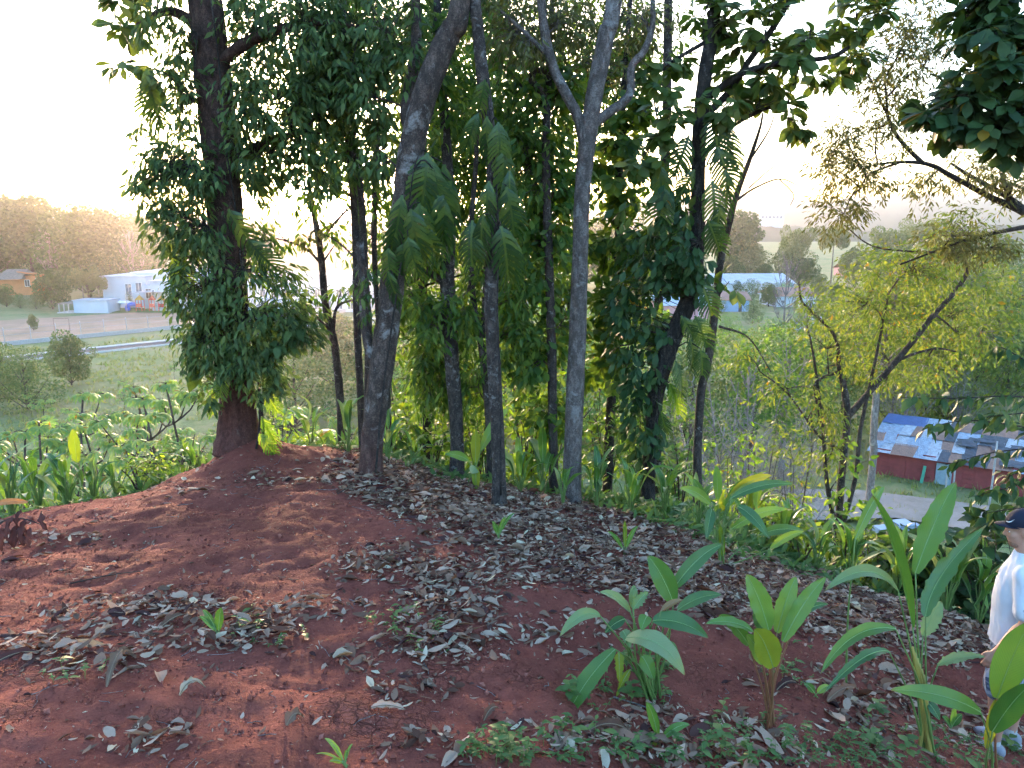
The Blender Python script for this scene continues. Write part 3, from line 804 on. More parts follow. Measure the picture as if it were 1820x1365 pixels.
b2 = PY(38, 526, 296); b2[2] = hz(b2[0], b2[1]) - .2
house = thing('orange_house', 'orange walled house with grey thatched roof under the forest', 'house', b2)
S2 = 300 / FPX * 1.02
hh = 7.6
g = Geo(); g.box((0, 0, -2), (34 * S2, 8, hh)); V, Fq = g.out(); g.part(house, 'wall', M['orange_wall'])
g = Geo(); V = np.array([(34 * S2 + .3, -1, hh + .5), (34 * S2 + .3, 9, hh - .4), (0, 9, hh + .9), (0, -1, hh + 1.8), (34 * S2 + .3, -1, hh + .15), (34 * S2 + .3, 9, hh - .75), (0, 9, hh + .55), (0, -1, hh + 1.45)])
g.add(V, [(0, 1, 2, 3), (7, 6, 5, 4), (0, 3, 7, 4), (1, 0, 4, 5), (2, 1, 5, 6), (3, 2, 6, 7)]); g.part(house, 'roof_edge', M['orange_wall'])
g = Geo(); V = np.array([(-40 * S2, -3, 6.2), (12 * S2, -3, 6.6), (6 * S2, 4, 10), (-30 * S2, 4, 10), (-40 * S2, 9, 6.2), (12 * S2, 9, 6.4)])
g.add(V, [(0, 1, 2, 3), (3, 2, 5, 4)]); g.add(V, [(0, 3, 4), (1, 5, 2)]); g.part(house, 'roof', M['thatch'])
g = Geo(); g.box((-34 * S2, 0, -2), (-.02, 7, 6)); g.part(house, 'wall', M['orange_wall'])
window(house, 9 * S2, 17 * S2, 3.6, 6.0, 0, M['dark_opening']); window(house, 28 * S2, 31 * S2, 5.2, 6.6, 0, M['dark_opening'])

# playground
pg = PY(265, 551, 236); pg[2] = .15
play = thing('playground_set', 'red playground tower set with yellow roofs and blue slide', 'playset', pg)
def tower(x, w, rm):
    for sx in (0, w):
        for sy in (0, w):
            g = Geo(); g.box((x + sx - .08, sy - .08, 0), (x + sx + .08, sy + .08, 3.4)); g.part(play, 'post', M['play_red'])
    g = Geo(); g.box((x, 0, 1.2), (x + w, w, 1.35)); g.part(play, 'platform', M['play_red'])
    g = Geo(); g.box((x, -.12, 1.36), (x + w, -.09, 2.3)); g.part(play, 'panel', M['play_red'])
    g = Geo(); V = np.array([(x - .2, -.2, 3.4), (x + w + .2, -.2, 3.4), (x + w + .2, w + .2, 3.4), (x - .2, w + .2, 3.4), (x + w / 2, w / 2, 4.9)])
    g.add(V, [(0, 1, 4), (1, 2, 4), (2, 3, 4), (3, 0, 4)]); g.part(play, 'roof', rm)
tower(-4, 1.8, M['play_yellow']); tower(.2, 1.6, M['play_red']); tower(3.0, 1.8, M['play_yellow'])
g = Geo(); add_tube(g, spline([(-4, 0, 2.2), (-5.6, -.3, 2.0), (-6.6, -.2, 1.2), (-6.0, -.5, .8), (-6.8, -.9, .4)], 14), .65, 8); g.part(play, 'slide', M['play_blue'], True)
sh = PY(240, 549, 233); sh[2] = .15
sail = thing('shade_sail', 'pale shade sail on thin posts over the playground', 'canopy', sh)
for x in (-2.5, 15.5):
    for y in (0, 9):
        g = Geo(); add_tube(g, [(x, y, 0), (x, y, 5.6)], .10, 6); g.part(sail, 'post', M['post_white'], True)
U, W2 = np.meshgrid(np.linspace(0, 1, 9), np.linspace(0, 1, 7))
ZZ = 5.6 + .9 * (2 * U - 1) ** 2 * 0 + .8 * (1 - (2 * U - 1) ** 2) * .6 - .5 * np.sin(W2 * math.pi) * np.sin(U * math.pi)
V = np.stack([-2.5 + 18 * U, 9 * W2, ZZ], -1).reshape(-1, 3)
F = [(i * 9 + j, i * 9 + j + 1, (i + 1) * 9 + j + 1, (i + 1) * 9 + j) for i in range(6) for j in range(8)]
link('cloth', fast_mesh('cloth', V, np.array(F), M['shade_cloth']), sail)
for q, (ux, uy, t_) in enumerate(((215, 551, 'nearest the white building corner'), (227, 553, 'next to the shade sail'))):
    up_ = PY(ux, uy, 238); up_[2] = .1
    um = thing('garden_umbrella', 'small white garden umbrella on the lawn ' + t_, 'umbrella', up_, 'white umbrellas on the lawn')
    g = Geo(); add_tube(g, [(0, 0, 0), (0, 0, 3.0)], .05, 6); g.part(um, 'pole', M['post_white'], True)
    a = np.linspace(0, 2 * math.pi, 8, endpoint=False)
    V = np.vstack([np.stack([1.9 * np.cos(a), 1.9 * np.sin(a), np.full(8, 2.5)], 1), [[0, 0, 3.2]]])
    link('canopy', fast_mesh('canopy', V, np.array([(i, (i + 1) % 8, 8) for i in range(8)]), M['white_paint'], False), um)

# ---------------------------------------------------------------- town roofs on the right
def town_house(px, py, Y, wpx, h, rise, dpt, wall, roof, label, rot=0.0, lift=0.0):
    p = PY(px, py, Y); p[2] = hz(p[0], p[1]) + lift
    s = Y / FPX * 1.03; w = wpx * s
    t = thing('town_house', label, 'house', p, 'houses of the town in the valley', rot)
    g = Geo(); g.box((-w / 2, 0, -1), (w / 2, dpt, h)); g.part(t, 'wall', wall)
    e = .6
    V = np.array([(-w / 2 - e, -e, h - .1), (w / 2 + e, -e, h - .1), (w / 2 + e, dpt / 2, h + rise), (-w / 2 - e, dpt / 2, h + rise), (-w / 2 - e, dpt + e, h - .1), (w / 2 + e, dpt + e, h - .1)])
    V = np.vstack([V, V + [0, 0, .18]])
    g = Geo(); g.add(V, [(6, 7, 8, 9), (9, 8, 11, 10), (0, 3, 2, 1), (3, 4, 5, 2), (0, 1, 7, 6), (5, 4, 10, 11)])
    g.add(V, [(1, 2, 8), (1, 8, 7), (2, 5, 11), (2, 11, 8), (0, 9, 3), (0, 6, 9), (3, 10, 4), (3, 9, 10)]); g.part(t, 'roof', roof)
    n = max(2, int(w / 4))
    for q in range(n):
        x = -w / 2 + (q + .5) * w / n
        if q == n // 2:
            gg = Geo(); gg.box((x - .5, -.06, 0), (x + .5, -.005, 2.1)); gg.part(t, 'door', M['dark_opening'])
        else: window(t, x - .5, x + .5, 1.1, 2.2, 0, M['dark_opening'])
    return t
town_house(1345, 512, 300, 130, 4.2, 3.0, 26, M['white_wall'], M['roof_pale'], 'long town house with pale blue metal roof beyond the leaning trunk', .05)
town_house(1215, 560, 215, 90, 4.0, 2.2, 14, M['wall_pink'], M['roof_pale'], 'pink walled town house partly hidden by the vine-covered trunk', .1)
town_house(1300, 545, 235, 60, 3.6, 2.0, 12, M['wall_blue'], M['roof_rust'], 'blue walled town house with rusty roof behind slim trunk', -.05)
town_house(1415, 535, 250, 70, 3.6, 2.2, 14, M['white_wall'], M['roof_rust'], 'white town house with reddish roof behind the yellow-green trees', .08)
town_house(1520, 472, 420, 40, 4.0, 2.4, 12, M['wall_pink'], M['roof_rust'], 'distant small town house with red roof above the tree canopy', 0)
town_house(1790, 505, 330, 60, 4.0, 2.6, 14, M['white_wall'], M['roof_pale'], 'white roofed town house at the right edge above the greenery', -.1)
town_house(1480, 590, 170, 55, 3.4, 1.8, 10, M['wall_blue'], M['zinc_blue'], 'light blue shed glimpsed through the yellow-green canopy', .2)
hp = PY(1372, 386, 1058)
ft = thing('hill_house', 'white flat-roofed building on the far hazy hillside', 'house', (hp[0], hp[1], hp[2] - 3))
g = Geo(); g.box((-16, 0, -22), (16, 14, 7)); g.part(ft, 'wall', M['white_wall'])
g = Geo(); g.box((-17, -1, 7.01), (17, 15, 8)); g.part(ft, 'roof', M['roof_pale'])
for q in range(6): window(ft, -14 + q * 5, -11 + q * 5, 1.5, 4.5, 0)

# ---------------------------------------------------------------- red shack with patched tin roof
sa, sb = G(1555, 842)[:2], G(1707, 866)[:2]
sd = nrm(sb - sa); s_ang = math.atan2(sd[1], sd[0])
s0 = hz(*(sa + sb) / 2) - .1
shack = thing('tin_roof_shack', 'red board shack with patched blue and rusty tin roof', 'shack', (sa[0], sa[1], s0), None, s_ang)
SL, SD, SH, SR = 19.0, 10.5, 2.6, 1.7
xw = 0.0; q = 0
rs = random.Random(5)
while xw < SL:
    w = rs.uniform(.95, 1.5)
    if not (5.6 < xw + w / 2 < 7.0):
        if q % 3 == 0:
            for z in range(7):
                gg = Geo(); gg.box((xw, rs.uniform(-.02, .02), -.3 + z * .45), (xw + w - .03, .1, -.3 + z * .45 + .43)); gg.part(shack, 'wall_board', M['shack_red'])
        else:
            gg = Geo(); gg.box((xw, rs.uniform(-.03, .03), -.3), (xw + w - .03, .1, SH + .05)); gg.part(shack, 'wall_panel', M['shack_red'])
    xw += w; q += 1
gg = Geo(); gg.box((.05, .14, -.3), (SL - .05, SD, SH)); gg.part(shack, 'inner_wall', M['shack_red'])
gg = Geo(); gg.box((5.5, -.08, -.2), (6.9, .02, 2.25)); dr = gg.part(shack, 'door', M['shack_door'])
gg = Geo(); gg.box((6.65, -.13, 1.0), (6.75, -.085, 1.15)); gg.part(dr, 'handle', M['dark_opening'])
def corrugated(w, l, n=14, amp=.035):
    x = np.linspace(0, w, n + 1); z = np.where(np.arange(n + 1) % 2, amp, 0.0)
    V = np.vstack([np.stack([x, np.zeros(n + 1), z], 1), np.stack([x, np.full(n + 1, l), z], 1)])
    return V, np.array([(i, i + 1, n + 2 + i, n + 1 + i) for i in range(n)])
roof_mats = ['zinc_blue', 'zinc_pale', 'zinc_blue', 'zinc_rust', 'tarp_dark', 'zinc_rust', 'tarp_dark', 'zinc_rust']
sl = math.atan2(SR, SD)
rows = [(-.7, 2.7), (1.8, 2.9), (4.5, 3.0), (7.3, 3.1)]
sheet_me = {}
for mname in set(roof_mats) | {'tarp_blue'}:
    V, F = corrugated(1.15, 2.95); sheet_me[mname] = fast_mesh('roof_sheet', V, F, M[mname], False)
for ri, (yy, ll) in enumerate(rows):
    x = -.9; c = 0
    while x < SL + .5:
        mm = rs.choice(roof_mats)
        if x < 2.5 and ri == 3: mm = 'tarp_blue'
        if x < 5 and ri < 3 and rs.random() < .6: mm = rs.choice(['zinc_blue', 'zinc_pale'])
        o = link('roof_sheet', sheet_me[mm], shack)
        o.location = (x, yy, SH + .16 + yy * math.tan(sl) + .03 * (3 - ri) * -1 + .025 * (c % 2) + rs.uniform(0, .03))
        o.rotation_euler = (sl + rs.uniform(-.03, .02), rs.uniform(-.03, .03), rs.uniform(-.09, .09))
        x += 1.06; c += 1
for q in range(11):
    V = []; nxp, nyp = 5, 4; w, l = rs.uniform(1.4, 2.6), rs.uniform(.8, 1.6)
    x0, y0 = rs.uniform(4, SL - 3), rs.uniform(-.5, 6)
    for a_ in range(nyp):
        for b_ in range(nxp):
            yy = y0 + l * a_ / (nyp - 1) + rs.uniform(-.1, .1)
            V.append((x0 + w * b_ / (nxp - 1) + rs.uniform(-.12, .12), yy, SH + .32 + yy * math.tan(sl) + rs.uniform(0, .10)))
    F = [(i * nxp + j, i * nxp + j + 1, (i + 1) * nxp + j + 1, (i + 1) * nxp + j) for i in range(nyp - 1) for j in range(nxp - 1)]
    link('roof_tarp', fast_mesh('roof_tarp', np.array(V), np.array(F), M['tarp_dark'], False), shack)
def shack_pt(x, y): 
    p = sa + sd * x + np.array([-sd[1], sd[0]]) * y
    return np.array([p[0], p[1], hz(p[0], p[1])])
gp = shack_pt(4.4, -.75)
gb_ = thing('leaning_board', 'green plank leaning on the red shack wall', 'board', gp, None, s_ang)
g = Geo(); g.box((-.14, -.03, -.05), (.14, .03, 1.75)); o = g.part(gb_, 'plank', M['board_green']); o.rotation_euler = (-.25, .08, 0)
for px_, py_, hh_, lab in ((1680, 872, 1.7, 'short white post standing beside the blue shack door'), (1757, 905, 6.4, 'tall white pole in front of the shack roof'), (1693, 872, 2.2, 'grey wooden post right of the shack door')):
    p = G(px_, py_)
    t = thing('post', lab, 'post', p)
    g = Geo(); add_tube(g, spline([(0, 0, -.2), (.02, 0, hh_ * .5), (.0, .02, hh_)], 6), [.10, .095, .09, .09, .085, .08], 7, .05)
    g.part(t, 'shaft', M['post_white'], True)

# ---------------------------------------------------------------- parked car glimpsed behind the plants
cp_ = G(1600, 958)
car = thing('parked_car', 'pale car parked on the dirt lane, mostly hidden by plants', 'car', cp_ + [0, 0, .05], None, .15)
sec = [(-2.05, .45, .75), (-2.0, .35, .95), (-1.1, .32, 1.0), (-.55, .32, 1.42), (.7, .32, 1.45), (1.45, .34, 1.02), (2.0, .36, .92), (2.1, .45, .7)]
g = Geo(); V = []
for x, lo, hi in sec:
    wt = .62 if hi > 1.2 else .78
    for s_ in (-1, 1): V += [(x, s_ * .82, lo), (x, s_ * .84, min(hi, .92)), (x, s_ * wt, hi)]
F = []
for i in range(len(sec) - 1):
    a = 6 * i; b = a + 6
    F += [(a, b, b + 1, a + 1), (a + 1, b + 1, b + 2, a + 2), (a + 2, b + 2, b + 5, a + 5), (a + 5, b + 5, b + 4, a + 4), (a + 4, b + 4, b + 3, a + 3), (a + 3, b + 3, b, a)]
g.add(np.array(V), F); g.add(np.array(V), [(0, 1, 4, 3), (1, 2, 5, 4), (43, 42, 45, 46), (44, 43, 46, 47)]); g.part(car, 'body', M['car_white'], False)
g = Geo(); g.add(np.array([(-1.06, -.68, 1.03), (-1.06, .68, 1.03), (-.6, .56, 1.40), (-.6, -.56, 1.40)]) + [-.02, 0, .02], [(0, 1, 2, 3)]); g.part(car, 'windscreen', M['window_glass'])
g = Geo(); g.add(np.array([(-.95, -.82, 1.0), (1.3, -.80, 1.0), (.75, -.66, 1.38), (-.5, -.66, 1.36)]) + [0, -.015, 0], [(0, 1, 2, 3)]); g.part(car, 'side_window', M['window_glass'])
for x in (-1.3, 1.3):
    for y in (-.8, .8):
        g = Geo(); add_tube(g, [(x, y - .1, .32), (x, y + .1, .32)], .32, 14); w_ = g.part(car, 'wheel', M['tyre'], True)
        g = Geo(); add_tube(g, [(x, y - .12, .32), (x, y + .12, .32)], .19, 10); g.part(w_, 'rim', M['post_white'], True)

# ================================================================ BACKGROUND TREES
def ball(n, shell=0.0):
    v = nrm(rng.normal(size=(n, 3)))
    r = rng.random(n) ** (1 / 3.0)
    if shell: r = 1 - (1 - r) * (1 - shell)
    return v * r[:, None]
def bg_variant(style, seed, leafmat, barkmat):
    """a tree of height 1 with its foot at the origin: trunk mesh, crown mesh"""
    r = random.Random(seed)
    g = Geo(); clumps = []
    if style == 'round': lo, nb, spread, cr = .22, 15, .36, .19
    elif style == 'tall': lo, nb, spread, cr = .42, 14, .34, .15
    elif style == 'flat': lo, nb, spread, cr = .62, 16, .55, .15
    elif style == 'bush': lo, nb, spread, cr = .15, 12, .48, .28
    elif style == 'wispy': lo, nb, spread, cr = .35, 14, .28, .13
    elif style == 'scrub': lo, nb, spread, cr = .05, 0, .5, .0
    else: lo, nb, spread, cr = .4, 14, .32, .0
    top = np.array([r.uniform(-.04, .04), r.uniform(-.04, .04), .88])
    tp = spline([(0, 0, -.06), (r.uniform(-.02, .02), r.uniform(-.02, .02), lo), top * [.6, .6, .8], top], 9)
    add_tube(g, tp, np.linspace(.022, .005, 9) * (.35 if style == 'scrub' else 1), 6)
    if style == 'scrub':
        for q in range(26):
            a = q * 2.4; L = r.uniform(.55, 1.05); lean = r.uniform(.15, .75)
            e = np.array([math.cos(a) * lean * .6, math.sin(a) * lean * .6, L * (1 - .35 * lean)])
            st = spline([np.array([r.uniform(-.03, .03), r.uniform(-.03, .03), -.05]), e * .5 + [r.uniform(-.05, .05), r.uniform(-.05, .05), .06], e], 7)
            add_tube(g, st, np.linspace(.0055, .0012, 7), 4, cap=False)
            for _ in range(9):
                k = r.randint(2, 6); s_ = st[k]; e2 = s_ + np.array([r.uniform(-1, 1), r.uniform(-1, 1), r.uniform(-.1, 1)]) * .13
                add_tube(g, [s_, (s_ + e2) / 2 + [0, 0, .012], e2], [.0018, .0013, .0007], 3, cap=False)
                for _ in range(3):
                    e3 = e2 + np.array([r.uniform(-1, 1), r.uniform(-1, 1), r.uniform(-.2, 1)]) * .06
                    add_tube(g, [s_ * .4 + e2 * .6, e3], [.0010, .0005], 3, cap=False)
    for i in range(nb):
        a = 2.4 * i + r.uniform(-.4, .4); f = (i + .5) / nb
        z = lo + (0.93 - lo) * f
        rad = spread * math.sin(math.pi * (.18 + .74 * f)) * r.uniform(.6, 1.05)
        if style == 'flat': z = lo + .30 * (1 - (rad / spread) ** 2) * r.uniform(.6, 1) + .05; rad = spread * math.sqrt(f) * r.uniform(.8, 1.05)
        c = np.array([rad * math.cos(a), rad * math.sin(a), z])
        k = max(lo * .8, z - .22 - .1 * r.random())
        st = tp[min(8, int(k / .9 * 8))]
        mid = st * .45 + c * .55 + [0, 0, -.03]
        add_tube(g, spline([st, mid, c], 5), np.linspace(.009, .003, 5), 4, cap=False)
        clumps.append((c, cr * r.uniform(.75, 1.25)))
        if style == 'bare':
            for _ in range(9):
                s_ = st + (c - st) * r.uniform(.4, 1.0)
                e = s_ + np.array([r.uniform(-1, 1), r.uniform(-1, 1), r.uniform(.0, 1.2)]) * .09
                add_tube(g, spline([s_, (s_ + e) / 2 + [0, 0, .01], e], 4), np.linspace(.004, .0012, 4), 3, cap=False)
                for _ in range(2):
                    e2 = e + np.array([r.uniform(-1, 1), r.uniform(-1, 1), r.uniform(.0, 1)]) * .05
                    add_tube(g, [e, e2], [.0016, .0007], 3, cap=False)
    tm = g.make('trunk', barkmat, True)
    cm = None
    if cr:
        P = []; D = []; S = []
        for c, rr in clumps:
            n = {'wispy': 170}.get(style, 420)
            b = ball(n, .45) * [1.15, 1.15, .8]
            P.append(c + b * rr); D.append(b + rng.normal(0, .5, (n, 3)) + [0, 0, -.15]); S.append(np.full(n, {'wispy': .022, 'tall': .042, 'round': .038}.get(style, .030)) * rng.uniform(.6, 1.3, n))
        P = np.concatenate(P); D = np.concatenate(D); S = np.concatenate(S)
        V, F = stamp(TP_FAR, P, D, rng.normal(size=D.shape) + [0, 0, 1.2], S)
        cm = fast_mesh('crown', V, F, leafmat, True)
    return tm, cm
BGV = {
    'forest1': bg_variant('tall', 1, M['forest_leaf'], M['bark_thin']), 'forest2': bg_variant('round', 2, M['forest_leaf'], M['bark_thin']),
    'forest3': bg_variant('tall', 3, M['forest_dry'], M['bark_thin']), 'bare': bg_variant('bare', 4, M['forest_dry'], M['bark_grey']),
    'scrub': bg_variant('scrub', 33, M['forest_dry'], M['bark_grey']),
    'bare2': bg_variant('bare', 14, M['forest_dry'], M['bark_grey']),
    'round': bg_variant('round', 5, M['forest_light'], M['bark_thin']), 'flat': bg_variant('flat', 6, M['forest_light'], M['bark_grey']),
    'bush': bg_variant('bush', 7, M['forest_light'], M['bark_thin']), 'yellow': bg_variant('wispy', 8, M['yellow_leaf'], M['bark_thin']),
    'yellow2': bg_variant('bush', 9, M['yellow_leaf'], M['bark_thin']), 'greenw': bg_variant('wispy', 10, M['canopy_leaf'], M['bark_grey']),
    'bushg': bg_variant('bush', 12, M['sapling_leaf'], M['bark_thin']), 'round2': bg_variant('round', 15, M['forest_leaf'], M['bark_thin']),
}
def bg_tree(kind, x, y, h, label, group, wide=1.0, name='tree', cat='tree', sink=0.0):
    z = hz(x, y) - sink
    t = thing(name, label, cat, (x, y, z), group, rng.uniform(0, 6.28))
    t.scale = (h * wide, h * wide, h)
    tm, cm = BGV[kind]
    link('trunk', tm, t)
    if cm: link('crown', cm, t)
    return t
def bg_px(kind, px, base_py, top_py, Y, label, group, wide=1.0, **kw):
    p = PY(px, base_py, Y); z = hz(p[0], Y)
    q = PY(px, top_py, Y)
    return bg_tree(kind, p[0], Y, max(.5, q[2] - z), label, group, wide, **kw)
# forest on the left hill
FG = 'trees of the forest on the left hill'
for k_, px, top, Y, w, lab in (
    ('forest1', 22, 350, 322, 1.0, 'tall pale-trunked forest tree standing behind the orange house'),
    ('forest1', -45, 362, 312, 1.1, 'tall dark forest tree cut by the left edge'),
    ('forest1', 62, 352, 312, 1.0, 'tall forest tree left of the gap on the skyline'),
    ('forest2', 158, 372, 285, 1.05, 'rounded dense forest tree above the round garden tree'),
    ('forest2', 200, 378, 292, 1.1, 'rounded dense green forest tree above the white building'),
    ('forest2', 238, 388, 310, .8, 'rounded forest tree beside the vine-covered trunk'),
    ('forest1', 118, 392, 330, 1.0, 'hazy forest tree in the gap of the skyline'),
    ('forest1', 285, 392, 330, 1.1, 'forest tree mostly hidden behind the vine-covered trunk'),
    ('forest2', 20, 432, 318, 1.0, 'lower dark forest tree above the thatched roof'),
    ('forest1', 95, 440, 318, 1.0, 'lower dark forest tree above the orange wall'),
    ('forest2', 245, 440, 280, .9, 'low forest tree above the school roof'),
    ('bare', 100, 388, 280, .9, 'bare pale-branched tree between two forest crowns'),
    ('bare2', 243, 400, 276, .8, 'bare grey tree standing right of the rounded forest crowns'),
    ('bare', 4, 400, 314, .9, 'bare pale tree at the left edge of the forest'),
    ('forest1', 480, 395, 340, 1.2, 'hazy forest tree right of the vine-covered trunk'),
    ('forest3', 530, 398, 350, 1.2, 'hazy brown forest tree under the glowing sun'),
    ('forest1', 600, 392, 345, 1.2, 'hazy forest tree behind the slender trunks'),
    ('forest2', 430, 405, 335, 1.2, 'hazy forest tree hidden behind the big trunk'),
):
    bg_px(k_, px, 530, top, Y, lab, FG, w)
BG2 = 'garden trees by the field'
for k_, px, base, top, Y, w, lab in (
    ('round2', 94, 548, 482, 243, .95, 'round green tree beside the orange house'),
    ('flat', 150, 546, 478, 240, .55, 'wide olive tree behind the small white building'),
    ('flat', 178, 546, 492, 243, .5, 'olive tree touching the white building corner'),
    ('round', 12, 548, 508, 250, 1.0, 'small bushy tree in front of the thatched roof'),
    ('bush', 36, 546, 524, 246, .9, 'small tree between thatched house and round tree'),
    ('bush', 64, 548, 524, 243, .8, 'low tree under the orange wall'),
    ('bush', 200, 500, 458, 275, 1.0, 'light green tree rising behind the white roof'),
    ('forest3', 262, 500, 445, 285, 1.0, 'dry brown tree behind the white roof'),
    ('bush', 232, 550, 520, 246, .45, 'small palm-like shrub by the white building'),
):
    bg_px(k_, px, base, top, Y, lab, BG2, w)
bg_px('round', 125, 668, 594, 122, 'small slender tree standing in front of the road', None, .8)
bg_px('bush', 45, 680, 624, 105, 'dense green bush at the left below the road', None, 1.1, name='bush', cat='bush')
bg_px('bush', 5, 672, 618, 112, 'green bush at the left picture edge', None, .9, name='bush', cat='bush')
bg_px('round', 60, 590, 560, 190, 'tiny lone tree on the brown field', None, .6)
bg_px('round', 590, 640, 560, 120, 'green tree between big trunk and leaning trunk, beyond the road', None, 1.2)
bg_px('bush', 520, 690, 620, 95, 'bushy tree in the meadow right of the big trunk', None, 1.2, name='bush', cat='bush')

# the valley on the right: canopy between the slope and the town
CG = 'trees of the valley canopy on the right'
canopy = [
    ('yellow', 1560, 470, 92, .75), ('yellow2', 1640, 500, 100, .6), ('yellow', 1500, 540, 96, .75), ('yellow2', 1730, 480, 104, .6),
    ('greenw', 1400, 575, 75, 1.0), ('greenw', 1330, 590, 68, 1.0), ('bush', 1450, 570, 92, .8), ('yellow', 1340, 590, 84, .8),
    ('round', 1600, 480, 125, 1.0), ('round', 1700, 470, 130, 1.0), ('round', 1500, 530, 120, 1.0), ('bush', 1790, 490, 120, 1.0),
    ('yellow2', 1690, 600, 98, .7), ('yellow', 1700, 540, 110, .75), ('bush', 1790, 560, 112, .8), ('yellow2', 1590, 600, 96, .7),
    ('round', 1390, 430, 345, .9), ('flat', 1460, 400, 360, .55), ('flat', 1395, 405, 365, .5), ('round', 1320, 432, 350, 1.0),
    ('flat', 1560, 405, 350, .6), ('round', 1650, 425, 300, 1.0), ('round', 1750, 425, 290, 1.0), ('forest1', 1290, 378, 360, 1.0), ('flat', 1610, 392, 380, .6),
    ('forest2', 1180, 400, 330, 1.1), ('round', 1130, 420, 240, 1.0), ('forest2', 1060, 395, 330, 1.1), ('forest1', 960, 400, 330, 1.2), ('forest2', 860, 400, 330, 1.2), ('forest1', 760, 400, 340, 1.2),
    ('bush', 1230, 590, 80, .8), ('round', 1500, 440, 340, .9), ('bare', 1385, 440, 150, .6), ('bare2', 1425, 500, 110, .6),
    ('bushg', 1440, 575, 130, 1.0), ('bushg', 1360, 570, 150, 1.0), ('bushg', 1560, 520, 150, 1.0),
    ('round', 1300, 500, 300, .9), ('bushg', 1380, 502, 262, .8), ('bush', 1325, 498, 270, .8), ('round', 1355, 505, 250, .9), ('round', 1440, 490, 290, 1.0), ('bush', 1330, 535, 205, .8), ('bush', 1270, 530, 230, .8), ('round', 1470, 505, 265, .9), ('bushg', 1410, 545, 215, .8), ('bush', 1450, 540, 205, .8), ('bushg', 1290, 560, 170, .8), ('round2', 1345, 470, 330, .9), ('round2', 1415, 460, 335, 1.0), ('round2', 1285, 455, 335, .9), ('flat', 1490, 455, 330, .6), ('round2', 1535, 440, 340, 1.0), ('bushg', 1100, 560, 90, 1.0), ('bushg', 1000, 560, 90, 1.0), ('bushg', 900, 540, 100, 1.0), ('bushg', 800, 560, 95, 1.0), ('bush', 720, 560, 100, 1.0),
]
dsc = {'yellow': 'thin yellow-green tree', 'yellow2': 'bushy yellow-green tree', 'greenw': 'loose-crowned green tree', 'bush': 'broad light green tree', 'round': 'rounded light green tree',
       'flat': 'flat-topped spreading tree', 'forest1': 'tall hazy dark tree', 'forest2': 'rounded hazy dark tree', 'bare': 'bare pale-branched tree', 'bare2': 'bare grey tree', 'bushg': 'pale green bushy tree', 'round2': 'rounded dark green tree'}
ORD = ['first', 'second', 'third', 'fourth', 'fifth', 'sixth', 'seventh', 'eighth', 'ninth', 'tenth', 'eleventh', 'twelfth']
for i, (k_, px, top, Y, w) in enumerate(canopy):
    place = 'in the valley' if Y < 150 else 'far off in the haze'
    same = sorted([c_ for c_ in canopy if c_[0] == k_ and (c_[3] < 150) == (Y < 150)], key=lambda c_: c_[1]); nth = ORD[same.index(canopy[i])]
    side = 'at the right edge' if px > 1720 else 'right of the bare branches' if px > 1450 else 'beyond the slim leaning trunk' if px > 1250 else 'behind the row of trunks'
    bg_px(k_, px, 700, top, Y, f'{dsc[k_]} {place}' + (f', {nth} of its kind from the left' if len(same) > 1 else f', {side}'), CG, w)
# bare thorny scrub below the slope on the right
for px, top, Y, w, lab in ((1300, 620, 40, 1.4, 'grey leafless shrub right of the slim trunk'), (1385, 720, 44, 1.2, 'tangled leafless shrub above the dirt lane'), (1600, 650, 86, 1.5, 'brown leafless scrub behind the shack roof'), (1700, 645, 92, 1.5, 'dry twiggy scrub right behind the shack')):
    bg_px('scrub', px, 800, top, Y, lab, None, w * .6, name='bare_shrub', cat='shrub')

# ---------------------------------------------------------------- meadow: grass and saplings
def grass_field(name, n, test, hmin, hmax, label, mat):
    P = []
    tot = 0
    while tot < n:
        a = rng.uniform(-45, 45, 6000); r_ = np.sqrt(rng.uniform(12 ** 2, 210 ** 2, 6000))
        x = r_ * np.sin(np.radians(a)); y = r_ * np.cos(np.radians(a))
        ok = test(x, y) & (fbm(x / 6, y / 6, 3) > -.28) 
        # thin with distance so that the picture is covered evenly
        ok &= rng.random(6000) < np.clip(40 / r_, .08, 1)
        P.append(np.stack([x[ok], y[ok]], 1)); tot += ok.sum()
    P = np.concatenate(P)[:n]
    z = hfast(P[:, 0], P[:, 1]); pos = np.stack([P[:, 0], P[:, 1], z - .03], 1)
    k = 6
    pos = np.repeat(pos, k, 0) + np.concatenate([rng.normal(0, .22, (n * k, 2)), np.zeros((n * k, 1))], 1)
    d = np.concatenate([rng.normal(0, .45, (n * k, 2)), np.ones((n * k, 1))], 1)
    dist = np.hypot(pos[:, 0], pos[:, 1])
    s = rng.uniform(hmin, hmax, n * k)
    tpl = (np.array([(-.5, 0, 0), (.5, 0, 0), (0, 1, -.25)], float), np.array([(0, 1, 2)]))
    V, F = stamp(tpl, pos, d, rng.normal(size=d.shape), s, .07 + dist / 900)
    o = link(name, fast_mesh(name, V, F, mat, True))
    return tag(o, label, 'grass', None, 'stuff')
def in_meadow(x, y):
    off = (x - ra[0]) * rn[0] + (y - ra[1]) * rn[1]
    return (off < -5.5) | ((off > 6.5) & (off < 14)) | (x > 20)
grass_field('meadow_grass', 20000, in_meadow, .3, .9, 'dry straw and green grass covering the slope and valley meadow', M['grass_blade'])

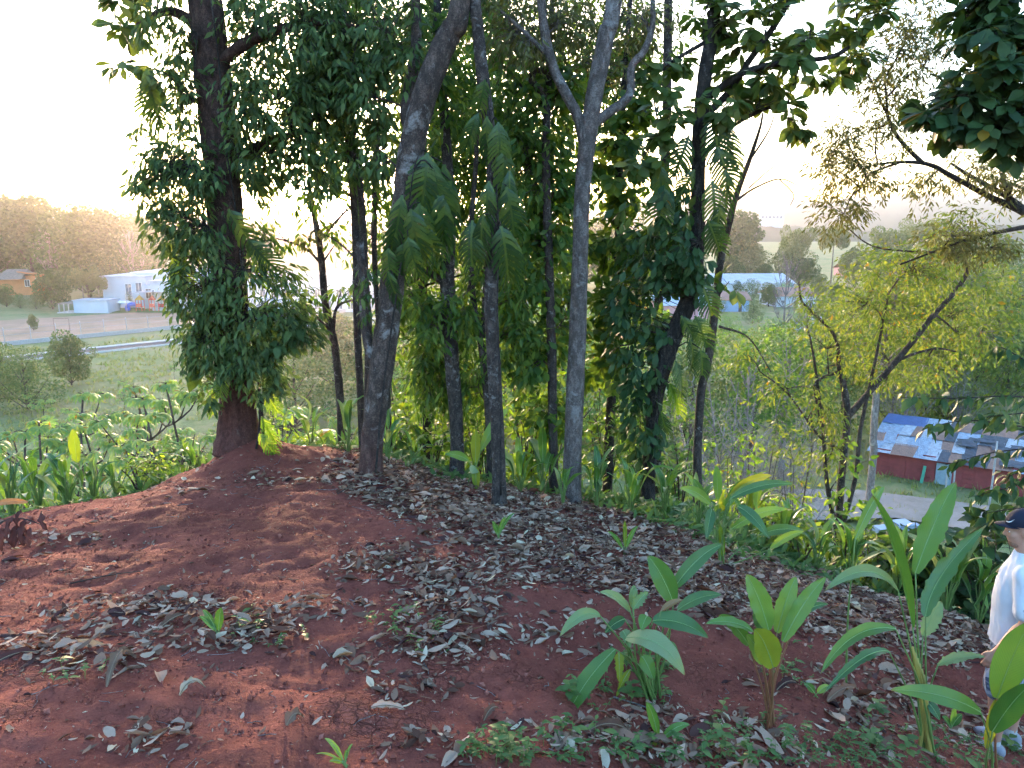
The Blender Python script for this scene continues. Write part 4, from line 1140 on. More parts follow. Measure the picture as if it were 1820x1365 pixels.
def sapling_mesh(seed, tiers, ls=1.0):
    r = random.Random(seed); g = Geo(); P = []; D = []; S = []
    top = np.array([r.uniform(-.06, .06), r.uniform(-.06, .06), 1.0])
    tp = spline([(0, 0, -.1), (r.uniform(-.04, .04), r.uniform(-.04, .04), .5), top], 7)
    add_tube(g, tp, np.linspace(.014, .007, 7) * (.4 + .6 * ls), 5)
    heads = [top]
    for i in range(tiers):
        z = r.uniform(.45, .8) if ls == 1 else r.uniform(.5, .95); a = i * 2.4 + r.random(); st = tp[int(z * 6)]
        e = st + np.array([math.cos(a) * .22, math.sin(a) * .22, r.uniform(.12, .26)]) * (.45 + .55 * ls) * r.uniform(.7, 1.2)
        add_tube(g, spline([st, (st + e) / 2 + [0, 0, -.03], e], 5), np.linspace(.008, .005, 5) * (.35 + .65 * ls), 4, cap=False); heads.append(e)
    for h in heads:
        m = r.randint(8, 12)
        for q in range(m):
            a = q * 2.4 + r.random() * .5
            el = r.uniform(-.15, .5)
            e = h + np.array([math.cos(a), math.sin(a), el]) * r.uniform(.09, .17) * ls
            add_tube(g, [h, e], [.0035 * ls, .0025 * ls], 3, cap=False)
            P.append(e - np.array([math.cos(a), math.sin(a), 0]) * .03); D.append((math.cos(a), math.sin(a), -.35 + r.uniform(-.2, .2))); S.append(r.uniform(.17, .30) * ls)
    V, F = stamp(TP_PALM, np.array(P), np.array(D), np.tile([0, 0, 1.0], (len(P), 1)) + rng.normal(0, .25, (len(P), 3)), np.array(S))
    return g.make('stem', M['bark_thin'], True), fast_mesh('foliage', V, F, M['sapling_leaf'], True)
SAP = [sapling_mesh(20 + i, i % 4) for i in range(5)]
SAPT = [sapling_mesh(40 + i, 5 + 2 * i, .24) for i in range(3)]
def sapling(x, y, h, label, group):
    t = thing('sapling', label, 'sapling', (x, y, hz(x, y)), group, rng.uniform(0, 6.28))
    t.scale = (h, h, h)
    a, b = (SAPT if h > 4 else SAP)[int(rng.integers(3 if h > 4 else 5))]
    link('stem', a, t); link('foliage', b, t)
# large saplings whose heads rise over the crest on the left
for px, top, Y, lab in ((70, 715, 24, 'leafy umbrella-leaved sapling at the far left over the broad-leaved plants'), (110, 700, 30, 'tall umbrella-leaved sapling over the left plants'), (165, 715, 27, 'branched sapling with yellowing leaves on the left slope'),
                        (20, 730, 28, 'umbrella-leaved sapling at the left picture edge'), (225, 700, 26, 'slim sapling halfway to the big trunk'), (280, 665, 24, 'slim pale-green sapling left of the big trunk'),
                        (320, 640, 17, 'yellow-leaved sapling just left of the big trunk'), (545, 735, 15, 'single-stemmed sapling right of the big trunk'), (500, 690, 30, 'slim sapling right behind the big trunk'),
                        (640, 700, 26, 'sapling behind the leaning trunk'), (130, 660, 40, 'taller sapling in the left meadow'), (250, 650, 45, 'sapling in the meadow near the road'), (720, 690, 24, 'sapling between two lichen-spotted trunks')):
    p = PY(px, top, Y); h = p[2] - hz(p[0], Y)
    sapling(p[0], Y, max(1.2, h * .92), lab, None)
n = 0
while n < 46:
    px = rng.uniform(0, 720); Y = rng.uniform(62, 128)
    p = PY(px, 700, Y); x = p[0]
    if not in_meadow(np.array([x]), np.array([Y]))[0]: continue
    sapling(x, Y, rng.uniform(1.6, 3.6), 'small umbrella-leaved sapling scattered in the dry meadow', 'saplings scattered over the meadow'); n += 1

# ================================================================ NEAR TREES
def path(pts, Y, base=None):
    """pts: (px, py[, dY]) from the foot up; returns world points in the plane of distance Y"""
    return np.array([PY(p[0], p[1], Y + (p[2] if len(p) > 2 else 0.0)) for p in pts])
class Tree:
    def __init__(s, name, label, Y, pts, widths, bark, group=None, foot=None, seg=14, rough=.05, cat='tree', grow_up=None):
        """widths in picture px at each point"""
        P = path(pts, Y)
        if grow_up:                      # carry the trunk on above the picture
            P = np.vstack([P, P[-1] + np.array(grow_up)]); widths = list(widths) + [widths[-1] * .6]
        rad = np.array(widths) / 2 / FPX * Y
        f = P[0].copy() if foot is None else np.array([foot[0], foot[1], 0])
        f[2] = hz(f[0], f[1])
        if f[2] < P[0][2] - .05 or foot is not None:
            P = np.vstack([f - [0, 0, .12], P]); rad = np.concatenate([[rad[0] * 1.08], rad])
        else:
            P[0][2] = f[2] - .12
        s.base = f; s.Y = Y
        s.t = thing(name, label, cat, f, group)
        PR = spline(np.hstack([P, rad[:, None]]), max(24, len(P) * 8))
        s.P, s.r = PR[:, :3], PR[:, 3]
        hgt = s.P[:, 2] - f[2]
        fl = 1 + .30 * np.exp(-np.clip(hgt, 0, None) / .16)
        g = Geo(); add_tube(g, s.P, s.r * fl, seg, rough)
        s.bark = bark
        s.trunk = g.wpart(s.t, 'trunk', M[bark])
        s.br = Geo()
    def limb(s, pts, widths, Y=None, part=True, dy=None):
        Y = s.Y if Y is None else Y
        P = np.array([PY(p[0], p[1], Y + (p[2] if len(p) > 2 else 0)) for p in pts])
        rad = np.array(widths) / 2 / FPX * Y
        PR = spline(np.hstack([P, rad[:, None]]), len(P) * 6)
        g = Geo(); add_tube(g, PR[:, :3], PR[:, 3], 9, .05)
        g.wpart(s.t, 'limb', M[s.bark])
        s.P = np.vstack([s.P, PR[:, :3]]); s.r = np.concatenate([s.r, PR[:, 3]])
        return s
    def near(s, c, drop=.25):
        d = np.linalg.norm((s.P - (c - np.array([0, 0, drop]))) * [1, 1, 1.0], axis=1)
        return s.P[int(np.argmin(d))]
    def blob(s, px, py, rx, ry, Y, dY, n, tpl, mat, size=(.10, .14), per=8, droop=.6, spread=.13, wid=1.0, single=0, limb=True, twig=.0035, shell=.15, rosette=False, name='leaf', mass='foliage'):
        c = PY(px, py, Y)
        k = Y / FPX * 1.03
        if limb:
            st = s.near(c); L = np.linalg.norm(c - st)
            mid = st * .5 + c * .5 + np.array([rng.normal(0, .06), rng.normal(0, .06), rng.normal(.05, .05)]) * L
            lp = spline([st, mid, c], 9)
            add_tube(s.br, lp, np.linspace(.010 + .006 * L, .005, 9), 5, cap=False)
        else:
            lp = c[None]
        nsub = max(3, n // 2) if rosette else max(3, n // 4)                      # clumps inside the mass give it an uneven outline
        sub_c = ball(nsub, shell) * rng.uniform(.75, 1.12, (nsub, 1))
        q = sub_c[rng.integers(0, nsub, n)] + rng.normal(0, .12 if rosette else .24, (n, 3))
        q = q * [rx * k, dY, ry * k] + c
        d2 = ((q[:, None, :] - lp[None]) ** 2).sum(-1)
        src = lp[d2.argmin(1)]
        if not limb:                     # foliage that hugs the stem
            d2 = ((q[:, None, :] - s.P[None]) ** 2).sum(-1); src = s.P[d2.argmin(1)]
        if twig:
            for i in range(n):
                m_ = src[i] * .5 + q[i] * .5 + [0, 0, .03]
                add_tube(s.br, np.array([src[i], m_, q[i]]), [twig, twig * .8, twig * .5], 3, cap=False)
        # leaves
        m = per
        ax = nrm(q - src + rng.normal(0, .05, q.shape))
        pos = np.repeat(q, m, 0); axr = np.repeat(ax, m, 0)
        rd_ = nrm(rng.normal(size=pos.shape))
        if rosette:
            pos = pos + rd_ * .02
            D = nrm(rd_ * [1, 1, .5] + axr * .5) + [0, 0, -droop * .6]
            D = D * 1.0
            Zh = axr * .6 + [0, 0, .8] + rng.normal(0, .25, pos.shape)
        else:
            pos = pos + rd_ * spread * rng.random((len(pos), 1)) 
            D = nrm(rd_ * [1, 1, .4] + axr * .4) + np.array([0, 0, -1]) * droop * rng.uniform(.5, 1.5, (len(pos), 1))
            Zh = rng.normal(0, .5, pos.shape) + [0, -.35, .8]
        sc = rng.uniform(size[0], size[1], len(pos))
        put_leaves(s.t, tpl, M[mat], pos, D, Zh, sc, rng.uniform(.8, 1.2, len(pos)) * wid, single, name, mass)
        return s
    def done(s):
        if s.br.n:
            b_ = s.br.wpart(s.t, 'branches', M[s.bark if s.bark not in ('bark_red',) else 'bark_dark']); b_['kind'] = 'stuff'
        return s

# ---- T1: the big trunk on the mound
t1 = Tree('big_tree', 'thick red-barked tree on the red mound, draped in vines', 8.0,
          [(428, 815), (424, 760), (421, 690), (411, 560), (404, 440), (396, 320), (384, 180), (372, 80), (362, -20)], [74, 66, 60, 60, 60, 60, 62, 58, 54], 'bark_red', seg=24, rough=.04, grow_up=(-.2, 0, 3.5))
t1.limb([(372, 60), (300, 20), (225, 60, .1)], [22, 15, 8]).limb([(398, 290), (470, 255, -.1), (540, 235, -.2)], [20, 14, 7]).limb([(380, 120), (450, 70, -.2), (560, 40, -.3), (640, 50, -.3)], [22, 18, 12, 6])
t1.limb([(372, 60), (330, -60), (280, -160)], [26, 20, 12])
for a in [(215, 45, 25, 18, 8.0, .25, 5), (250, 15, 50, 22, 8.1, .4, 6), (235, 110, 28, 18, 7.9, .2, 3), (290, -40, 120, 40, 8.2, .8, 10)]:
    t1.blob(*a, TP_OBOV, 'big_leaf', (.16, .22), 8, .25, rosette=True, single=40, twig=.006, name='leaf')
for a in [(470, 40, 95, 55, 7.9, .6, 70), (560, 60, 80, 70, 7.8, .6, 75), (500, 175, 90, 70, 7.8, .5, 85), (590, 190, 60, 70, 7.9, .5, 60), (480, 270, 70, 50, 7.8, .4, 55), (560, 300, 60, 40, 7.9, .4, 30), (425, 205, 30, 55, 7.7, .2, 22), (640, 110, 60, 110, 8.0, .5, 80), (540, -50, 160, 50, 8.2, .9, 70)]:
    t1.blob(*a[:6], int(a[6] * 1.7), TP_OVATE, 'vine_leaf', (.055, .125), 9, .85, .12)
for a in [(455, 110, 40, 60, 8.3, .4, 40), (610, 260, 50, 60, 8.4, .4, 46), (690, 60, 60, 70, 8.5, .4, 50), (545, 130, 50, 50, 8.4, .5, 50)]:
    t1.blob(*a, TP_OVATE, 'vine_leaf', (.08, .13), 9, .85, .12)
t1.done()

# climbing vines on the big trunk: a plant of its own
def vine(label, tree, Yoff, name='climbing_vine', stems=(), bark='bark_dark', group=None):
    v = object.__new__(Tree)
    v.t = thing(name, label, 'vine', tree.base + np.array([.0, -.18, .0]), group)
    v.Y = tree.Y + Yoff; v.bark = bark; v.br = Geo(); v.base = tree.base
    v.P = tree.P.copy(); v.r = tree.r.copy()
    g = Geo()
    for st in stems:
        P = np.array([PY(p[0], p[1], tree.Y + Yoff + (p[2] if len(p) > 2 else 0)) for p in st])
        add_tube(g, spline(P, 30), np.linspace(.012, .006, 30), 6, .1)
        v.P = np.vstack([v.P, P])
    if g.n: g.wpart(v.t, 'stem', M[bark])
    return v
v1 = vine('green climbing vine hanging in curtains over the thick red trunk', t1, -.28,
          stems=[[(455, 800), (462, 740), (455, 640), (440, 560), (430, 480), (420, 380), (400, 250), (390, 120), (375, 0)], [(392, 690), (375, 600), (372, 500), (365, 400), (350, 300), (345, 180), (350, 60)], [(465, 830), (470, 780), (466, 720), (470, 650)]])
for a in [(312, 50, 42, 60, 7.85, .25, 60), (305, 120, 40, 55, 7.85, .25, 56), (318, 190, 26, 45, 7.85, .2, 34), (300, 290, 40, 36, 7.85, .25, 28), (330, 335, 55, 50, 7.75, .25, 76), (318, 420, 48, 60, 7.75, .25, 74),
          (362, 300, 26, 55, 7.6, .15, 34), (355, 400, 34, 60, 7.6, .15, 44), (340, 500, 34, 55, 7.7, .25, 52), (390, 560, 55, 42, 7.6, .2, 74), (450, 510, 45, 40, 7.6, .2, 50), (490, 560, 42, 55, 7.7, .25, 60), (430, 615, 75, 48, 7.55, .2, 120), (400, 655, 45, 26, 7.6, .2, 36), (462, 655, 32, 45, 7.6, .2, 36),
          (345, 590, 22, 70, 7.75, .2, 40), (440, 300, 36, 60, 8.05, .25, 44), (452, 420, 30, 40, 8.0, .25, 24)]:
    v1.blob(a[0], a[1], a[2] * 1.15, a[3] * 1.1, a[4], a[5], int(a[6] * .95), TP_OVATE, 'vine_leaf', (.05, .125), 8, .9, .13, limb=False)
for a in [(512, 505, 24, 30, 7.8, .2, 14), (548, 615, 26, 24, 7.7, .2, 12), (318, 560, 22, 36, 7.75, .2, 16), (338, 655, 20, 34, 7.7, .2, 14), (498, 690, 24, 26, 7.65, .2, 12), (372, 700, 24, 22, 7.6, .15, 10), (270, 250, 30, 26, 7.85, .2, 12), (268, 390, 26, 30, 7.8, .2, 12), (545, 545, 22, 30, 7.75, .2, 10)]:
    v1.blob(*a, TP_OVATE, 'vine_leaf', (.06, .12), 7, .8, .12, limb=False)
v1.blob(280, 320, 40, 50, 7.85, .3, 30, TP_LANCE, 'vine_leaf', (.08, .12), 8, .8, .12, limb=False)
v1.blob(525, 590, 30, 40, 7.75, .25, 26, TP_OVATE, 'vine_leaf', (.08, .12), 8, .9, .12, limb=False)
v1.blob(295, 400, 40, 60, 7.8, .3, 40, TP_OVATE, 'vine_leaf', (.08, .12), 8, .9, .12, limb=False)
v1.blob(295, 315, 45, 55, 7.8, .3, 26, TP_LANCE, 'vine_leaf', (.09, .13), 8, .8, .12, limb=False)
v1.blob(515, 600, 28, 45, 7.6, .2, 12, TP_HEART, 'vine_leaf', (.10, .14), 5, 1.0, .08, limb=False)
def fronds(v, items, mat='frond_leaf', tset=None, size=(.42, .6), name='leaf'):
    """each: px, py of the leaf base, direction (dx, dy in picture), Y"""
    for i, it in enumerate(items):
        px, py, dx, dy, Y = it[:5]
        m_ = it[5] if len(it) > 5 else mat
        a = PY(px, py, Y); b = PY(px + dx, py + dy, Y - .12 * rng.random())
        L = np.linalg.norm(b - a)
        tp = (tset or TP_PINN)[i % len(tset or TP_PINN)]
        st = v.near(a, .1)
        add_tube(v.br, spline([st, (st + a) / 2 + [0, 0, .08], a], 6), [.007] * 5 + [.005], 4, cap=False)
        zh = np.array([rng.normal(0, .35), -1 + rng.normal(0, .3), .35])
        o = link(name, tpl_mesh(tp, M[m_], name), v.t, frame_matrix(a - np.array(v.t.location), b - a, zh, L, rng.uniform(.85, 1.1)))
fronds(v1, [(312, 450, 10, 75, 7.7, 'bright_leaf'), (330, 465, -18, 70, 7.72), (452, 430, 32, 70, 7.7, 'bright_leaf'), (440, 425, 45, 60, 7.65), (405, 370, 40, 80, 7.6), (260, 120, 12, 95, 7.7), (270, 130, -8, 80, 7.7), (425, 280, 45, 60, 7.7), (470, 560, 20, 60, 7.6), (400, 660, -16, 45, 7.6, 'bright_leaf'), (378, 690, -8, 45, 7.65, 'bright_leaf'), (345, 590, -8, 80, 7.7), (480, 640, 4, 60, 7.6), (520, 130, 30, 60, 7.8), (465, 740, 18, 50, 7.7, 'bright_leaf'), (470, 690, 20, 45, 7.7, 'bright_leaf'), (460, 770, 24, 35, 7.65, 'bright_leaf')])
fronds(v1, [(350, 640, -6, 70, 7.7), (365, 560, -20, 70, 7.7), (385, 500, -30, 60, 7.65), (470, 610, 14, 60, 7.6)], 'vine_leaf', [TP_HEARTN])
v1.done()

# ---- T2: leaning tree, lichen-blotched
t2 = Tree('leaning_tree', 'leaning lichen-blotched tree at the edge of the red mound', 7.3,
          [(657, 857), (662, 780), (671, 700), (688, 580), (700, 480), (716, 380), (730, 280), (748, 190), (780, 100), (803, 50), (822, -20)], [37, 38, 42, 44, 42, 42, 44, 42, 40, 36, 34], 'bark_mottled', seg=18, rough=.06, grow_up=(.5, .2, 3))
t2.limb([(735, 260), (722, 190, .15), (738, 100, .3), (740, 0, .4), (745, -60, .5)], [22, 22, 20, 16, 14]).limb([(663, 640), (650, 590, .1), (645, 520, .2), (640, 430, .3)], [20, 17, 15, 14])
for a in [(690, 60, 55, 90, 7.6, .4, 60), (650, 170, 40, 70, 7.6, .3, 40), (670, 260, 35, 50, 7.5, .3, 22), (735, -40, 110, 60, 7.7, .8, 50)]:
    t2.blob(*a[:6], int(a[6] * 1.4), TP_OVATE, 'vine_leaf', (.08, .13), 8, .9, .13)
t2.done()
v2 = vine('dark climbing vine with long split leaves on the leaning trunk', t2, -.16, stems=[[(668, 840), (680, 700), (705, 520), (722, 400), (735, 300)]])
fronds(v2, [(715, 345, -12, 95, 7.05), (730, 370, 5, 90, 7.05), (745, 360, 12, 90, 7.1), (700, 400, -12, 70, 7.1), (690, 440, 0, 60, 7.1), (770, 300, 14, 90, 7.2), (790, 290, -6, 110, 7.3), (800, 320, 14, 100, 7.3), (760, 270, -5, 90, 7.2), (690, 480, 6, 60, 7.1), (720, 430, -8, 60, 7.1), (740, 400, 30, 60, 7.2), (780, 340, 4, 90, 7.25), (725, 420, 14, 70, 7.05)], 'frond_leaf', [TP_PINN[2], TP_PINN[1], TP_PINN[0]])
v2.blob(670, 530, 30, 60, 7.15, .15, 12, TP_OVATE, 'vine_leaf', (.08, .12), 6, 1.0, .1, limb=False)
v2.done()

# ---- slender stems behind the leaning tree
s1 = Tree('slender_tree', 'slender tree just left of the leaning trunk, straight stem', 8.6, [(645, 800), (640, 690), (634, 560), (632, 420), (622, 280), (606, 140), (600, 0), (596, -60)], [13, 13, 13, 13, 12, 12, 10, 9], 'bark_thin', foot=(-1.75, 8.75), seg=9)
s1.blob(600, 330, 40, 30, 8.5, .3, 14, TP_OVATE, 'canopy_leaf', (.08, .12), 7, .7, .12).blob(560, 410, 40, 28, 8.6, .3, 8, TP_OVATE, 'olive_leaf', (.08, .11), 6, .6, .12).done()
s2 = Tree('slender_tree', 'second slender stem, touching the leaning trunk on its left', 8.4, [(652, 800), (655, 620), (648, 470), (640, 330), (622, 200), (612, 60), (612, -60)], [14, 14, 13, 12, 12, 11, 10], 'bark_thin', foot=(-1.62, 8.55), seg=9)
s2.blob(600, 120, 50, 80, 8.4, .4, 40, TP_OVATE, 'canopy_leaf', (.09, .13), 8, .8, .12).done()
s3 = Tree('slender_tree', 'short slender stem seen right under the leaning trunk', 9.4, [(694, 800), (690, 740), (688, 690), (672, 560), (665, 420), (668, 280)], [11, 11, 11, 10, 10, 9], 'bark_thin', foot=(-1.5, 9.6), seg=8)
s3.blob(680, 330, 40, 60, 9.3, .4, 26, TP_OVATE, 'canopy_leaf', (.09, .13), 7, .8, .12).done()
t4 = Tree('crooked_tree', 'crooked thin tree with sparse leaves in front of the sunset', 9.6, [(607, 800), (605, 720), (598, 640), (592, 600), (578, 540), (570, 450), (556, 370), (548, 320)], [15, 15, 14, 14, 13, 12, 9, 7], 'bark_thin', seg=9)
t4.limb([(592, 590), (600, 545), (640, 530)], [7, 5, 3]).limb([(572, 470), (540, 440), (480, 420)], [5, 4, 2]).limb([(566, 430), (610, 380), (640, 350)], [6, 4, 3]).limb([(590, 590), (560, 560, -.2), (530, 520, -.3)], [5, 4, 2])
for a in [(500, 420, 50, 30, 9.5, .3, 9), (540, 350, 50, 40, 9.5, .3, 16), (590, 330, 40, 40, 9.5, .3, 14), (600, 430, 30, 50, 9.5, .3, 9), (530, 540, 35, 40, 9.4, .3, 9), (605, 520, 30, 30, 9.5, .3, 6), (575, 285, 50, 35, 9.6, .3, 16)]:
    t4.blob(*a, TP_LANCE, 'canopy_leaf', (.10, .15), 6, .9, .14)
t4.done()

# ---- T5 .. T8
t5 = Tree('spotted_tree', 'white-spotted trunk between the leaning tree and the dark trunk', 8.8, [(811, 846), (812, 770), (806, 680), (798, 570), (795, 480), (799, 390), (795, 280), (785, 150), (775, 0), (770, -60)], [25, 25, 26, 27, 26, 22, 18, 16, 15, 14], 'bark_spotted', seg=14)
t5.limb([(800, 510), (770, 490), (735, 465), (715, 440)], [14, 13, 12, 9])
for a in [(770, 180, 50, 80, 8.8, .4, 46), (800, 60, 60, 70, 8.9, .5, 50), (770, 570, 50, 60, 8.6, .3, 26), (830, 520, 36, 60, 8.7, .3, 22), (760, 420, 40, 60, 8.8, .3, 24), (740, 540, 35, 50, 8.8, .3, 18)]:
    t5.blob(*a[:6], int(a[6] * 1.7), TP_LANCE, 'canopy_leaf', (.10, .15), 8, .8, .14)
t5.done()
t6 = Tree('dark_trunk_tree', 'dark straight trunk with pale blotches in the middle of the row', 7.3, [(888, 903), (886, 820), (882, 730), (876, 620), (873, 520), (878, 420), (877, 320), (868, 220), (856, 120), (848, 40), (843, -30)], [25, 25, 25, 25, 25, 24, 23, 22, 21, 20, 19], 'bark_spotted', seg=14, grow_up=(-.1, .1, 2.5))
t6.done()
v6 = vine('dark broad-leaved vine hanging on the dark straight trunk', t6, -.14, stems=[[(890, 880), (889, 700), (884, 560), (886, 420), (880, 300), (868, 180)]])
fronds(v6, [(862, 140, -8, 70, 7.1), (866, 205, -10, 75, 7.1), (885, 215, 12, 75, 7.1), (850, 200, -20, 60, 7.15), (895, 265, 16, 90, 7.15), (870, 320, -14, 80, 7.1), (900, 330, 20, 90, 7.15), (860, 380, -20, 90, 7.1), (890, 400, 22, 90, 7.1), (910, 420, 10, 80, 7.2), (840, 390, -10, 80, 7.2), (905, 300, 8, 80, 7.2)], 'frond_leaf', [TP_PINN[1], TP_PINN[2], TP_PINN[0], TP_PINN[2]])
v6.done()
t6b = Tree('slender_tree', 'thin pale curved stem right behind the dark straight trunk', 8.9, [(870, 790), (866, 720), (856, 620), (842, 540), (837, 470), (838, 400), (845, 300), (850, 200)], [12, 12, 12, 11, 10, 9, 8, 7], 'bark_thin', seg=8)
t6b.limb([(857, 600), (862, 520), (864, 440), (866, 380)], [10, 9, 8, 7])
for a in [(890, 600, 50, 70, 8.9, .3, 34), (930, 520, 50, 70, 9.0, .4, 36), (850, 680, 50, 50, 9.0, .3, 26)]:
    t6b.blob(*a[:6], int(a[6] * 1.6), TP_LANCE, 'canopy_leaf', (.10, .15), 8, .8, .14)
t6b.done()
t7 = Tree('forked_pale_tree', 'pale grey trunk forking high up, right of the row centre', 8.0, [(1015, 893), (1018, 800), (1023, 680), (1028, 560), (1031, 450), (1035, 340), (1046, 240), (1060, 150), (1078, 60), (1094, -20)], [33, 33, 33, 30, 28, 28, 29, 29, 28, 26], 'bark_pale', seg=18, grow_up=(.3, .1, 3))
t7.limb([(1040, 280), (1030, 215), (1005, 165), (980, 110), (966, 40), (960, -30)], [16, 18, 18, 17, 15, 13]).limb([(1050, 225), (1075, 205), (1118, 170), (1122, 120), (1145, 90), (1160, 40), (1158, -30)], [17, 17, 15, 13, 12, 10, 8]).limb([(975, 100), (930, 55), (890, 20)], [9, 7, 5])
for a in [(920, 60, 60, 60, 8.3, .5, 48), (990, 30, 60, 50, 8.4, .5, 40), (1140, 30, 50, 40, 8.3, .4, 18), (1000, -50, 130, 50, 8.5, .8, 50), (1060, 120, 60, 50, 8.8, .4, 24)]:
    t7.blob(*a[:6], int(a[6] * 2), TP_LANCE, 'olive_leaf', (.07, .11), 9, .6, .14)
t7.done()
t8 = Tree('hooked_slim_tree', 'slim trunk with a hooked top left of the pale forked trunk', 8.8, [(984, 830), (982, 720), (980, 600), (976, 480), (972, 360), (970, 260), (972, 190), (960, 160), (946, 145), (950, 125), (972, 128)], [17, 17, 17, 16, 15, 14, 12, 12, 12, 11, 9], 'bark_thin', seg=9)
t8.limb([(971, 240), (975, 150, .1), (978, 60, .2), (985, -30, .3)], [13, 11, 9, 7])
for a in [(930, 160, 60, 70, 9.0, .4, 50), (990, 190, 40, 70, 9.1, .4, 34), (940, 300, 55, 80, 9.0, .4, 54), (1000, 330, 40, 80, 9.1, .4, 38), (960, 440, 60, 70, 9.0, .4, 50), (1010, 560, 40, 70, 9.1, .4, 26), (950, 620, 50, 80, 9.0, .4, 44), (975, 740, 50, 50, 9.0, .4, 26)]:
    t8.blob(*a[:6], int(a[6] * 1.7), TP_OVATE if a[0] < 950 else TP_OBOV, 'canopy_leaf', (.11, .16), 8, .7, .14)
t8.done()

# ---- dense leafy trees filling the gap behind the row
c1 = Tree('leafy_tree', 'dense leafy tree filling the gap behind the spotted trunk', 10.2, [(760, 800), (758, 700), (750, 560), (760, 400), (770, 240), (765, 100), (770, -40)], [16, 16, 15, 14, 12, 10, 8], 'bark_dark', foot=(-1.15, 10.3), seg=9)
for a in [(740, 500, 60, 80, 10.0, .6, 50), (800, 330, 70, 80, 10.0, .6, 66), (720, 300, 50, 80, 10.1, .6, 40), (830, 180, 60, 80, 10.0, .6, 56), (800, 640, 70, 80, 9.8, .6, 60), (760, 680, 60, 70, 9.8, .5, 44), (880, 480, 60, 80, 10.1, .6, 54), (900, 280, 50, 90, 10.1, .6, 50), (700, 600, 40, 60, 10.1, .5, 20)]:
    c1.blob(*a[:6], int(a[6] * 2.2), TP_LANCE, 'canopy_leaf', (.08, .17), 9, .8, .16)
c1.done()
c2 = Tree('leafy_tree', 'big-leaved tree behind the pale forked trunk', 10.4, [(1080, 860), (1085, 740), (1095, 600), (1100, 450), (1100, 300), (1110, 150), (1120, 0)], [18, 18, 17, 15, 13, 11, 8], 'bark_dark', foot=(1.35, 10.5), seg=9)
for a in [(1080, 440, 50, 70, 10.2, .5, 22), (1110, 330, 50, 60, 10.2, .5, 18), (1100, 540, 50, 70, 10.0, .5, 24), (1080, 640, 50, 60, 10.0, .5, 20), (1130, 210, 50, 60, 10.2, .5, 16), (1160, 450, 50, 60, 10.0, .5, 20), (1080, 260, 40, 60, 10.2, .5, 14), (1150, 600, 40, 60, 10.0, .5, 14), (1100, 120, 60, 50, 10.3, .5, 14)]:
    c2.blob(*a[:6], int(a[6] * 2.0), TP_OBOV, 'canopy_leaf', (.15, .22), 9, .7, rosette=True, single=26, twig=.005)
c2.done()

c3 = Tree('leafy_tree', 'tall fine-leaved tree closing the canopy behind the dark straight trunk', 11.6, [(880, 860), (885, 700), (880, 500), (890, 300), (885, 120), (890, -40)], [16, 15, 14, 12, 10, 8], 'bark_dark', foot=(-.25, 11.7), seg=9)
for a in [(700, 120, 70, 90, 11.4, .7, 70), (790, 100, 70, 90, 11.4, .7, 76), (880, 60, 70, 80, 11.4, .7, 70), (960, 110, 60, 90, 11.4, .7, 66), (1030, 60, 50, 80, 11.5, .6, 50), (860, 250, 70, 90, 11.4, .7, 76), (950, 330, 60, 90, 11.4, .7, 64), (760, 300, 70, 90, 11.4, .7, 72), (1010, 240, 40, 80, 11.5, .5, 40), (850, 420, 70, 80, 11.3, .7, 64), (690, 420, 50, 70, 11.4, .6, 34), (1010, 440, 40, 80, 11.5, .5, 36), (900, -20, 200, 50, 11.6, .9, 60), (1090, 60, 60, 70, 11.5, .6, 50), (1110, 170, 60, 60, 11.5, .6, 46), (1150, 80, 50, 60, 11.5, .6, 30), (1040, 160, 50, 70, 11.5, .6, 40), (740, 30, 80, 50, 11.4, .7, 50), (640, 30, 70, 50, 11.4, .6, 40), (1100, 300, 50, 70, 11.5, .5, 30), (830, 560, 60, 70, 11.2, .6, 44), (940, 520, 60, 80, 11.3, .6, 50)]:
    c3.blob(*a[:6], int(a[6] * 1.9), TP_LANCE, 'canopy_leaf', (.08, .15), 9, .7, .18)
c3.done()
c4 = Tree('leafy_tree', 'fine-leaved tree in front of the sun glow left of the leaning trunk', 10.8, [(665, 830), (660, 700), (655, 560), (640, 400), (625, 240), (610, 80), (600, -40)], [12, 12, 11, 10, 9, 8, 6], 'bark_thin', foot=(-2.1, 10.9), seg=8)
for a in [(590, 230, 50, 60, 10.8, .5, 56), (640, 300, 40, 60, 10.8, .5, 40), (660, 420, 40, 60, 10.7, .5, 30), (540, 180, 50, 50, 10.8, .5, 46), (620, 120, 60, 70, 10.8, .5, 60), (560, 60, 60, 50, 10.8, .5, 50), (585, 300, 45, 30, 10.9, .4, 20)]:
    c4.blob(*a[:6], int(a[6] * 1.4), TP_LANCE, 'canopy_leaf', (.07, .13), 9, .7, .16)
c4.done()

# ---- T9 / T10 / T11 on the right of the row
t9 = Tree('vine_covered_tree', 'dark vine-covered trunk bending right with broad crown leaves', 8.8, [(1152, 868), (1156, 800), (1166, 700), (1192, 610), (1225, 530), (1238, 450), (1240, 350), (1243, 240), (1252, 140), (1266, 60), (1278, -20)], [24, 26, 30, 32, 30, 26, 24, 24, 24, 22, 20], 'bark_dark', seg=14, grow_up=(.4, 0, 2.5))
t9.limb([(1246, 210), (1290, 170), (1330, 110), (1380, 40), (1420, -30)], [14, 12, 11, 10, 8]).limb([(1250, 180), (1320, 130, -.2), (1400, 110, -.3), (1480, 100, -.4), (1540, 60, -.4)], [13, 11, 9, 7, 5]).limb([(1244, 280), (1300, 225), (1370, 190), (1430, 180)], [9, 8, 6, 4]).limb([(1241, 330), (1200, 270), (1170, 220)], [8, 6, 4]).limb([(1262, 70), (1210, 100), (1180, 120)], [8, 6, 4])
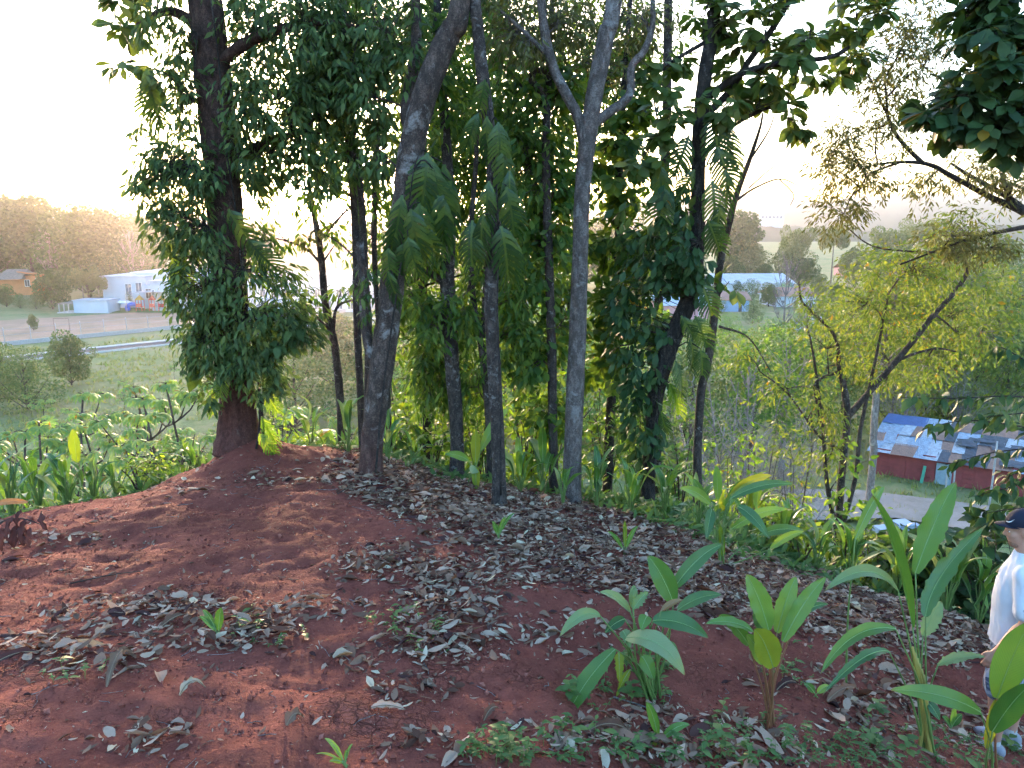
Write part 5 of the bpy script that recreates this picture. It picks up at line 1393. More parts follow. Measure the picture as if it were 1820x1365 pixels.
for a in [(1300, 40, 60, 45, 8.7, .5, 13), (1370, 30, 60, 40, 8.6, .5, 13), (1440, 50, 60, 45, 8.5, .5, 15), (1520, 40, 50, 40, 8.4, .4, 11), (1330, 120, 60, 40, 8.6, .4, 14), (1420, 120, 60, 40, 8.5, .4, 15), (1500, 110, 40, 40, 8.5, .4, 9), (1350, 190, 55, 35, 8.6, .4, 10), (1400, 210, 40, 30, 8.6, .3, 6), (1290, 180, 40, 50, 8.6, .4, 8), (1170, 130, 55, 55, 8.8, .4, 14), (1210, 210, 50, 60, 8.7, .4, 13), (1150, 270, 45, 45, 8.9, .4, 8), (1580, 10, 50, 25, 8.4, .4, 7), (1250, 30, 40, 40, 8.8, .4, 8), (1430, -50, 180, 40, 8.6, .6, 16)]:
    t9.blob(*a, TP_OBOV, 'big_leaf', (.16, .23), 9, .5, rosette=True, single=30, twig=.006)
t9.done()
v9 = vine('split-leaved climbing vine hugging the bent dark trunk on the right', t9, -.16, stems=[[(1160, 860), (1172, 700), (1200, 620), (1232, 530), (1246, 430), (1248, 300), (1255, 200)]])
fronds(v9, [(1268, 200, 14, 80, 8.5), (1285, 215, 22, 80, 8.5), (1275, 260, 30, 70, 8.5), (1290, 300, 10, 70, 8.5), (1265, 320, 12, 70, 8.5), (1280, 360, -4, 70, 8.5), (1258, 390, 24, 60, 8.5), (1235, 300, -26, 60, 8.6), (1225, 240, -24, 70, 8.6), (1222, 380, -20, 80, 8.6), (1235, 560, 26, 60, 8.5), (1225, 600, 26, 60, 8.5), (1200, 640, 30, 60, 8.5), (1190, 680, 30, 60, 8.5, 'bright_leaf'), (1245, 500, 26, 60, 8.5), (1210, 560, 30, 50, 8.5), (1180, 330, -14, 70, 8.6), (1172, 290, 6, 70, 8.6), (1245, 620, 8, 50, 8.45), (1175, 730, 8, 50, 8.5)], 'frond_leaf', [TP_PINN[0], TP_PINN[2]])
for a in [(1130, 500, 40, 110, 8.7, .25, 60), (1140, 640, 40, 80, 8.7, .25, 48), (1190, 430, 40, 90, 8.7, .25, 44), (1215, 520, 30, 60, 8.6, .2, 18), (1140, 760, 28, 60, 8.7, .2, 22), (1230, 470, 30, 40, 8.5, .15, 12)]:
    v9.blob(*a, TP_OBOV, 'dark_leaf', (.12, .18), 6, 1.1, .12, limb=False, single=20)
v9.done()
t10 = Tree('slim_curved_tree', 'slim curved trunk with bare upper twigs on the right of the row', 9.2, [(1240, 893), (1240, 800), (1246, 700), (1258, 640), (1270, 560), (1278, 480), (1290, 420), (1308, 350), (1330, 290), (1350, 230), (1356, 200)], [16, 16, 15, 16, 14, 13, 12, 10, 8, 5, 3], 'bark_thin', seg=10)
t10.limb([(1306, 358), (1340, 335), (1385, 318), (1420, 330)], [5, 3.5, 2.5, 1.5]).limb([(1336, 280), (1365, 235), (1378, 200)], [4, 3, 2]).limb([(1330, 335), (1370, 300), (1400, 285)], [3, 2, 1.5]).limb([(1385, 318), (1410, 345), (1405, 365)], [2.5, 2, 1]).limb([(1302, 370), (1295, 340), (1290, 330)], [5, 4, 3]).limb([(1278, 580), (1330, 600), (1370, 660)], [5, 3, 2])
t10.blob(1296, 500, 26, 40, 9.1, .2, 4, TP_OBOV, 'big_leaf', (.18, .24), 5, 1.0, rosette=True, single=14).done()
t11 = Tree('straight_tree', 'straight grey trunk rising behind between forked and vine-covered trunks', 10.6, [(1168, 640), (1172, 500), (1176, 380), (1184, 250), (1186, 120), (1188, 0), (1189, -60)], [16, 16, 16, 16, 15, 14, 13], 'bark_thin', foot=(2.2, 10.8), seg=10)
for a in [(1180, 30, 60, 40, 10.6, .5, 14), (1110, 20, 60, 50, 10.7, .5, 30)]:
    t11.blob(*a, TP_SMALL, 'olive_leaf', (.06, .1), 12, .5, .16)
t11.done()

# ---- T12: yellow-green multi-stemmed tree right
t12 = Tree('yellow_green_tree', 'thin many-stemmed yellow-green tree over the shack', 11.0, [(1488, 990), (1492, 900), (1500, 800), (1506, 740), (1500, 690), (1492, 660)], [13, 13, 13, 13, 12, 9], 'bark_thin', foot=(4.85, 11.0), seg=10)
t12.limb([(1503, 745), (1560, 680), (1620, 610), (1660, 560), (1700, 515), (1720, 480), (1712, 462), (1690, 450)], [12, 11, 10, 9, 8, 7, 6, 5]).limb([(1492, 660), (1485, 600), (1450, 560), (1425, 535), (1420, 500)], [8, 6, 5, 4, 3]).limb([(1492, 660), (1450, 680), (1453, 720), (1460, 760)], [6, 5, 4, 3]).limb([(1560, 680), (1600, 640), (1660, 620), (1700, 625)], [6, 5, 4, 3]).limb([(1640, 585), (1660, 560), (1700, 590)], [5, 4, 3])
t12.limb([(1490, 960), (1470, 860), (1462, 760), (1450, 660), (1440, 600)], [9, 8, 6, 5, 3]).limb([(1490, 960), (1520, 850), (1530, 760), (1560, 620), (1580, 520)], [9, 8, 7, 5, 3]).limb([(1500, 800), (1460, 780), (1400, 700), (1350, 660)], [5, 4, 3, 2])
t12.limb([(1690, 450), (1560, 440, .3), (1500, 400, .5)], [4, 3, 2])
for a in [(1540, 540, 90, 60, 11.2, .7, 60), (1620, 480, 80, 50, 11.2, .7, 56), (1690, 560, 60, 50, 11.2, .6, 32), (1470, 620, 50, 60, 11, .5, 26), (1450, 720, 40, 50, 10.8, .5, 18), (1580, 640, 60, 50, 11.2, .6, 30), (1720, 420, 70, 40, 11.2, .6, 34), (1440, 560, 40, 40, 11, .4, 14), (1400, 690, 50, 40, 10.9, .4, 14), (1480, 800, 30, 60, 10.8, .3, 14), (1650, 640, 60, 40, 11.2, .5, 18), (1340, 640, 40, 40, 10.9, .4, 8)]:
    t12.blob(*a[:6], int(a[6] * 1.7), TP_LANCE, 'yellow_leaf', (.065, .11), 9, .7, .22, twig=.003)
t12.blob(1490, 850, 50, 70, 10.8, .4, 14, TP_HEART, 'bright_leaf', (.10, .15), 4, .8, .12, twig=.003)
t12.done()
t17 = Tree('pale_trunk_tree', 'pale slim trunk standing left of the tin roof', 26.0, [(1550, 835), (1552, 780), (1556, 720), (1562, 660), (1572, 600), (1590, 540)], [13, 13, 12, 11, 9, 6], 'bark_grey', foot=(12.8, 26.0), seg=9)
t17.limb([(1557, 710), (1540, 660), (1520, 610)], [6, 5, 3]).limb([(1562, 660), (1600, 620), (1650, 600)], [6, 5, 3])
t17.limb([(1572, 600), (1640, 540), (1720, 520)], [6, 5, 3]).limb([(1590, 540), (1600, 480), (1620, 440)], [5, 4, 2])
for a in [(1580, 540, 80, 50, 26, 2, 90), (1650, 570, 70, 50, 26, 2, 80), (1520, 590, 50, 50, 26, 1.5, 50), (1600, 470, 80, 40, 26, 2, 80), (1700, 500, 80, 50, 26, 2, 90), (1740, 590, 60, 50, 26, 2, 60), (1640, 650, 60, 30, 26, 1.5, 40)]:
    t17.blob(*a, TP_SMALL, 'yellow_leaf', (.16, .26), 10, .6, .5, twig=.008)
t17.done()

# ---- overhanging tree from the right edge: fine leaves
t13 = Tree('overhanging_tree', 'overhanging fine-leaved tree reaching in from the right', 9.6, [(1960, 1000), (1950, 760), (1930, 560), (1890, 450), (1830, 385), (1760, 350), (1690, 312), (1650, 292), (1600, 288), (1560, 292)], [34, 30, 26, 18, 13, 10, 8.5, 7, 5, 3], 'bark_dark', foot=(7.6, 9.6), seg=10)
t13.limb([(1640, 290), (1605, 255), (1580, 215), (1575, 170), (1572, 140)], [8, 7, 6, 4, 3]).limb([(1850, 395), (1790, 350, .2), (1720, 310, .3), (1690, 290, .4)], [12, 10, 7, 4]).limb([(1600, 288), (1545, 310), (1530, 335)], [5, 3, 2]).limb([(1830, 385), (1790, 340), (1770, 250), (1750, 150)], [9, 8, 6, 4]).limb([(1840, 400), (1740, 420), (1680, 440), (1600, 470)], [9, 6, 4, 3]).limb([(1575, 200), (1530, 120), (1480, 170)], [4, 3, 2])
for a in [(1570, 110, 70, 55, 9.6, .5, 60), (1640, 120, 60, 70, 9.6, .5, 48), (1500, 240, 50, 40, 9.6, .4, 26), (1560, 230, 60, 50, 9.6, .5, 40), (1480, 300, 50, 40, 9.6, .4, 22), (1540, 310, 50, 36, 9.6, .4, 22), (1500, 380, 50, 40, 9.5, .4, 26), (1640, 330, 40, 40, 9.5, .4, 14), (1690, 420, 60, 40, 9.5, .4, 30), (1760, 440, 60, 40, 9.5, .4, 26), (1730, 300, 60, 40, 9.5, .4, 22), (1620, 30, 60, 40, 9.7, .5, 26), (1800, 330, 50, 50, 9.5, .4, 18)]:
    t13.blob(*a[:6], int(a[6] * 2), TP_LANCE, 'olive_leaf', (.055, .09), 13, .5, .13, twig=.0022)
t13.done()
# ---- dark big-leaved crown in the upper right corner
t14 = Tree('broadleaf_tree', 'dark broad-leaved crown filling the upper right corner', 7.4, [(2050, 1000), (2040, 600), (2000, 300), (1940, 150), (1880, 80), (1800, 40)], [46, 42, 36, 26, 18, 9], 'bark_dark', foot=(6.8, 7.4), seg=10)
t14.limb([(1990, 280), (1900, 220), (1800, 190), (1700, 170)], [18, 14, 10, 6]).limb([(1940, 150), (1860, 130), (1780, 110)], [14, 10, 6]).limb([(1990, 290), (1880, 280), (1800, 270)], [14, 9, 5])
for a in [(1760, 60, 50, 50, 7.3, .5, 18), (1810, 110, 50, 60, 7.2, .5, 20), (1740, 140, 50, 40, 7.2, .4, 16), (1680, 180, 50, 30, 7.2, .4, 13), (1740, 215, 60, 30, 7.2, .4, 16), (1800, 200, 50, 50, 7.1, .4, 18), (1670, 225, 40, 22, 7.2, .3, 7), (1790, 265, 40, 22, 7.2, .3, 8), (1790, 10, 50, 30, 7.3, .4, 12), (1830, 40, 40, 60, 7.2, .4, 14), (1730, 30, 30, 25, 7.4, .3, 6), (1850, 160, 60, 80, 7.3, .5, 20)]:
    t14.blob(*a, TP_OBOV, 'dark_leaf', (.17, .24), 10, .6, rosette=True, single=28, twig=.006, wid=1.1)
t14.done()
# ---- drooping sprays at the right edge
t16 = Tree('spray_tree', 'dark drooping leaf sprays of a tree at the right edge', 6.6, [(1960, 1060), (1950, 900), (1930, 780), (1900, 720)], [24, 22, 18, 12], 'bark_dark', foot=(5.6, 6.6), seg=9)
def spray(tree, pts, Y, n, size, mat='dark_leaf'):
    P = spline(np.array([PY(p[0], p[1] + rng.uniform(-6, 6), Y + (p[2] if len(p) > 2 else 0)) for p in pts]), 24)
    add_tube(tree.br, P, np.linspace(.010, .003, 24), 5, cap=False)
    me = tpl_mesh(TP_OVATE, M[mat])
    for i in range(n):
        f = 2 + 20.5 * (i + rng.random()) / n; k = int(f); q = P[k] * (1 - f + k) + P[min(k + 1, 23)] * (f - k) + rng.normal(0, .025, 3)
        tan = nrm(P[min(k + 1, 23)] - P[k]); s_ = 1 if i % 2 else -1
        side = nrm(np.cross(tan, [0, 0, 1])) * s_
        D = side * rng.uniform(.2, 1.0) + tan * rng.uniform(.1, .9) + np.array([0, 0, -1.0]) * rng.uniform(.1, 1.2) + rng.normal(0, .3, 3)
        link('leaf', me, tree.t, frame_matrix(q - np.array(tree.t.location), D, np.array([0, -.3, 1.0]) + rng.normal(0, .45, 3), rng.uniform(*size), rng.uniform(.9, 1.5)))
for pts, n_ in (([(1900, 720), (1800, 700), (1700, 705), (1600, 712)], 44), ([(1930, 780), (1820, 760), (1720, 750), (1640, 762)], 40), ([(1930, 790), (1840, 800), (1760, 810), (1680, 822)], 40), ([(1950, 860), (1860, 850), (1790, 862), (1720, 880)], 40), ([(1950, 900), (1870, 900), (1800, 905), (1750, 915)], 36), ([(1900, 720), (1840, 650), (1790, 620), (1770, 612)], 24), ([(1930, 760), (1860, 730, -.2), (1800, 735, -.3), (1740, 738, -.3)], 36), ([(1930, 840), (1860, 830, -.2), (1810, 840, -.3), (1780, 845, -.3)], 26)):
    spray(t16, pts, 6.5, n_, (.10, .17))
t16.done()

# ---- shrubs and saplings beyond the crest between the trunks
def shrub(px, base_py, top_py, rx, Y, label, tpl, mat, size, n, per=7, droop=.4, rosette=False, single=0, name='shrub'):
    p = PY(px, base_py, Y); z = hz(p[0], Y)
    s = object.__new__(Tree)
    s.base = np.array([p[0], Y, z]); s.Y = Y; s.bark = 'bark_thin'; s.br = Geo()
    s.t = thing(name, label, 'shrub', s.base)
    topz = PY(px, top_py, Y)[2]
    H = topz - z
    P = [s.base - [0, 0, .08]]
    g = Geo()
    allp = []
    for q in range(5):
        a = q * 1.26 + rng.uniform(0, .6); e = s.base + np.array([math.cos(a) * rx * Y / FPX * .55, math.sin(a) * .3, H * rng.uniform(.6, .9)])
        st = spline([s.base - [0, 0, .08], s.base * .5 + e * .5 + [0, 0, H * .08], e], 10)
        add_tube(g, st, np.linspace(.014, .005, 10), 5); allp.append(st)
    g.wpart(s.t, 'stem', M['bark_thin'])
    s.P = np.concatenate(allp); s.r = np.full(len(s.P), .01)
    cy_ = (project(s.base + [0, 0, H * .55])[1])
    s.blob(px, cy_, rx, H * .5 / Y * FPX, Y, max(.35, rx * Y / FPX * .6), n, tpl, mat, size, per, droop, .13, limb=False, rosette=rosette, single=single, shell=.3)
    s.done()
    return s
shrub(740, 840, 690, 50, 10.5, 'bright yellow-green shrub left of the spotted trunk', TP_OBOV, 'bright_leaf', (.12, .18), 40, 7, .3, True, 20)
shrub(700, 860, 760, 40, 9.6, 'low leafy shrub right of the leaning trunk foot', TP_LANCE, 'canopy_leaf', (.12, .18), 30)
shrub(770, 850, 760, 45, 9.8, 'light green shrub at the foot of the spotted trunk', TP_OBOV, 'bright_leaf', (.10, .15), 36, 7, .3, True, 20)
shrub(850, 860, 730, 45, 9.6, 'green shrub left of the dark straight trunk foot', TP_OVATE, 'canopy_leaf', (.10, .15), 44)
shrub(940, 870, 720, 55, 9.6, 'bright green shrub between dark trunk and pale trunk', TP_OBOV, 'bright_leaf', (.12, .17), 50, 7, .4, True, 20)
shrub(930, 800, 600, 50, 10.4, 'tall leafy shrub behind the hooked slim trunk', TP_LANCE, 'bright_leaf', (.12, .18), 60)
shrub(1080, 860, 720, 45, 10.4, 'feathery green shrub right of the pale forked trunk', TP_LANCE, 'canopy_leaf', (.10, .15), 44)
shrub(1190, 870, 770, 50, 11.5, 'pale leafy shrub behind the vine-covered trunk foot', TP_OVATE, 'weed_leaf', (.10, .15), 36)
shrub(1330, 880, 790, 60, 13, 'pale green undergrowth shrub left of the yellow-green tree', TP_OVATE, 'weed_leaf', (.10, .15), 40)
shrub(790, 820, 640, 60, 11.5, 'sunlit leafy shrub seen between leaning and spotted trunks', TP_OBOV, 'bright_leaf', (.12, .17), 60, 7, .4, True, 20)
shrub(870, 830, 640, 60, 11.8, 'tall sunlit shrub behind the dark straight trunk', TP_LANCE, 'bright_leaf', (.12, .17), 70)
shrub(720, 830, 640, 45, 12, 'sunlit yellow-green shrub right of the leaning trunk', TP_OBOV, 'bright_leaf', (.11, .16), 46, 7, .4, True, 20)
shrub(980, 840, 680, 50, 11.2, 'leafy shrub left behind the pale forked trunk', TP_OVATE, 'bright_leaf', (.12, .17), 60)
shrub(1070, 850, 640, 55, 11.8, 'tall leafy shrub right behind the pale forked trunk', TP_OBOV, 'canopy_leaf', (.13, .19), 56, 7, .5, True, 20)
shrub(1140, 860, 700, 50, 11.0, 'green shrub behind the vine-covered trunk foot', TP_LANCE, 'canopy_leaf', (.11, .16), 60)
shrub(1210, 870, 760, 40, 10.2, 'leafy shrub left of the slim curved trunk foot', TP_OVATE, 'weed_leaf', (.10, .14), 40)
shrub(1350, 880, 690, 60, 15, 'thin yellow-green shrub left of the yellow-green tree', TP_LANCE, 'yellow_leaf', (.10, .16), 60, 8, .5)
shrub(1415, 900, 750, 50, 14, 'leafy yellow-green shrub at the foot of the yellow-green tree stems', TP_OVATE, 'yellow_leaf', (.10, .15), 44, 8, .5)
shrub(1300, 880, 770, 50, 13, 'light green shrub right of the slim curved trunk', TP_OVATE, 'bright_leaf', (.10, .15), 50, 8, .4)
shrub(330, 830, 770, 60, 9.2, 'broad-leaved shrub left of the big trunk foot', TP_LANCE, 'canopy_leaf', (.14, .2), 30, 6, .2, True)
shrub(500, 830, 740, 40, 9.6, 'yellow-green shrub right of the big trunk foot', TP_OVATE, 'bright_leaf', (.08, .12), 26)
shrub(560, 830, 770, 40, 9.8, 'small light green shrub between big trunk and leaning trunk', TP_OVATE, 'bright_leaf', (.08, .12), 24)
shrub(250, 870, 815, 35, 8.4, 'wispy yellow-green shrub on the left edge of the soil', TP_SMALL, 'bright_leaf', (.05, .08), 60, 8)
shrub(1500, 1010, 900, 60, 8.5, 'dark leafy shrub at the foot of the yellow-green tree', TP_OVATE, 'canopy_leaf', (.12, .17), 44)
shrub(1640, 1090, 930, 80, 7.6, 'dark broad-leaved shrub behind the tall foreground plant', TP_HEART, 'dark_leaf', (.13, .19), 60, 6, .5)
shrub(1740, 1110, 920, 70, 7.2, 'leafy dark green shrub behind the man in front of the shack', TP_HEART, 'dark_leaf', (.13, .19), 60, 6, .5)
shrub(1560, 1050, 960, 60, 7.6, 'leafy green shrub left of the tall foreground plant', TP_OVATE, 'canopy_leaf', (.13, .18), 44, 6, .5)
shrub(1420, 1020, 930, 50, 8.0, 'green undergrowth shrub beside the thin stems', TP_LANCE, 'canopy_leaf', (.13, .18), 36, 6, .4)
shrub(1360, 960, 870, 60, 9.5, 'light green low shrub beyond the litter bank', TP_LANCE, 'bright_leaf', (.13, .18), 36, 6, .4)
shrub(1830, 1080, 900, 60, 7.4, 'dark shrub behind the man at the right edge', TP_HEART, 'dark_leaf', (.13, .19), 40, 6, .5)

# ================================================================ BROAD-BLADED PLANTS
def prof_blade(s): return np.clip(np.sin(np.pi * np.clip(s, 0, 1) ** .82), 0, 1) ** .72 * (1 - .12 * s)
def blade(p0, pm, p2, width, nh, n=15, fold=.28, wav=.05, seed=0, tear=0.0, roll=0.0):
    r = np.random.default_rng(abs(int(seed)))
    p0, pm, p2 = (np.asarray(p, float) for p in (p0, pm, p2))
    ctl = 2 * pm - .5 * (p0 + p2)
    s = np.linspace(0, 1, n)[:, None]
    c = p0 * (1 - s) ** 2 + 2 * ctl * s * (1 - s) + p2 * s ** 2
    T = nrm(np.gradient(c, axis=0)); S = nrm(np.cross(T, np.broadcast_to(nh, T.shape))); Nn = np.cross(S, T)
    u = np.array([-1, -.62, -.25, 0, .25, .62, 1.0])
    w = width / 2 * prof_blade(np.linspace(0.02, .995, n))
    ph = r.uniform(0, 6.28); fr = r.uniform(9, 15)
    lift = fold * np.abs(u)[None] - roll * u[None] ** 2
    ww = wav * np.sin(fr * np.linspace(0, 1, n)[:, None] * 1.6 + ph + np.sign(u)[None] * 1.3) * u[None] ** 2
    side = u[None] * (1 - .35 * roll * u[None] ** 2)
    side = side * (1 - tear * r.random((n, 1)) * (np.abs(u)[None] > .9))
    V = c[:, None, :] + S[:, None, :] * (side * w[:, None])[..., None] + Nn[:, None, :] * ((lift + ww) * w[:, None])[..., None]
    m = len(u)
    i, j = np.meshgrid(np.arange(n - 1), np.arange(m - 1), indexing='ij')
    F = np.stack([i * m + j, i * m + j + 1, (i + 1) * m + j + 1, (i + 1) * m + j], -1).reshape(-1, 4)
    return V.reshape(-1, 3), F, c + Nn * .0015, w
def luv(me, n, m=7):
    a = me.attributes.new('luv', 'FLOAT_VECTOR', 'POINT')
    u = np.abs(np.array([-1, -.62, -.25, 0, .25, .62, 1.0]))
    v = np.zeros((n, m, 3), np.float32); v[..., 0] = u[None]; v[..., 1] = np.linspace(0, 1, n)[:, None]
    a.data.foreach_set('vector', v.ravel())
def add_leaf(plant, p0, pm, p2, width, nh, mat, seed, rib=True, **kw):
    kw.setdefault('n', 26)
    V, F, c, w = blade(p0, pm, p2, width, nh, seed=seed, **kw)
    o = wpart(plant, 'leaf', V, F, M[mat]); luv(o.data, len(V) // 7)
    if rib:
        g = Geo(); add_tube(g, c[:-1], np.linspace(.0028, .0007, len(c) - 1), 5, cap=False)
        Vr, Fr = g.out()
        link('midrib', fast_mesh('midrib', Vr - np.array(plant.location), Fr, M['midrib_dead' if mat == 'blade_dead' else 'midrib']), o)
    return o
class Plant:
    """leaves given in picture px with a distance each"""
    def __init__(s, label, foot, name='broad_leaf_plant', group=None):
        s.foot = np.array(foot); s.t = thing(name, label, 'plant', s.foot, group); s.k = 0
    def leaf(s, a, b, wpx, Ya, Yb=None, mid=None, mat='blade_leaf', face=None, stem=True, stem_mat='stem_green', sag=0.10, rib=True, foot=None, **kw):
        Yb = Ya if Yb is None else Yb
        p0 = PY(a[0], a[1], Ya); p2 = PY(b[0], b[1], Yb)
        L = np.linalg.norm(p2 - p0)
        if mid is None: pm = (p0 + p2) / 2 + np.array([0, 0, sag * L])
        else: pm = PY(mid[0], mid[1], (Ya + Yb) / 2 if len(mid) < 3 else mid[2])
        W = wpx / FPX * Ya * 1.03
        nh = np.array([0, -1.0, .55]) if face is None else np.array(face, float)
        add_leaf(s.t, p0, pm, p2, W, nh, mat, 31 + s.k * 7 + int(a[0]), rib, **kw)
        if stem:
            f = s.foot + np.array([rng.normal(0, .02), rng.normal(0, .02), -.04]) if foot is None else np.array(foot)
            tan = nrm(pm - p0)
            m_ = f * .45 + p0 * .55 + np.array([0, 0, -.0]) - tan * .05
            g = Geo(); add_tube(g, spline([f, m_, p0], 10), np.linspace(.0085, .004, 10), 6); g.wpart(s.t, 'stem', M[stem_mat])
        s.k += 1
        return s
# ---- the low clump in the foreground centre-right
f1 = G(1160, 1238); Y1 = f1[1]
p1 = Plant('bushy foreground plant with a long dark leaf drooping left', f1)
p1.leaf((1093, 1154), (997, 1302), 40, Y1 - .15, Y1 - .45, mid=(1036, 1222, Y1 - .25), mat='blade_leaf', face=(-.5, -1, .5), fold=.15, tear=.12, wav=.08)
p1.leaf((1197, 1072), (1151, 988), 44, Y1, Y1 + .05, face=(.1, -1, .3), mat='blade_leaf').leaf((1196, 1048), (1284, 967), 30, Y1 + .05, Y1 + .1, face=(-.4, -1, .4), mat='blade_dark', sag=.12)
p1.leaf((1120, 1086), (1066, 1053), 24, Y1, Y1 - .1, mat='blade_pale', face=(0, -.6, 1)).leaf((1066, 1094), (995, 1131), 26, Y1 - .1, Y1 - .25, mat='blade_pale', face=(0, -.6, 1), sag=.2)
p1.leaf((1124, 1080), (1127, 1040), 18, Y1, Y1 + .05, mat='blade_pale').leaf((1126, 1082), (1152, 1052), 26, Y1 - .05, Y1, mat='blade_pale', tear=.5)
p1.leaf((1113, 1134), (1217, 1200), 46, Y1 - .2, Y1 - .4, mid=(1170, 1145, Y1 - .35), mat='blade_pale', face=(.2, -.7, 1), fold=.2).leaf((1161, 1103), (1259, 1134), 40, Y1 - .1, Y1 - .15, mat='blade_dark', face=(.2, -.7, .9), sag=.12)
p1.leaf((1205, 1084), (1282, 1057), 26, Y1 + .1, Y1 + .15, mat='blade_dark', face=(0, -.7, 1)).leaf((1175, 1086), (1214, 1066), 18, Y1 - .1, Y1 - .1, mat='blade_dead', face=(0, -1, .5), roll=.8)
p1.leaf((1100, 1159), (1101, 1214), 24, Y1 - .15, Y1 - .2, mat='blade_yellow', tear=.4).leaf((1141, 1166), (1161, 1208), 30, Y1 - .2, Y1 - .25).leaf((1107, 1121), (1120, 1152), 30, Y1 - .1, Y1 - .2, mat='blade_pale', tear=.4)
p1.leaf((1110, 1100), (1075, 1125), 22, Y1, Y1 - .05, mat='blade_dark').leaf((1150, 1095), (1140, 1120), 26, Y1 - .15, Y1 - .25, mat='blade_leaf', face=(0, -.6, 1)).leaf((1190, 1140), (1200, 1190), 22, Y1 + .05, Y1, mat='blade_dark').leaf((1120, 1190), (1095, 1240), 16, Y1 - .05, Y1 - .1, mat='blade_yellow', tear=.5)
# ---- the bright plant beside it
f2 = G(1370, 1288); Y2 = f2[1]
p2_ = Plant('bright green upright-leaved foreground plant on reddish stems', f2)
for a, b, w, dy, dy2, mt, fc in (((1366, 1120), (1326, 1021), 46, 0, .05, 'blade_leaf', (.1, -1, .2)), ((1381, 1124), (1415, 1025), 38, .05, .1, 'blade_leaf', (-.35, -1, .25)), ((1392, 1140), (1468, 1026), 36, .0, .05, 'blade_leaf', (-.5, -1, .35)),
                                 ((1420, 1094), (1472, 1074), 18, .1, .15, 'blade_dark', (0, -.5, 1)), ((1338, 1122), (1254, 1109), 24, -.05, -.15, 'blade_leaf', (0, -.6, 1)), ((1330, 1146), (1277, 1094), 32, .0, -.05, 'blade_leaf', (.3, -1, .6)),
                                 ((1374, 1186), (1340, 1118), 56, -.15, -.25, 'blade_yellow', (0, -1, .3)), ((1356, 1180), (1326, 1128), 34, -.05, -.1, 'blade_leaf', (.2, -1, .3)), ((1360, 1125), (1340, 1075), 36, .1, .1, 'blade_dark', (0, -1, .3))):
    p2_.leaf(a, b, w, Y2 + dy, Y2 + dy2, mat=mt, face=fc, stem_mat='stem_red', tear=.12, wav=.09)
# ---- the tall plant
f3 = G(1652, 1332); Y3 = f3[1]
p3 = Plant('tall foreground plant with a rolled upright leaf and long arching blades', f3)
p3.leaf((1622, 1115), (1550, 880), 24, Y3, Y3 - .1, face=(.3, -1, .1), mat='blade_leaf', fold=.9, stem_mat='stem_green', rib=False)
p3.leaf((1627, 1018), (1699, 857), 50, Y3 + .1, Y3 + .2, face=(-.5, -1, .2), mat='blade_leaf', fold=.35, tear=.18, wav=.1)
p3.leaf((1645, 1096), (1752, 934), 44, Y3 + .1, Y3 + .25, mid=(1675, 1020, Y3 + .2), face=(-.7, -1, .2), mat='blade_dark', tear=.35, wav=.12)
p3.leaf((1597, 1052), (1466, 1050), 30, Y3, Y3 - .2, mid=(1540, 1016, Y3 - .1), face=(0, -.6, 1), mat='blade_pale').leaf((1592, 1118), (1459, 1197), 30, Y3 - .1, Y3 - .35, mid=(1520, 1130, Y3 - .2), face=(0, -.5, 1), mat='blade_leaf', tear=.2)
p3.leaf((1580, 1158), (1462, 1235), 24, Y3 - .15, Y3 - .4, mid=(1530, 1172, Y3 - .3), face=(0, -.5, 1), mat='blade_dark', tear=.35).leaf((1640, 1130), (1674, 1070), 40, Y3 + .15, Y3 + .25, mat='blade_pale', tear=.3)
p3.leaf((1667, 1182), (1751, 1168), 28, Y3 + .05, Y3 - .05, mat='blade_pale', face=(0, -.6, 1), tear=.5).leaf((1520, 958), (1572, 864), 20, Y3 + .5, Y3 + .6, mat='blade_leaf', foot=f3 + np.array([-.3, .5, 0]))
p3.leaf((1650, 1250), (1670, 1280), 20, Y3, Y3 - .05, mat='blade_dark', stem=False)
g = Geo()
for q in range(6):
    e = PY(1622 + q * 4, 1150 + 10 * q, Y3)
    add_tube(g, spline([f3 + [rng.normal(0, .035), rng.normal(0, .035), -.05], f3 * .5 + e * .5 + [rng.normal(0, .012), 0, 0], e], 12), np.linspace(.014, .008, 12), 7)
g.wpart(p3.t, 'stem', M['stem_yellow'])
# ---- the plant at the right edge
f4 = G(1772, 1350, smin=2.0); Y4 = f4[1] - .35
f4 = np.array([PY(1772, 1350, Y4)[0], Y4, 0]); f4[2] = hz(f4[0], Y4)
p4 = Plant('large-leaved foreground plant at the right edge, in front of the man', f4)
p4.leaf((1743, 1266), (1583, 1226), 38, Y4 - .1, Y4 - .15, mid=(1670, 1236, Y4 - .15), face=(0, -.8, .7), mat='blade_leaf', fold=.15).leaf((1772, 1241), (1832, 1105), 62, Y4 - .05, Y4 - .15, face=(-.5, -1, .15), mat='blade_leaf', fold=.15, stem_mat='stem_red')
p4.leaf((1764, 1300), (1836, 1215), 48, Y4 - .1, Y4 - .2, face=(-.4, -1, .5), mat='blade_leaf').leaf((1753, 1330), (1768, 1242), 28, Y4 - .05, Y4 - .1, mat='blade_yellow', face=(.1, -1, .1), stem_mat='stem_red')
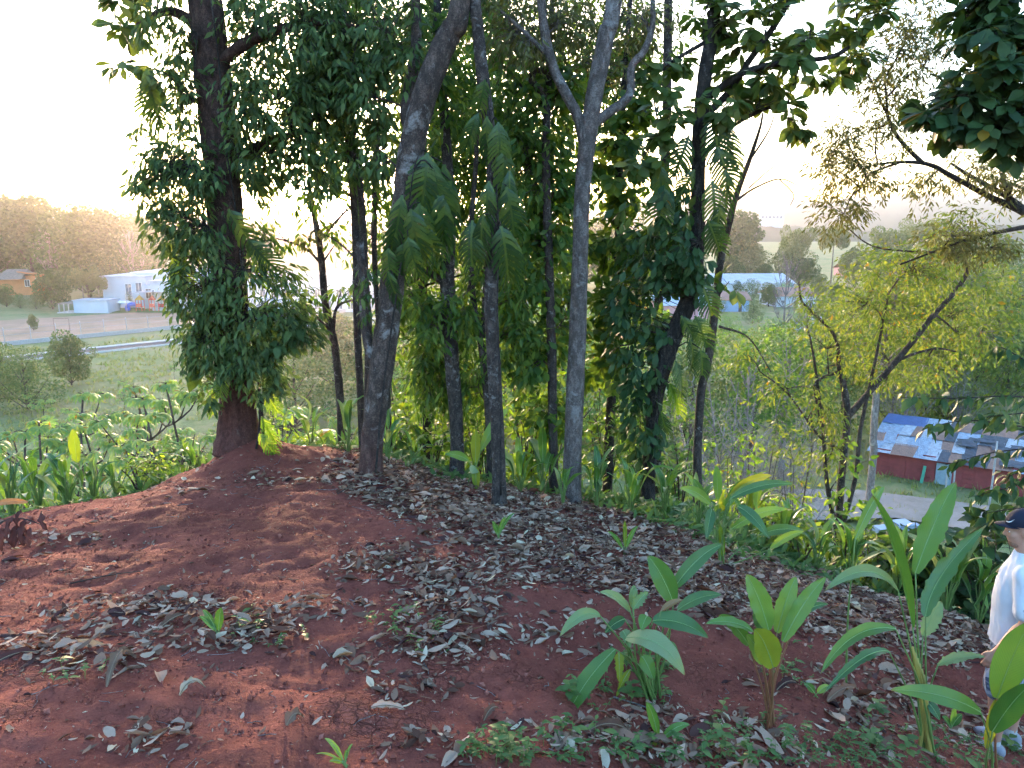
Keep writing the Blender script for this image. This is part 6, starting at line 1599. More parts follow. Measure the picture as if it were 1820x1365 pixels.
# ---- the plant on the litter bank
f5 = G(1283, 1003); Y5 = f5[1]
p5 = Plant('spreading plant with a yellow stem foot on the leaf-litter bank', f5)
for a, b, w, dy, dy2, mt in (((1276, 888), (1272, 826), 18, .1, .1, 'blade_leaf'), ((1300, 885), (1412, 861), 18, .0, -.1, 'blade_dark'), ((1298, 880), (1372, 845), 20, .2, .2, 'blade_yellow'), ((1312, 900), (1368, 958), 22, -.1, -.3, 'blade_dark'), ((1262, 895), (1208, 868), 20, 0, -.1, 'blade_leaf'),
                             ((1265, 905), (1255, 960), 20, -.1, -.3, 'blade_dark'), ((1300, 940), (1400, 905), 20, .1, .2, 'blade_leaf'), ((1350, 950), (1430, 945), 20, .2, .1, 'blade_dark'), ((1370, 975), (1430, 945), 16, -.1, -.2, 'blade_leaf'), ((1290, 900), (1330, 850), 20, .2, .3, 'blade_leaf'), ((1285, 990), (1278, 930), 12, 0, 0, 'blade_yellow'), ((1255, 900), (1230, 850), 16, .2, .2, 'blade_leaf')):
    p5.leaf(a, b, w, Y5 + dy, Y5 + dy2, mat=mt, stem_mat='stem_yellow' if w < 14 else 'stem_green', face=(rng.normal(0, .4), -1, .6))
# ---- the young plant left of the dark trunk, with a twisted pale leaf
f5b = np.array([PY(838, 880, 8.0)[0], 8.0, 0]); f5b[2] = hz(f5b[0], 8.0)
p5b = Plant('young plant with an upright yellow-green leaf between two trunks', f5b)
p5b.leaf((845, 822), (846, 762), 18, 8.0, 8.0, mat='blade_yellow').leaf((832, 818), (790, 808), 16, 8.0, 7.9, mat='blade_leaf').leaf((846, 832), (838, 842), 20, 7.95, 7.9, mat='blade_pale').leaf((845, 830), (847, 880), 16, 7.95, 7.9, mat='blade_yellow').leaf((855, 800), (905, 725), 20, 8.2, 8.3, mat='blade_leaf')
# ---- small sprouts
def sprout(px, py, label, leaves, name='sprout', mat='blade_leaf'):
    f = G(px, py); s = Plant(label, f, name)
    for (dx, dy, w, mt) in leaves:
        s.leaf((px + dx * .12, py - 6 - abs(dy) * .12), (px + dx, py + dy), w, f[1], f[1] - .02 * (dy > -10), mat=mt or mat, face=(rng.normal(0, .3), -.8, .8), sag=.15)
    return s
sprout(613, 1362, 'small yellow-green sprout at the bottom picture edge', [(-36, -50, 11, 'blade_leaf'), (-28, -8, 11, 'blade_yellow'), (14, -40, 8, 'blade_leaf'), (-52, -22, 5, 'blade_yellow'), (4, -30, 7, None)])
sprout(388, 1132, 'seedling with a few round leaves amid the dry leaves', [(6, -52, 18, 'blade_leaf'), (-28, -48, 13, 'blade_dark'), (-34, -36, 12, 'blade_leaf')], 'seedling')
sprout(1172, 1322, 'two-leaved sprout in front of the bushy foreground plant', [(-24, -74, 20, 'blade_leaf'), (54, -34, 18, 'blade_leaf'), (-30, 20, 20, 'blade_yellow')])
sprout(885, 960, 'strap-leaved sprout on the upper edge of the leaf litter', [(-10, -34, 8, 'blade_leaf'), (14, -42, 8, 'blade_leaf'), (-2, -28, 8, 'blade_leaf'), (30, -48, 7, 'blade_leaf')])
sprout(1110, 985, 'thin sprout with narrow leaves on the litter bank', [(-30, -40, 8, 'blade_leaf'), (24, -50, 9, 'blade_leaf'), (0, -60, 9, 'blade_yellow')])
sprout(1690, 1300, 'small leafy sprout beside the tall foreground plant stems', [(20, -30, 16, 'blade_dark'), (-16, -26, 14, 'blade_dark'), (6, -44, 14, 'blade_leaf')])
sprout(1450, 1240, 'low broad-leaved sprout right of the bright foreground plant', [(26, -20, 14, 'blade_leaf'), (-22, -24, 14, 'blade_dark')])

# ---- generic clumps, blades shared between them
GEN = []
for i in range(7):
    r_ = random.Random(60 + i); ar = r_.uniform(.12, .42)
    V, F, c, w = blade((0, 0, 0), (0, .52, ar * .9), (0, 1.0, ar * .35 - .05), r_.uniform(.19, .27), (0, -.25, 1), n=11, fold=r_.uniform(.15, .4), wav=.07, seed=i, tear=.15 if i % 3 == 0 else 0)
    g = Geo(); add_tube(g, c[:-1], np.linspace(.007, .002, len(c) - 1), 4, cap=False); Vr, Fr = g.out()
    GEN.append({m_: fast_mesh('leaf', V, F, M[m_]) for m_ in ('blade_leaf', 'blade_dark', 'blade_yellow', 'blade_pale')} | {'rib': fast_mesh('midrib', Vr, Fr, M['midrib'])})
for d_ in GEN:
    for k_, me_ in d_.items():
        if k_ != 'rib': luv(me_, 11)
def clump(px, py_foot, Y, H, n, label, group, mats=('blade_leaf', 'blade_dark', 'blade_leaf'), name='broad_leaf_plant', at=None, ribs=True, length=(.4, .65)):
    if at is None:
        p = PY(px, py_foot, Y); x, y = p[0], Y
    else: x, y = at
    foot = np.array([x, y, hz(x, y)])
    t = thing(name, label, 'plant', foot, group)
    for i in range(n):
        a = i * 2.4 + rng.uniform(-.4, .4); el = rng.uniform(.35, 1.35)
        hh = H * rng.uniform(.35, .8)
        lean = rng.uniform(.05, .22) * H
        b = np.array([math.cos(a) * lean, math.sin(a) * lean, hh])
        L = H * rng.uniform(*length)
        d = np.array([math.cos(a) * math.cos(el), math.sin(a) * math.cos(el), math.sin(el)])
        gi = GEN[int(rng.integers(len(GEN)))]; mt = mats[int(rng.integers(len(mats)))]
        M4 = frame_matrix(b, d, np.array([-math.cos(a) * .8, -math.sin(a) * .8, 1.0]) + rng.normal(0, .2, 3), L)
        o = link('leaf', gi[mt], t, M4)
        if ribs: link('midrib', gi['rib'], o)
        g = Geo(); add_tube(g, spline([(0, 0, -.05), b * .5 + [-lean * .1 * math.cos(a), 0, .02], b], 6), np.linspace(.011, .006, 6), 5, cap=False)
        g.part(t, 'stem', M['stem_green'], True)
    return t
LG = 'broad-leaved plants along the left edge of the soil'
for px, py, Y, H, n_, lab in ((20, 905, 7.4, 1.05, 12, 'arching broad-leaved plant at the left picture edge above the shrivelled leaves'), (70, 900, 7.8, 1.05, 12, 'broad-leaved plant second from the left edge'), (120, 890, 7.7, .9, 12, 'upright broad-leaved plant in the thick of the left clump'), (165, 880, 7.9, .85, 11, 'broad-leaved plant right of the upright yellow blade'),
                             (45, 860, 9.0, 1.35, 12, 'taller broad-leaved plant behind the left clump'), (105, 850, 9.0, 1.3, 11, 'tall plant with fern-like blades behind the left clump'), (5, 870, 8.6, 1.2, 11, 'leafy plant cut by the left picture edge'), (205, 870, 8.2, .7, 10, 'low broad-leaved plant near the bare soil edge'),
                             (160, 845, 9.4, 1.1, 10, 'broad-leaved plant behind the soil edge'), (255, 850, 9.0, .7, 8, 'small broad-leaved plant towards the big trunk'), (345, 825, 9.0, .75, 9, 'upright-leaved plant left of the big trunk foot'), (-20, 930, 6.9, .9, 10, 'broad-leaved plant peeking in at the left edge')):
    clump(px, py, Y, H * .62, n_, lab, LG, ('blade_leaf', 'blade_dark', 'blade_dark', 'blade_pale', 'blade_leaf'))
yb = Plant('single upright yellow-green banana-like blade in the left clump', np.array([PY(135, 860, 8.3)[0], 8.3, hz(PY(135, 860, 8.3)[0], 8.3)]))
yb.leaf((137, 822), (130, 762), 22, 8.3, 8.3, mat='blade_yellow', face=(.1, -1, .1))
MG = 'broad-leaved plants between the trunks'
for px, py, Y, H, n_, lab in ((555, 830, 9.2, .65, 8, 'strap-leaved plant between big trunk and leaning trunk'), (620, 830, 8.6, .75, 9, 'broad-leaved plant left of the leaning trunk foot'), (690, 850, 8.4, .65, 9, 'broad-leaved plant right of the leaning trunk foot'), (735, 870, 8.6, .5, 8, 'low plant in front of the spotted trunk'), (925, 900, 8.2, .7, 9, 'broad-leaved plant right of the dark straight trunk'),
                             (965, 900, 8.5, .8, 9, 'broad-leaved plant left of the pale forked trunk'), (1060, 920, 7.9, .65, 10, 'long-leaved plant right of the pale forked trunk foot'), (1120, 930, 7.9, .7, 10, 'long-leaved plant in front of the vine-covered trunk'), (1180, 930, 8.2, .75, 10, 'long-leaved plant right of the vine-covered trunk foot'), (1000, 930, 7.6, .45, 8, 'low plant right at the pale trunk foot'),
                             (1240, 950, 8.0, .6, 9, 'leafy plant at the slim curved trunk foot'), (1330, 960, 8.3, .75, 9, 'bright broad-leaved plant behind the yellow-footed plant'), (1390, 980, 8.0, .7, 9, 'broad-leaved plant beyond the litter bank'), (1180, 890, 10.0, .9, 10, 'bright plant behind the slim curved trunk'), (1290, 900, 10.5, .9, 10, 'bright yellow-green plant beyond the bank'), (1355, 900, 10.8, .9, 9, 'yellow-green plant near the thin stems'),
                             (1450, 1020, 7.6, .6, 9, 'broad-leaved plant at the thin stems foot'), (1510, 1040, 7.2, .7, 9, 'broad-leaved plant behind the left arching blade'), (1590, 1070, 7.1, .75, 10, 'broad-leaved plant behind the rolled leaf'), (1680, 1090, 6.9, .8, 10, 'broad-leaved plant left of the man'), (1740, 1100, 6.9, .75, 9, 'broad-leaved plant just behind the man'), (1620, 1060, 8.0, .9, 10, 'taller broad-leaved plant below the shack')):
    m_ = ('blade_yellow', 'blade_leaf', 'blade_yellow') if 'bright' in lab or 'yellow' in lab else ('blade_leaf', 'blade_dark', 'blade_leaf', 'blade_pale')
    clump(px, py, Y, H * .72, max(5, n_ - 2), lab, MG, m_, length=(.55, .9))
# ---- low fern-like undergrowth beyond the crest
def carpet():
    P = []; 
    x = rng.uniform(-7, 8, 5200); y = crest(x) + rng.gamma(2.0, .9, 5200) + .25
    keep = rng.random(5200) < .9
    x, y = x[keep], y[keep]
    z = height(x, y); n0 = len(x); k = 5
    pos = np.repeat(np.stack([x, y, z], 1), k, 0) + rng.normal(0, .06, (n0 * k, 3)) * [1, 1, .3]
    D = np.concatenate([rng.normal(0, .8, (n0 * k, 2)), rng.uniform(.1, 1.0, (n0 * k, 1))], 1)
    sc = rng.uniform(.09, .22, n0 * k)
    V, F = stamp(TP_LANCE, pos, D, rng.normal(0, .4, D.shape) + [0, -.2, 1], sc, 1.0)
    o = link('undergrowth', fast_mesh('undergrowth', V, F, M['weed_leaf']))
    tag(o, 'low leafy undergrowth covering the slope beyond the soil edge', 'undergrowth', None, 'stuff')
carpet()
# ---- weeds at the bottom right
TP_OVAL = leaf_tpl([0.17, 0.24, 0.14], .25, .3)
def weeds():
    P = []
    for (px, py, rx, ry, n_) in ((960, 1335, 130, 30, 46), (1100, 1240, 90, 30, 34), (1200, 1345, 130, 24, 36), (1340, 1310, 120, 40, 30), (1480, 1345, 120, 30, 44), (1600, 1330, 130, 45, 60), (1740, 1345, 80, 30, 36), (1330, 1345, 120, 24, 30), (1150, 1180, 60, 30, 26), (880, 1345, 60, 20, 30), (700, 1110, 60, 25, 10), (480, 1120, 70, 30, 12), (750, 1130, 60, 40, 14), (130, 1200, 60, 20, 8), (1400, 1180, 60, 40, 20)):
        for _ in range(n_):
            a = rng.uniform(0, 6.28); q = math.sqrt(rng.random())
            P.append((px + rx * q * math.cos(a), py + ry * q * math.sin(a)))
    W = np.array([G(a, b, 1.5, 14) for a, b in P])
    k = 7; pos = []; D = []; Z = []; S = []; g = Geo()
    for w in W:
        h = .015 + .12 * rng.random() ** 2; top = w + [rng.normal(0, .02), rng.normal(0, .02), h]
        add_tube(g, [w - [0, 0, .01], top], [.0016, .001], 3, cap=False)
        for i in range(k):
            a = i * 2.4 + rng.random(); f = rng.uniform(.3, 1)
            pos.append(w * (1 - f) + top * f); D.append((math.cos(a), math.sin(a), rng.uniform(-.2, .5))); Z.append((0, 0, 1)); S.append(rng.lognormal(math.log(.029), .4) * (.6 + 5 * h))
    root = thing('ground_weeds', 'small green weeds creeping over the leaf litter at the bottom', 'weeds', W[0])
    root['kind'] = 'stuff'
    o = put_leaves(root, TP_OVAL, M['weed_leaf'], np.array(pos), np.array(D), np.array(Z, float), np.array(S), 1.0)
    g.wpart(root, 'stem', M['stem_green'])
weeds()
for px, py, lab in ((1560, 1180 + 95, 'small pinnate seedling left of the tall plant stems'), (1545, 1325, 'leafy green seedling at the bottom right'), (1610, 1352, 'dense leafy seedling at the bottom edge below the tall plant'), (1790, 1340, 'pale leafy seedling at the man\'s feet'), (1280, 1340, 'bright seedling at the bottom edge under the two foreground plants'), (1120, 1130 + 120, 'feathery seedling at the bushy plant foot'), (1010, 1245, 'two-leaved seedling left of the bushy plant')):
    f = G(px, py); t = thing('seedling', lab, 'seedling', f)
    H = rng.uniform(.10, .17); g = Geo(); add_tube(g, spline([(0, 0, -.02), (.01, 0, H * .5), (0, .01, H)], 6), .002, 5); g.part(t, 'stem', M['stem_green'], True)
    me = tpl_mesh(TP_ROUND, M['weed_leaf'])
    for i in range(9):
        a = i * 2.4; fz = .35 + .65 * i / 9
        link('leaf', me, t, frame_matrix(np.array([0, 0, H * fz]), (math.cos(a), math.sin(a), .15), (0, 0, 1), rng.uniform(.05, .085)))

# ================================================================ FALLEN LEAVES
def litter_tpl(seed, kind):
    r = random.Random(seed); nu, nv = 3, 5; V = []
    wd = {'ov': .42, 'lan': .26, 'rnd': .62}[kind]
    cl = r.uniform(-.5, .9); bend = r.uniform(-.35, .5); tw = r.uniform(-.5, .5)
    for j in range(nv):
        y = j / (nv - 1); w = wd / 2 * (max(.06, math.sin(math.pi * (.06 + .9 * y) ** .85))) 
        for i in range(nu):
            u = (i - 1); a = u * w
            z = cl * a * a / wd * 2.2 + bend * (y - .5) ** 2 + tw * a * (y - .5) + r.uniform(-.02, .02)
            V.append((a * (1 - .25 * abs(cl)), y - .5, z))
    V = np.array(V); V[:, 2] -= V[:, 2].min()
    T = []
    for j in range(nv - 1):
        for i in range(nu - 1):
            a = j * nu + i; T += [(a, a + 1, a + nu), (a + 1, a + nu + 1, a + nu)]
    return V, np.array(T)
LT = [litter_tpl(100 + i, k) for i, k in enumerate(['ov', 'ov', 'lan', 'rnd', 'ov', 'lan', 'rnd', 'ov', 'lan', 'ov'])]
BAND = np.array([(560, 842, 18), (660, 870, 32), (760, 905, 48), (900, 955, 62), (1050, 995, 62), (1200, 1030, 60), (1350, 1065, 55), (1500, 1100, 50), (1620, 1120, 46), (1760, 1135, 40), (1900, 1150, 40)], float)
PATCH = [(870, 1010, 200, 45, .75), (700, 1005, 120, 38, .5), (820, 1080, 110, 55, .7), (660, 1160, 90, 36, .6), (770, 1140, 120, 50, .8), (280, 1105, 220, 46, 1.0), (150, 1150, 140, 40, .9), (430, 1120, 110, 46, .95), (740, 1225, 80, 30, .6), (250, 1310, 130, 34, .45), (780, 1330, 130, 32, .7), (1000, 1320, 180, 40, .75), (1180, 1320, 170, 60, .8), (1350, 1310, 170, 60, .65), (1560, 1280, 200, 70, .5), (1700, 1290, 120, 60, .5), (1650, 1180, 150, 30, .35), (1120, 1090, 90, 40, .3), (1500, 1200, 150, 30, .3), (480, 850, 90, 16, .4), (600, 1080, 120, 26, .3), (100, 960, 120, 16, .3), (330, 870, 80, 14, .15), (1000, 1120, 130, 50, .35), (60, 1010, 150, 30, .12)]
def litter_density(px, py):
    by = np.interp(px, BAND[:, 0], BAND[:, 1]); bh = np.interp(px, BAND[:, 0], BAND[:, 2])
    d = 1.0 * np.exp(-((py - by) / bh) ** 4) * sstep(540, 640, px)
    d = np.maximum(d, .8 * sstep(0, 1, (by - py) / 30) * sstep(560, 680, px))
    for x, y, rx, ry, w in PATCH:
        d = np.maximum(d, w * np.exp(-(((px - x) / rx) ** 2 + ((py - y) / ry) ** 2) ** 1.6))
    return d + .028
NCAND = 150000
x = rng.uniform(-5.6, 5.6, NCAND); y = rng.uniform(2.2, 9.2, NCAND)
z = hfast(x, y)
LP = np.stack([x, y, z], 1)
px, py, dep = project(LP)
dens = litter_density(px, py) * (1 + 1.2 * fbm(x * 2.2, y * 2.2, 3)) * sstep(.9, .2, y - crest(x) - .3)
ok = (rng.random(NCAND) < np.clip(dens, 0, 1) * .75) & (px > -120) & (px < 1940) & (py < 1480)
LP = LP[ok]; n_l = len(LP); dens = dens[ok]; px = px[ok]; py = py[ok]
# local slope
e = .03
sx = (hfast(LP[:, 0] + e, LP[:, 1]) - hfast(LP[:, 0] - e, LP[:, 1])) / (2 * e)
sy = (hfast(LP[:, 0], LP[:, 1] + e) - hfast(LP[:, 0], LP[:, 1] - e)) / (2 * e)
NRM = nrm(np.stack([-sx, -sy, np.ones(n_l)], 1))
tilt = np.where(dens > .4, .45, .22)
NRM = NRM + rng.normal(0, 1, (n_l, 3)) * tilt[:, None]
ang = rng.uniform(0, 6.28, n_l)
DIR = np.stack([np.cos(ang), np.sin(ang), rng.normal(0, .12, n_l)], 1)
SZ = np.clip(rng.lognormal(math.log(.042), .58, n_l), .012, .14)
big = (px > 950) & (py > 1190) & (rng.random(n_l) < .22); SZ[big] *= 1.5
small = (dens < .2) & (rng.random(n_l) < .72); SZ[small] *= .48
LP[:, 2] += .004 + np.where(dens > .4, rng.uniform(0, .035, n_l), 0)
mi = rng.random(n_l)
LM = np.where(mi < .56, 0, np.where(mi < .86, 1, np.where(mi < .91, 2, 3)))
LMN = ['litter', 'litter_grey', 'litter_pale', 'litter_dark']
kx = rng.integers(0, len(LT), n_l)
# the 300 that show largest: leaves of their own
vis = (px > 0) & (px < 1820) & (py > 800) & (py < 1365)
key = np.where(vis, SZ / np.linalg.norm(LP - CAM, axis=1), 0)
one = np.argsort(-key)[:290]
lab_l = ['brown dry leaf lying', 'grey-brown dry leaf lying', 'pale dry leaf lying', 'dark shrivelled leaf lying']
grp_l = ['brown fallen leaves', 'grey fallen leaves', 'pale fallen leaves', 'dark fallen leaves']
def leaf_place(a, b):
    if b > 1290: return 'at the bottom edge under the weeds' if a > 900 else 'near the bottom edge at left' if a < 500 else 'near the bottom edge, mid picture'
    if a > 1430: return 'round the tall plant at right'
    if a > 1230: return 'round the bright upright-leaved plant'
    if a > 960: return 'beside the bushy foreground plant' if b > 1080 else 'on the litter bank below the pale trunk'
    if b < 1000: return 'on the litter bank under the row of trunks' if a > 600 else 'on the bare red mound'
    return 'in the litter patch left of the seedling' if a < 380 else 'in the litter right of the seedling' if a < 640 else 'in the litter at mid picture'
for i in one:
    tp = LT[kx[i]]; k = int(LM[i])
    o = link('fallen_leaf', tpl_mesh(tp, M[LMN[k]], 'fallen_leaf'), None, frame_matrix(LP[i], DIR[i], NRM[i], SZ[i]))
    tag(o, lab_l[k] + ' ' + leaf_place(px[i], py[i]), 'leaf', grp_l[k] + ' ' + leaf_place(px[i], py[i]))
rest = np.setdiff1d(np.arange(n_l), one)
g_by = {k: Geo() for k in range(4)}
for k in range(4):
    for v_ in range(len(LT)):
        s_ = rest[(LM[rest] == k) & (kx[rest] == v_)]
        if len(s_): 
            V, F = stamp(LT[v_], LP[s_], DIR[s_], NRM[s_], SZ[s_]); g_by[k].add(V, F)
lit = thing('leaf_litter', 'carpet of brown and grey fallen leaves over the red soil', 'leaf litter', (0, 5, hz(0, 5)))
lit['kind'] = 'stuff'
for k in range(4): 
    o = g_by[k].wpart(lit, 'dry_leaves', M[LMN[k]]); o['kind'] = 'stuff'
# chips: broken bits of leaf
nK = 9000
x = rng.uniform(-5.2, 5.2, nK); y = 2.2 + 6.2 * rng.random(nK) ** 1.25; keep = (y < crest(x) + .4) & (rng.random(nK) < .55 + .9 * fbm(x * 1.5, y * 1.5, 3)); x, y = x[keep], y[keep]; nK = len(x)
a_ = rng.uniform(0, 6.28, nK)
V, F = stamp(LT[5], np.stack([x, y, hfast(x, y) + .003], 1), np.stack([np.cos(a_), np.sin(a_), rng.normal(0, .2, nK)], 1), rng.normal(0, .5, (nK, 3)) + [0, 0, 1], rng.lognormal(math.log(.014), .45, nK), rng.uniform(.6, 1.8, nK))
leaf_mat('chip', (0.16, 0.09, 0.065), (0.30, 0.20, 0.15), (0.52, 0.42, 0.33), 0.1, .8, .1, mott=40)
tag(link('leaf_chips', fast_mesh('leaf_chips', V, F, M['chip'])), 'small broken chips of dry leaf strewn over the soil', 'leaf chips', None, 'stuff')
# crumbs of soil, chips and twigs
nC = 42000
x = rng.uniform(-5, 5, nC); y = 2.2 + 6.2 * rng.random(nC) ** 1.3; keep = y < crest(x) + .3; x, y = x[keep], y[keep]; nC = len(x)
oct_ = (np.array([(1, 0, 0), (-1, 0, 0), (0, 1, 0), (0, -1, 0), (0, 0, .7), (0, 0, -.7)], float), np.array([(0, 2, 4), (2, 1, 4), (1, 3, 4), (3, 0, 4), (2, 0, 5), (1, 2, 5), (3, 1, 5), (0, 3, 5)]))
cs = np.clip(rng.lognormal(math.log(.0036), .6, nC), .0012, .022)
cl_ = rng.random(nC) < .022; cs[cl_] = rng.uniform(.009, .024, cl_.sum())
V, F = stamp(oct_, np.stack([x, y, hfast(x, y) + cs * .3], 1), rng.normal(size=(nC, 3)), rng.normal(size=(nC, 3)), cs, rng.uniform(.6, 1.3, nC))
leaf_mat('crumb', (0.14, 0.04, 0.03), (0.24, 0.072, 0.05), (0.36, 0.13, 0.095), 0.0, .95, .1, mott=40)
tag(link('soil_crumbs', fast_mesh('soil_crumbs', V, F, M['crumb'], False)), 'crumbs of red clay scattered over the soil', 'soil', None, 'stuff')
g = Geo()
for _ in range(520):
    a, b = rng.uniform(0, 1820), rng.uniform(850, 1365)
    x0 = rng.uniform(-5, 5); y0 = rng.uniform(2.3, 8.0)
    an = rng.uniform(0, 6.28); L = rng.lognormal(math.log(.07), .5)
    P = []
    for f in np.linspace(0, 1, 4):
        xx = x0 + math.cos(an) * L * f + rng.normal(0, .006); yy = y0 + math.sin(an) * L * f + rng.normal(0, .006)
        P.append((xx, yy, hz(xx, yy) + .006))
    add_tube(g, np.array(P), rng.uniform(.0012, .0032), 4, cap=False)
V, F = g.out()
tag(link('twig_litter', fast_mesh('twig_litter', V, F, M['bark_grey'])), 'small dry twigs scattered over the red soil', 'twigs', None, 'stuff')
for pts, lab in (([(1500, 1268), (1520, 1285), (1545, 1300), (1580, 1318)], 'long pale fallen stick at the bottom right'), ([(1090, 1242), (1150, 1262), (1190, 1300)], 'thin pale vine stick at the bushy plant foot'), ([(125, 1040), (200, 1024), (250, 1018)], 'thin brown stick on the bare red soil at left'), ([(600, 880), (618, 868), (634, 852)], 'dark root stub at the leaning trunk foot')):
    P = np.array([G(a, b) for a, b in pts]); P[:, 2] += .012
    f = P[0].copy(); t = thing('fallen_stick', lab, 'stick', f)
    g = Geo(); add_tube(g, spline(P, 12), np.linspace(.0055, .0025, 12), 6, .1); g.wpart(t, 'stick', M['bark_grey' if 'pale' in lab else 'bark_thin'])

# ---- special dead leaves
def dead_leaf(px, py, dx, dy, w, label, mat, lift=.06, **kw):
    a = G(px, py); b = G(px + dx, py + dy); m_ = (a + b) / 2; m_[2] = hz(m_[0], m_[1]) + lift; a[2] += .012; b[2] += .02
    V, F, c, ww = blade(a, m_, b, w, (.2, -.3, 1), n=13, fold=.5, wav=.3, seed=int(px), tear=.6, **kw)
    t = thing('dead_leaf', label, 'leaf', a)
    wpart(t, 'blade', V, F, M[mat])
    g = Geo(); add_tube(g, c, .003, 5, cap=False); g.wpart(t, 'midrib', M['midrib_dead'])
dead_leaf(190, 1225, 45, -62, 0.070, 'large torn whitish dead leaf curled on the soil at left', 'litter_grey', .10)
dead_leaf(320, 1240, 45, -12, 0.049, 'folded pale leaf tip standing up on the soil', 'litter_pale', .07)
dead_leaf(165, 1140, 45, -25, 0.063, 'curled grey ribbed leaf in the left litter patch', 'litter_grey', .05)
dead_leaf(-20, 1192, 90, -26, 0.084, 'dark red-brown curled leaf at the left picture edge', 'litter_dark', .06)
dead_leaf(280, 1125, 55, -28, 0.056, 'long grey-brown folded leaf in the left litter patch', 'litter_grey', .05)
dead_leaf(510, 1294, 30, -12, 0.063, 'grey-purple crumpled leaf on the bare soil', 'litter_grey', .05)
dead_leaf(860, 1285, 26, -20, 0.049, 'brown curled leaf standing on the bare soil near the weeds', 'litter', .05)
dead_leaf(1050, 1300, 70, 6, 0.077, 'large ribbed brown leaf in the bottom litter', 'litter', .06)
dead_leaf(1120, 1330, 80, 0, 0.084, 'large grey-brown leaf at the bottom under the bushy plant', 'litter_grey', .06)
dead_leaf(1380, 1230, 40, -8, 0.070, 'reddish curled leaf at the bright plant foot', 'litter_dark', .06)
dead_leaf(1470, 1250, 60, -16, 0.077, 'reddish-brown ribbed leaf right of the bright plant', 'litter', .05)
dead_leaf(660, 1262, 60, 6, 0.063, 'brown ribbed leaf cluster on the bare soil', 'litter', .03)
sv = G(30, 975)
svt = thing('shrivelled_branch', 'fallen branch with shrivelled dark red leaves at the left edge', 'branch', sv)
g = Geo(); bp = spline(np.array([PY(-60, 985, sv[1]), PY(0, 930, sv[1]), PY(40, 922, sv[1] + .1), PY(80, 935, sv[1] + .1)]), 12); add_tube(g, bp, np.linspace(.010, .004, 12), 6); g.wpart(svt, 'stem', M['bark_thin'])
for i, (dx, dy, L, w) in enumerate(((22, 930, 40, .10), (45, 935, 42, .11), (30, 945, 36, .10), (75, 920, 30, .08), (5, 950, 36, .10), (55, 950, 30, .09), (38, 918, 26, .08))):
    a = PY(dx, dy - 12, sv[1]); b = PY(dx + rng.uniform(-8, 12), dy + L - 6, sv[1] - .05); 
    V, F, c, ww = blade(a, (a + b) / 2 + [0, -.03, .0], b, w, (rng.normal(0, .6), -1, .2), n=9, fold=.9, wav=.45, seed=i, tear=.5, roll=.6)
    wpart(svt, 'leaf', V, F, M['litter_dark'])
bl = Plant('long orange-brown dead blade at the left picture edge', G(5, 925), 'dead_leaf')
bl.leaf((50, 893), (-30, 905), 12, 6.3, 6.2, mat='blade_dead', stem=False)

# ================================================================ THE MAN AT THE RIGHT EDGE
skin = flat_mat('skin', (0.50, 0.27, 0.19), 0.55, 0.35, c2=(0.43, 0.21, 0.14), scale=6)
flat_mat('shirt_white', (0.64, 0.65, 0.70), 0.85, 0.2, 0.08, 3)
flat_mat('cap_navy', (0.012, 0.016, 0.035), 0.75, 0.3, 0.2, 5)
flat_mat('stubble', (0.33, 0.17, 0.115), 0.8, 0.2, c2=(0.17, 0.09, 0.06), scale=220)
flat_mat('hair', (0.05, 0.035, 0.025), 0.8, 0.3, 0.3, 30)
flat_mat('shoe_grey', (0.33, 0.33, 0.36), 0.7, 0.3, 0.25, 12)
flat_mat('shoe_sole', (0.5, 0.5, 0.5), 0.7, 0.3, 0.1, 6)
flat_mat('coral', (0.75, 0.12, 0.09), 0.7, 0.3, 0.1, 6)
flat_mat('logo_white', (0.8, 0.8, 0.8), 0.6, 0.3, 0.02)
flat_mat('logo_grey', (0.35, 0.37, 0.45), 0.6, 0.3, 0.02)
flat_mat('eye_white', (0.75, 0.73, 0.70), 0.3, 0.5, 0.02)
def plaid():
    m, nt = new_mat('plaid'); n = N(nt); v = n.obj()
    sx = n.node('ShaderNodeSeparateXYZ'); n.lk(v, sx.inputs[0])
    a = n.math('ARCTAN2', sx.outputs['Y'], sx.outputs['X'])
    ln = n.math('ADD', sx.outputs['X'], n.math('MULTIPLY', sx.outputs['Y'], 1.2))
    w1 = n.math('GREATER_THAN', n.math('SINE', n.math('MULTIPLY', ln, 190)), .55)
    w2 = n.math('GREATER_THAN', n.math('SINE', n.math('MULTIPLY', ln, 95)), .80)
    w3 = n.math('GREATER_THAN', n.math('SINE', n.math('MULTIPLY', sx.outputs['Z'], 110)), .85)
    c = n.mix(n.math('MULTIPLY', w1, .7), (0.16, 0.19, 0.26), (0.035, 0.04, 0.07))
    c = n.mix(n.math('MULTIPLY', w2, .8), c, (0.38, 0.40, 0.46))
    c = n.mix(n.math('MULTIPLY', w3, .4), c, (0.30, 0.32, 0.38))
    n.out(n.bsdf(c, .9, .15)); MATS['plaid'] = m
plaid()
def ellipsoid(g, c, r, nu=20, nv=14, rot=None):
    u = np.linspace(0, 2 * math.pi, nu, endpoint=False); v = np.linspace(0, math.pi, nv)
    U, W = np.meshgrid(u, v)
    V = np.stack([np.cos(U) * np.sin(W), np.sin(U) * np.sin(W), np.cos(W)], -1).reshape(-1, 3) * np.array(r)
    if rot is not None: V = V @ np.array(rot).T
    i, j = np.meshgrid(np.arange(nv - 1), np.arange(nu), indexing='ij'); k = (j + 1) % nu
    g.add(V + np.array(c), np.stack([i * nu + j, (i + 1) * nu + j, (i + 1) * nu + k, i * nu + k], -1).reshape(-1, 4))
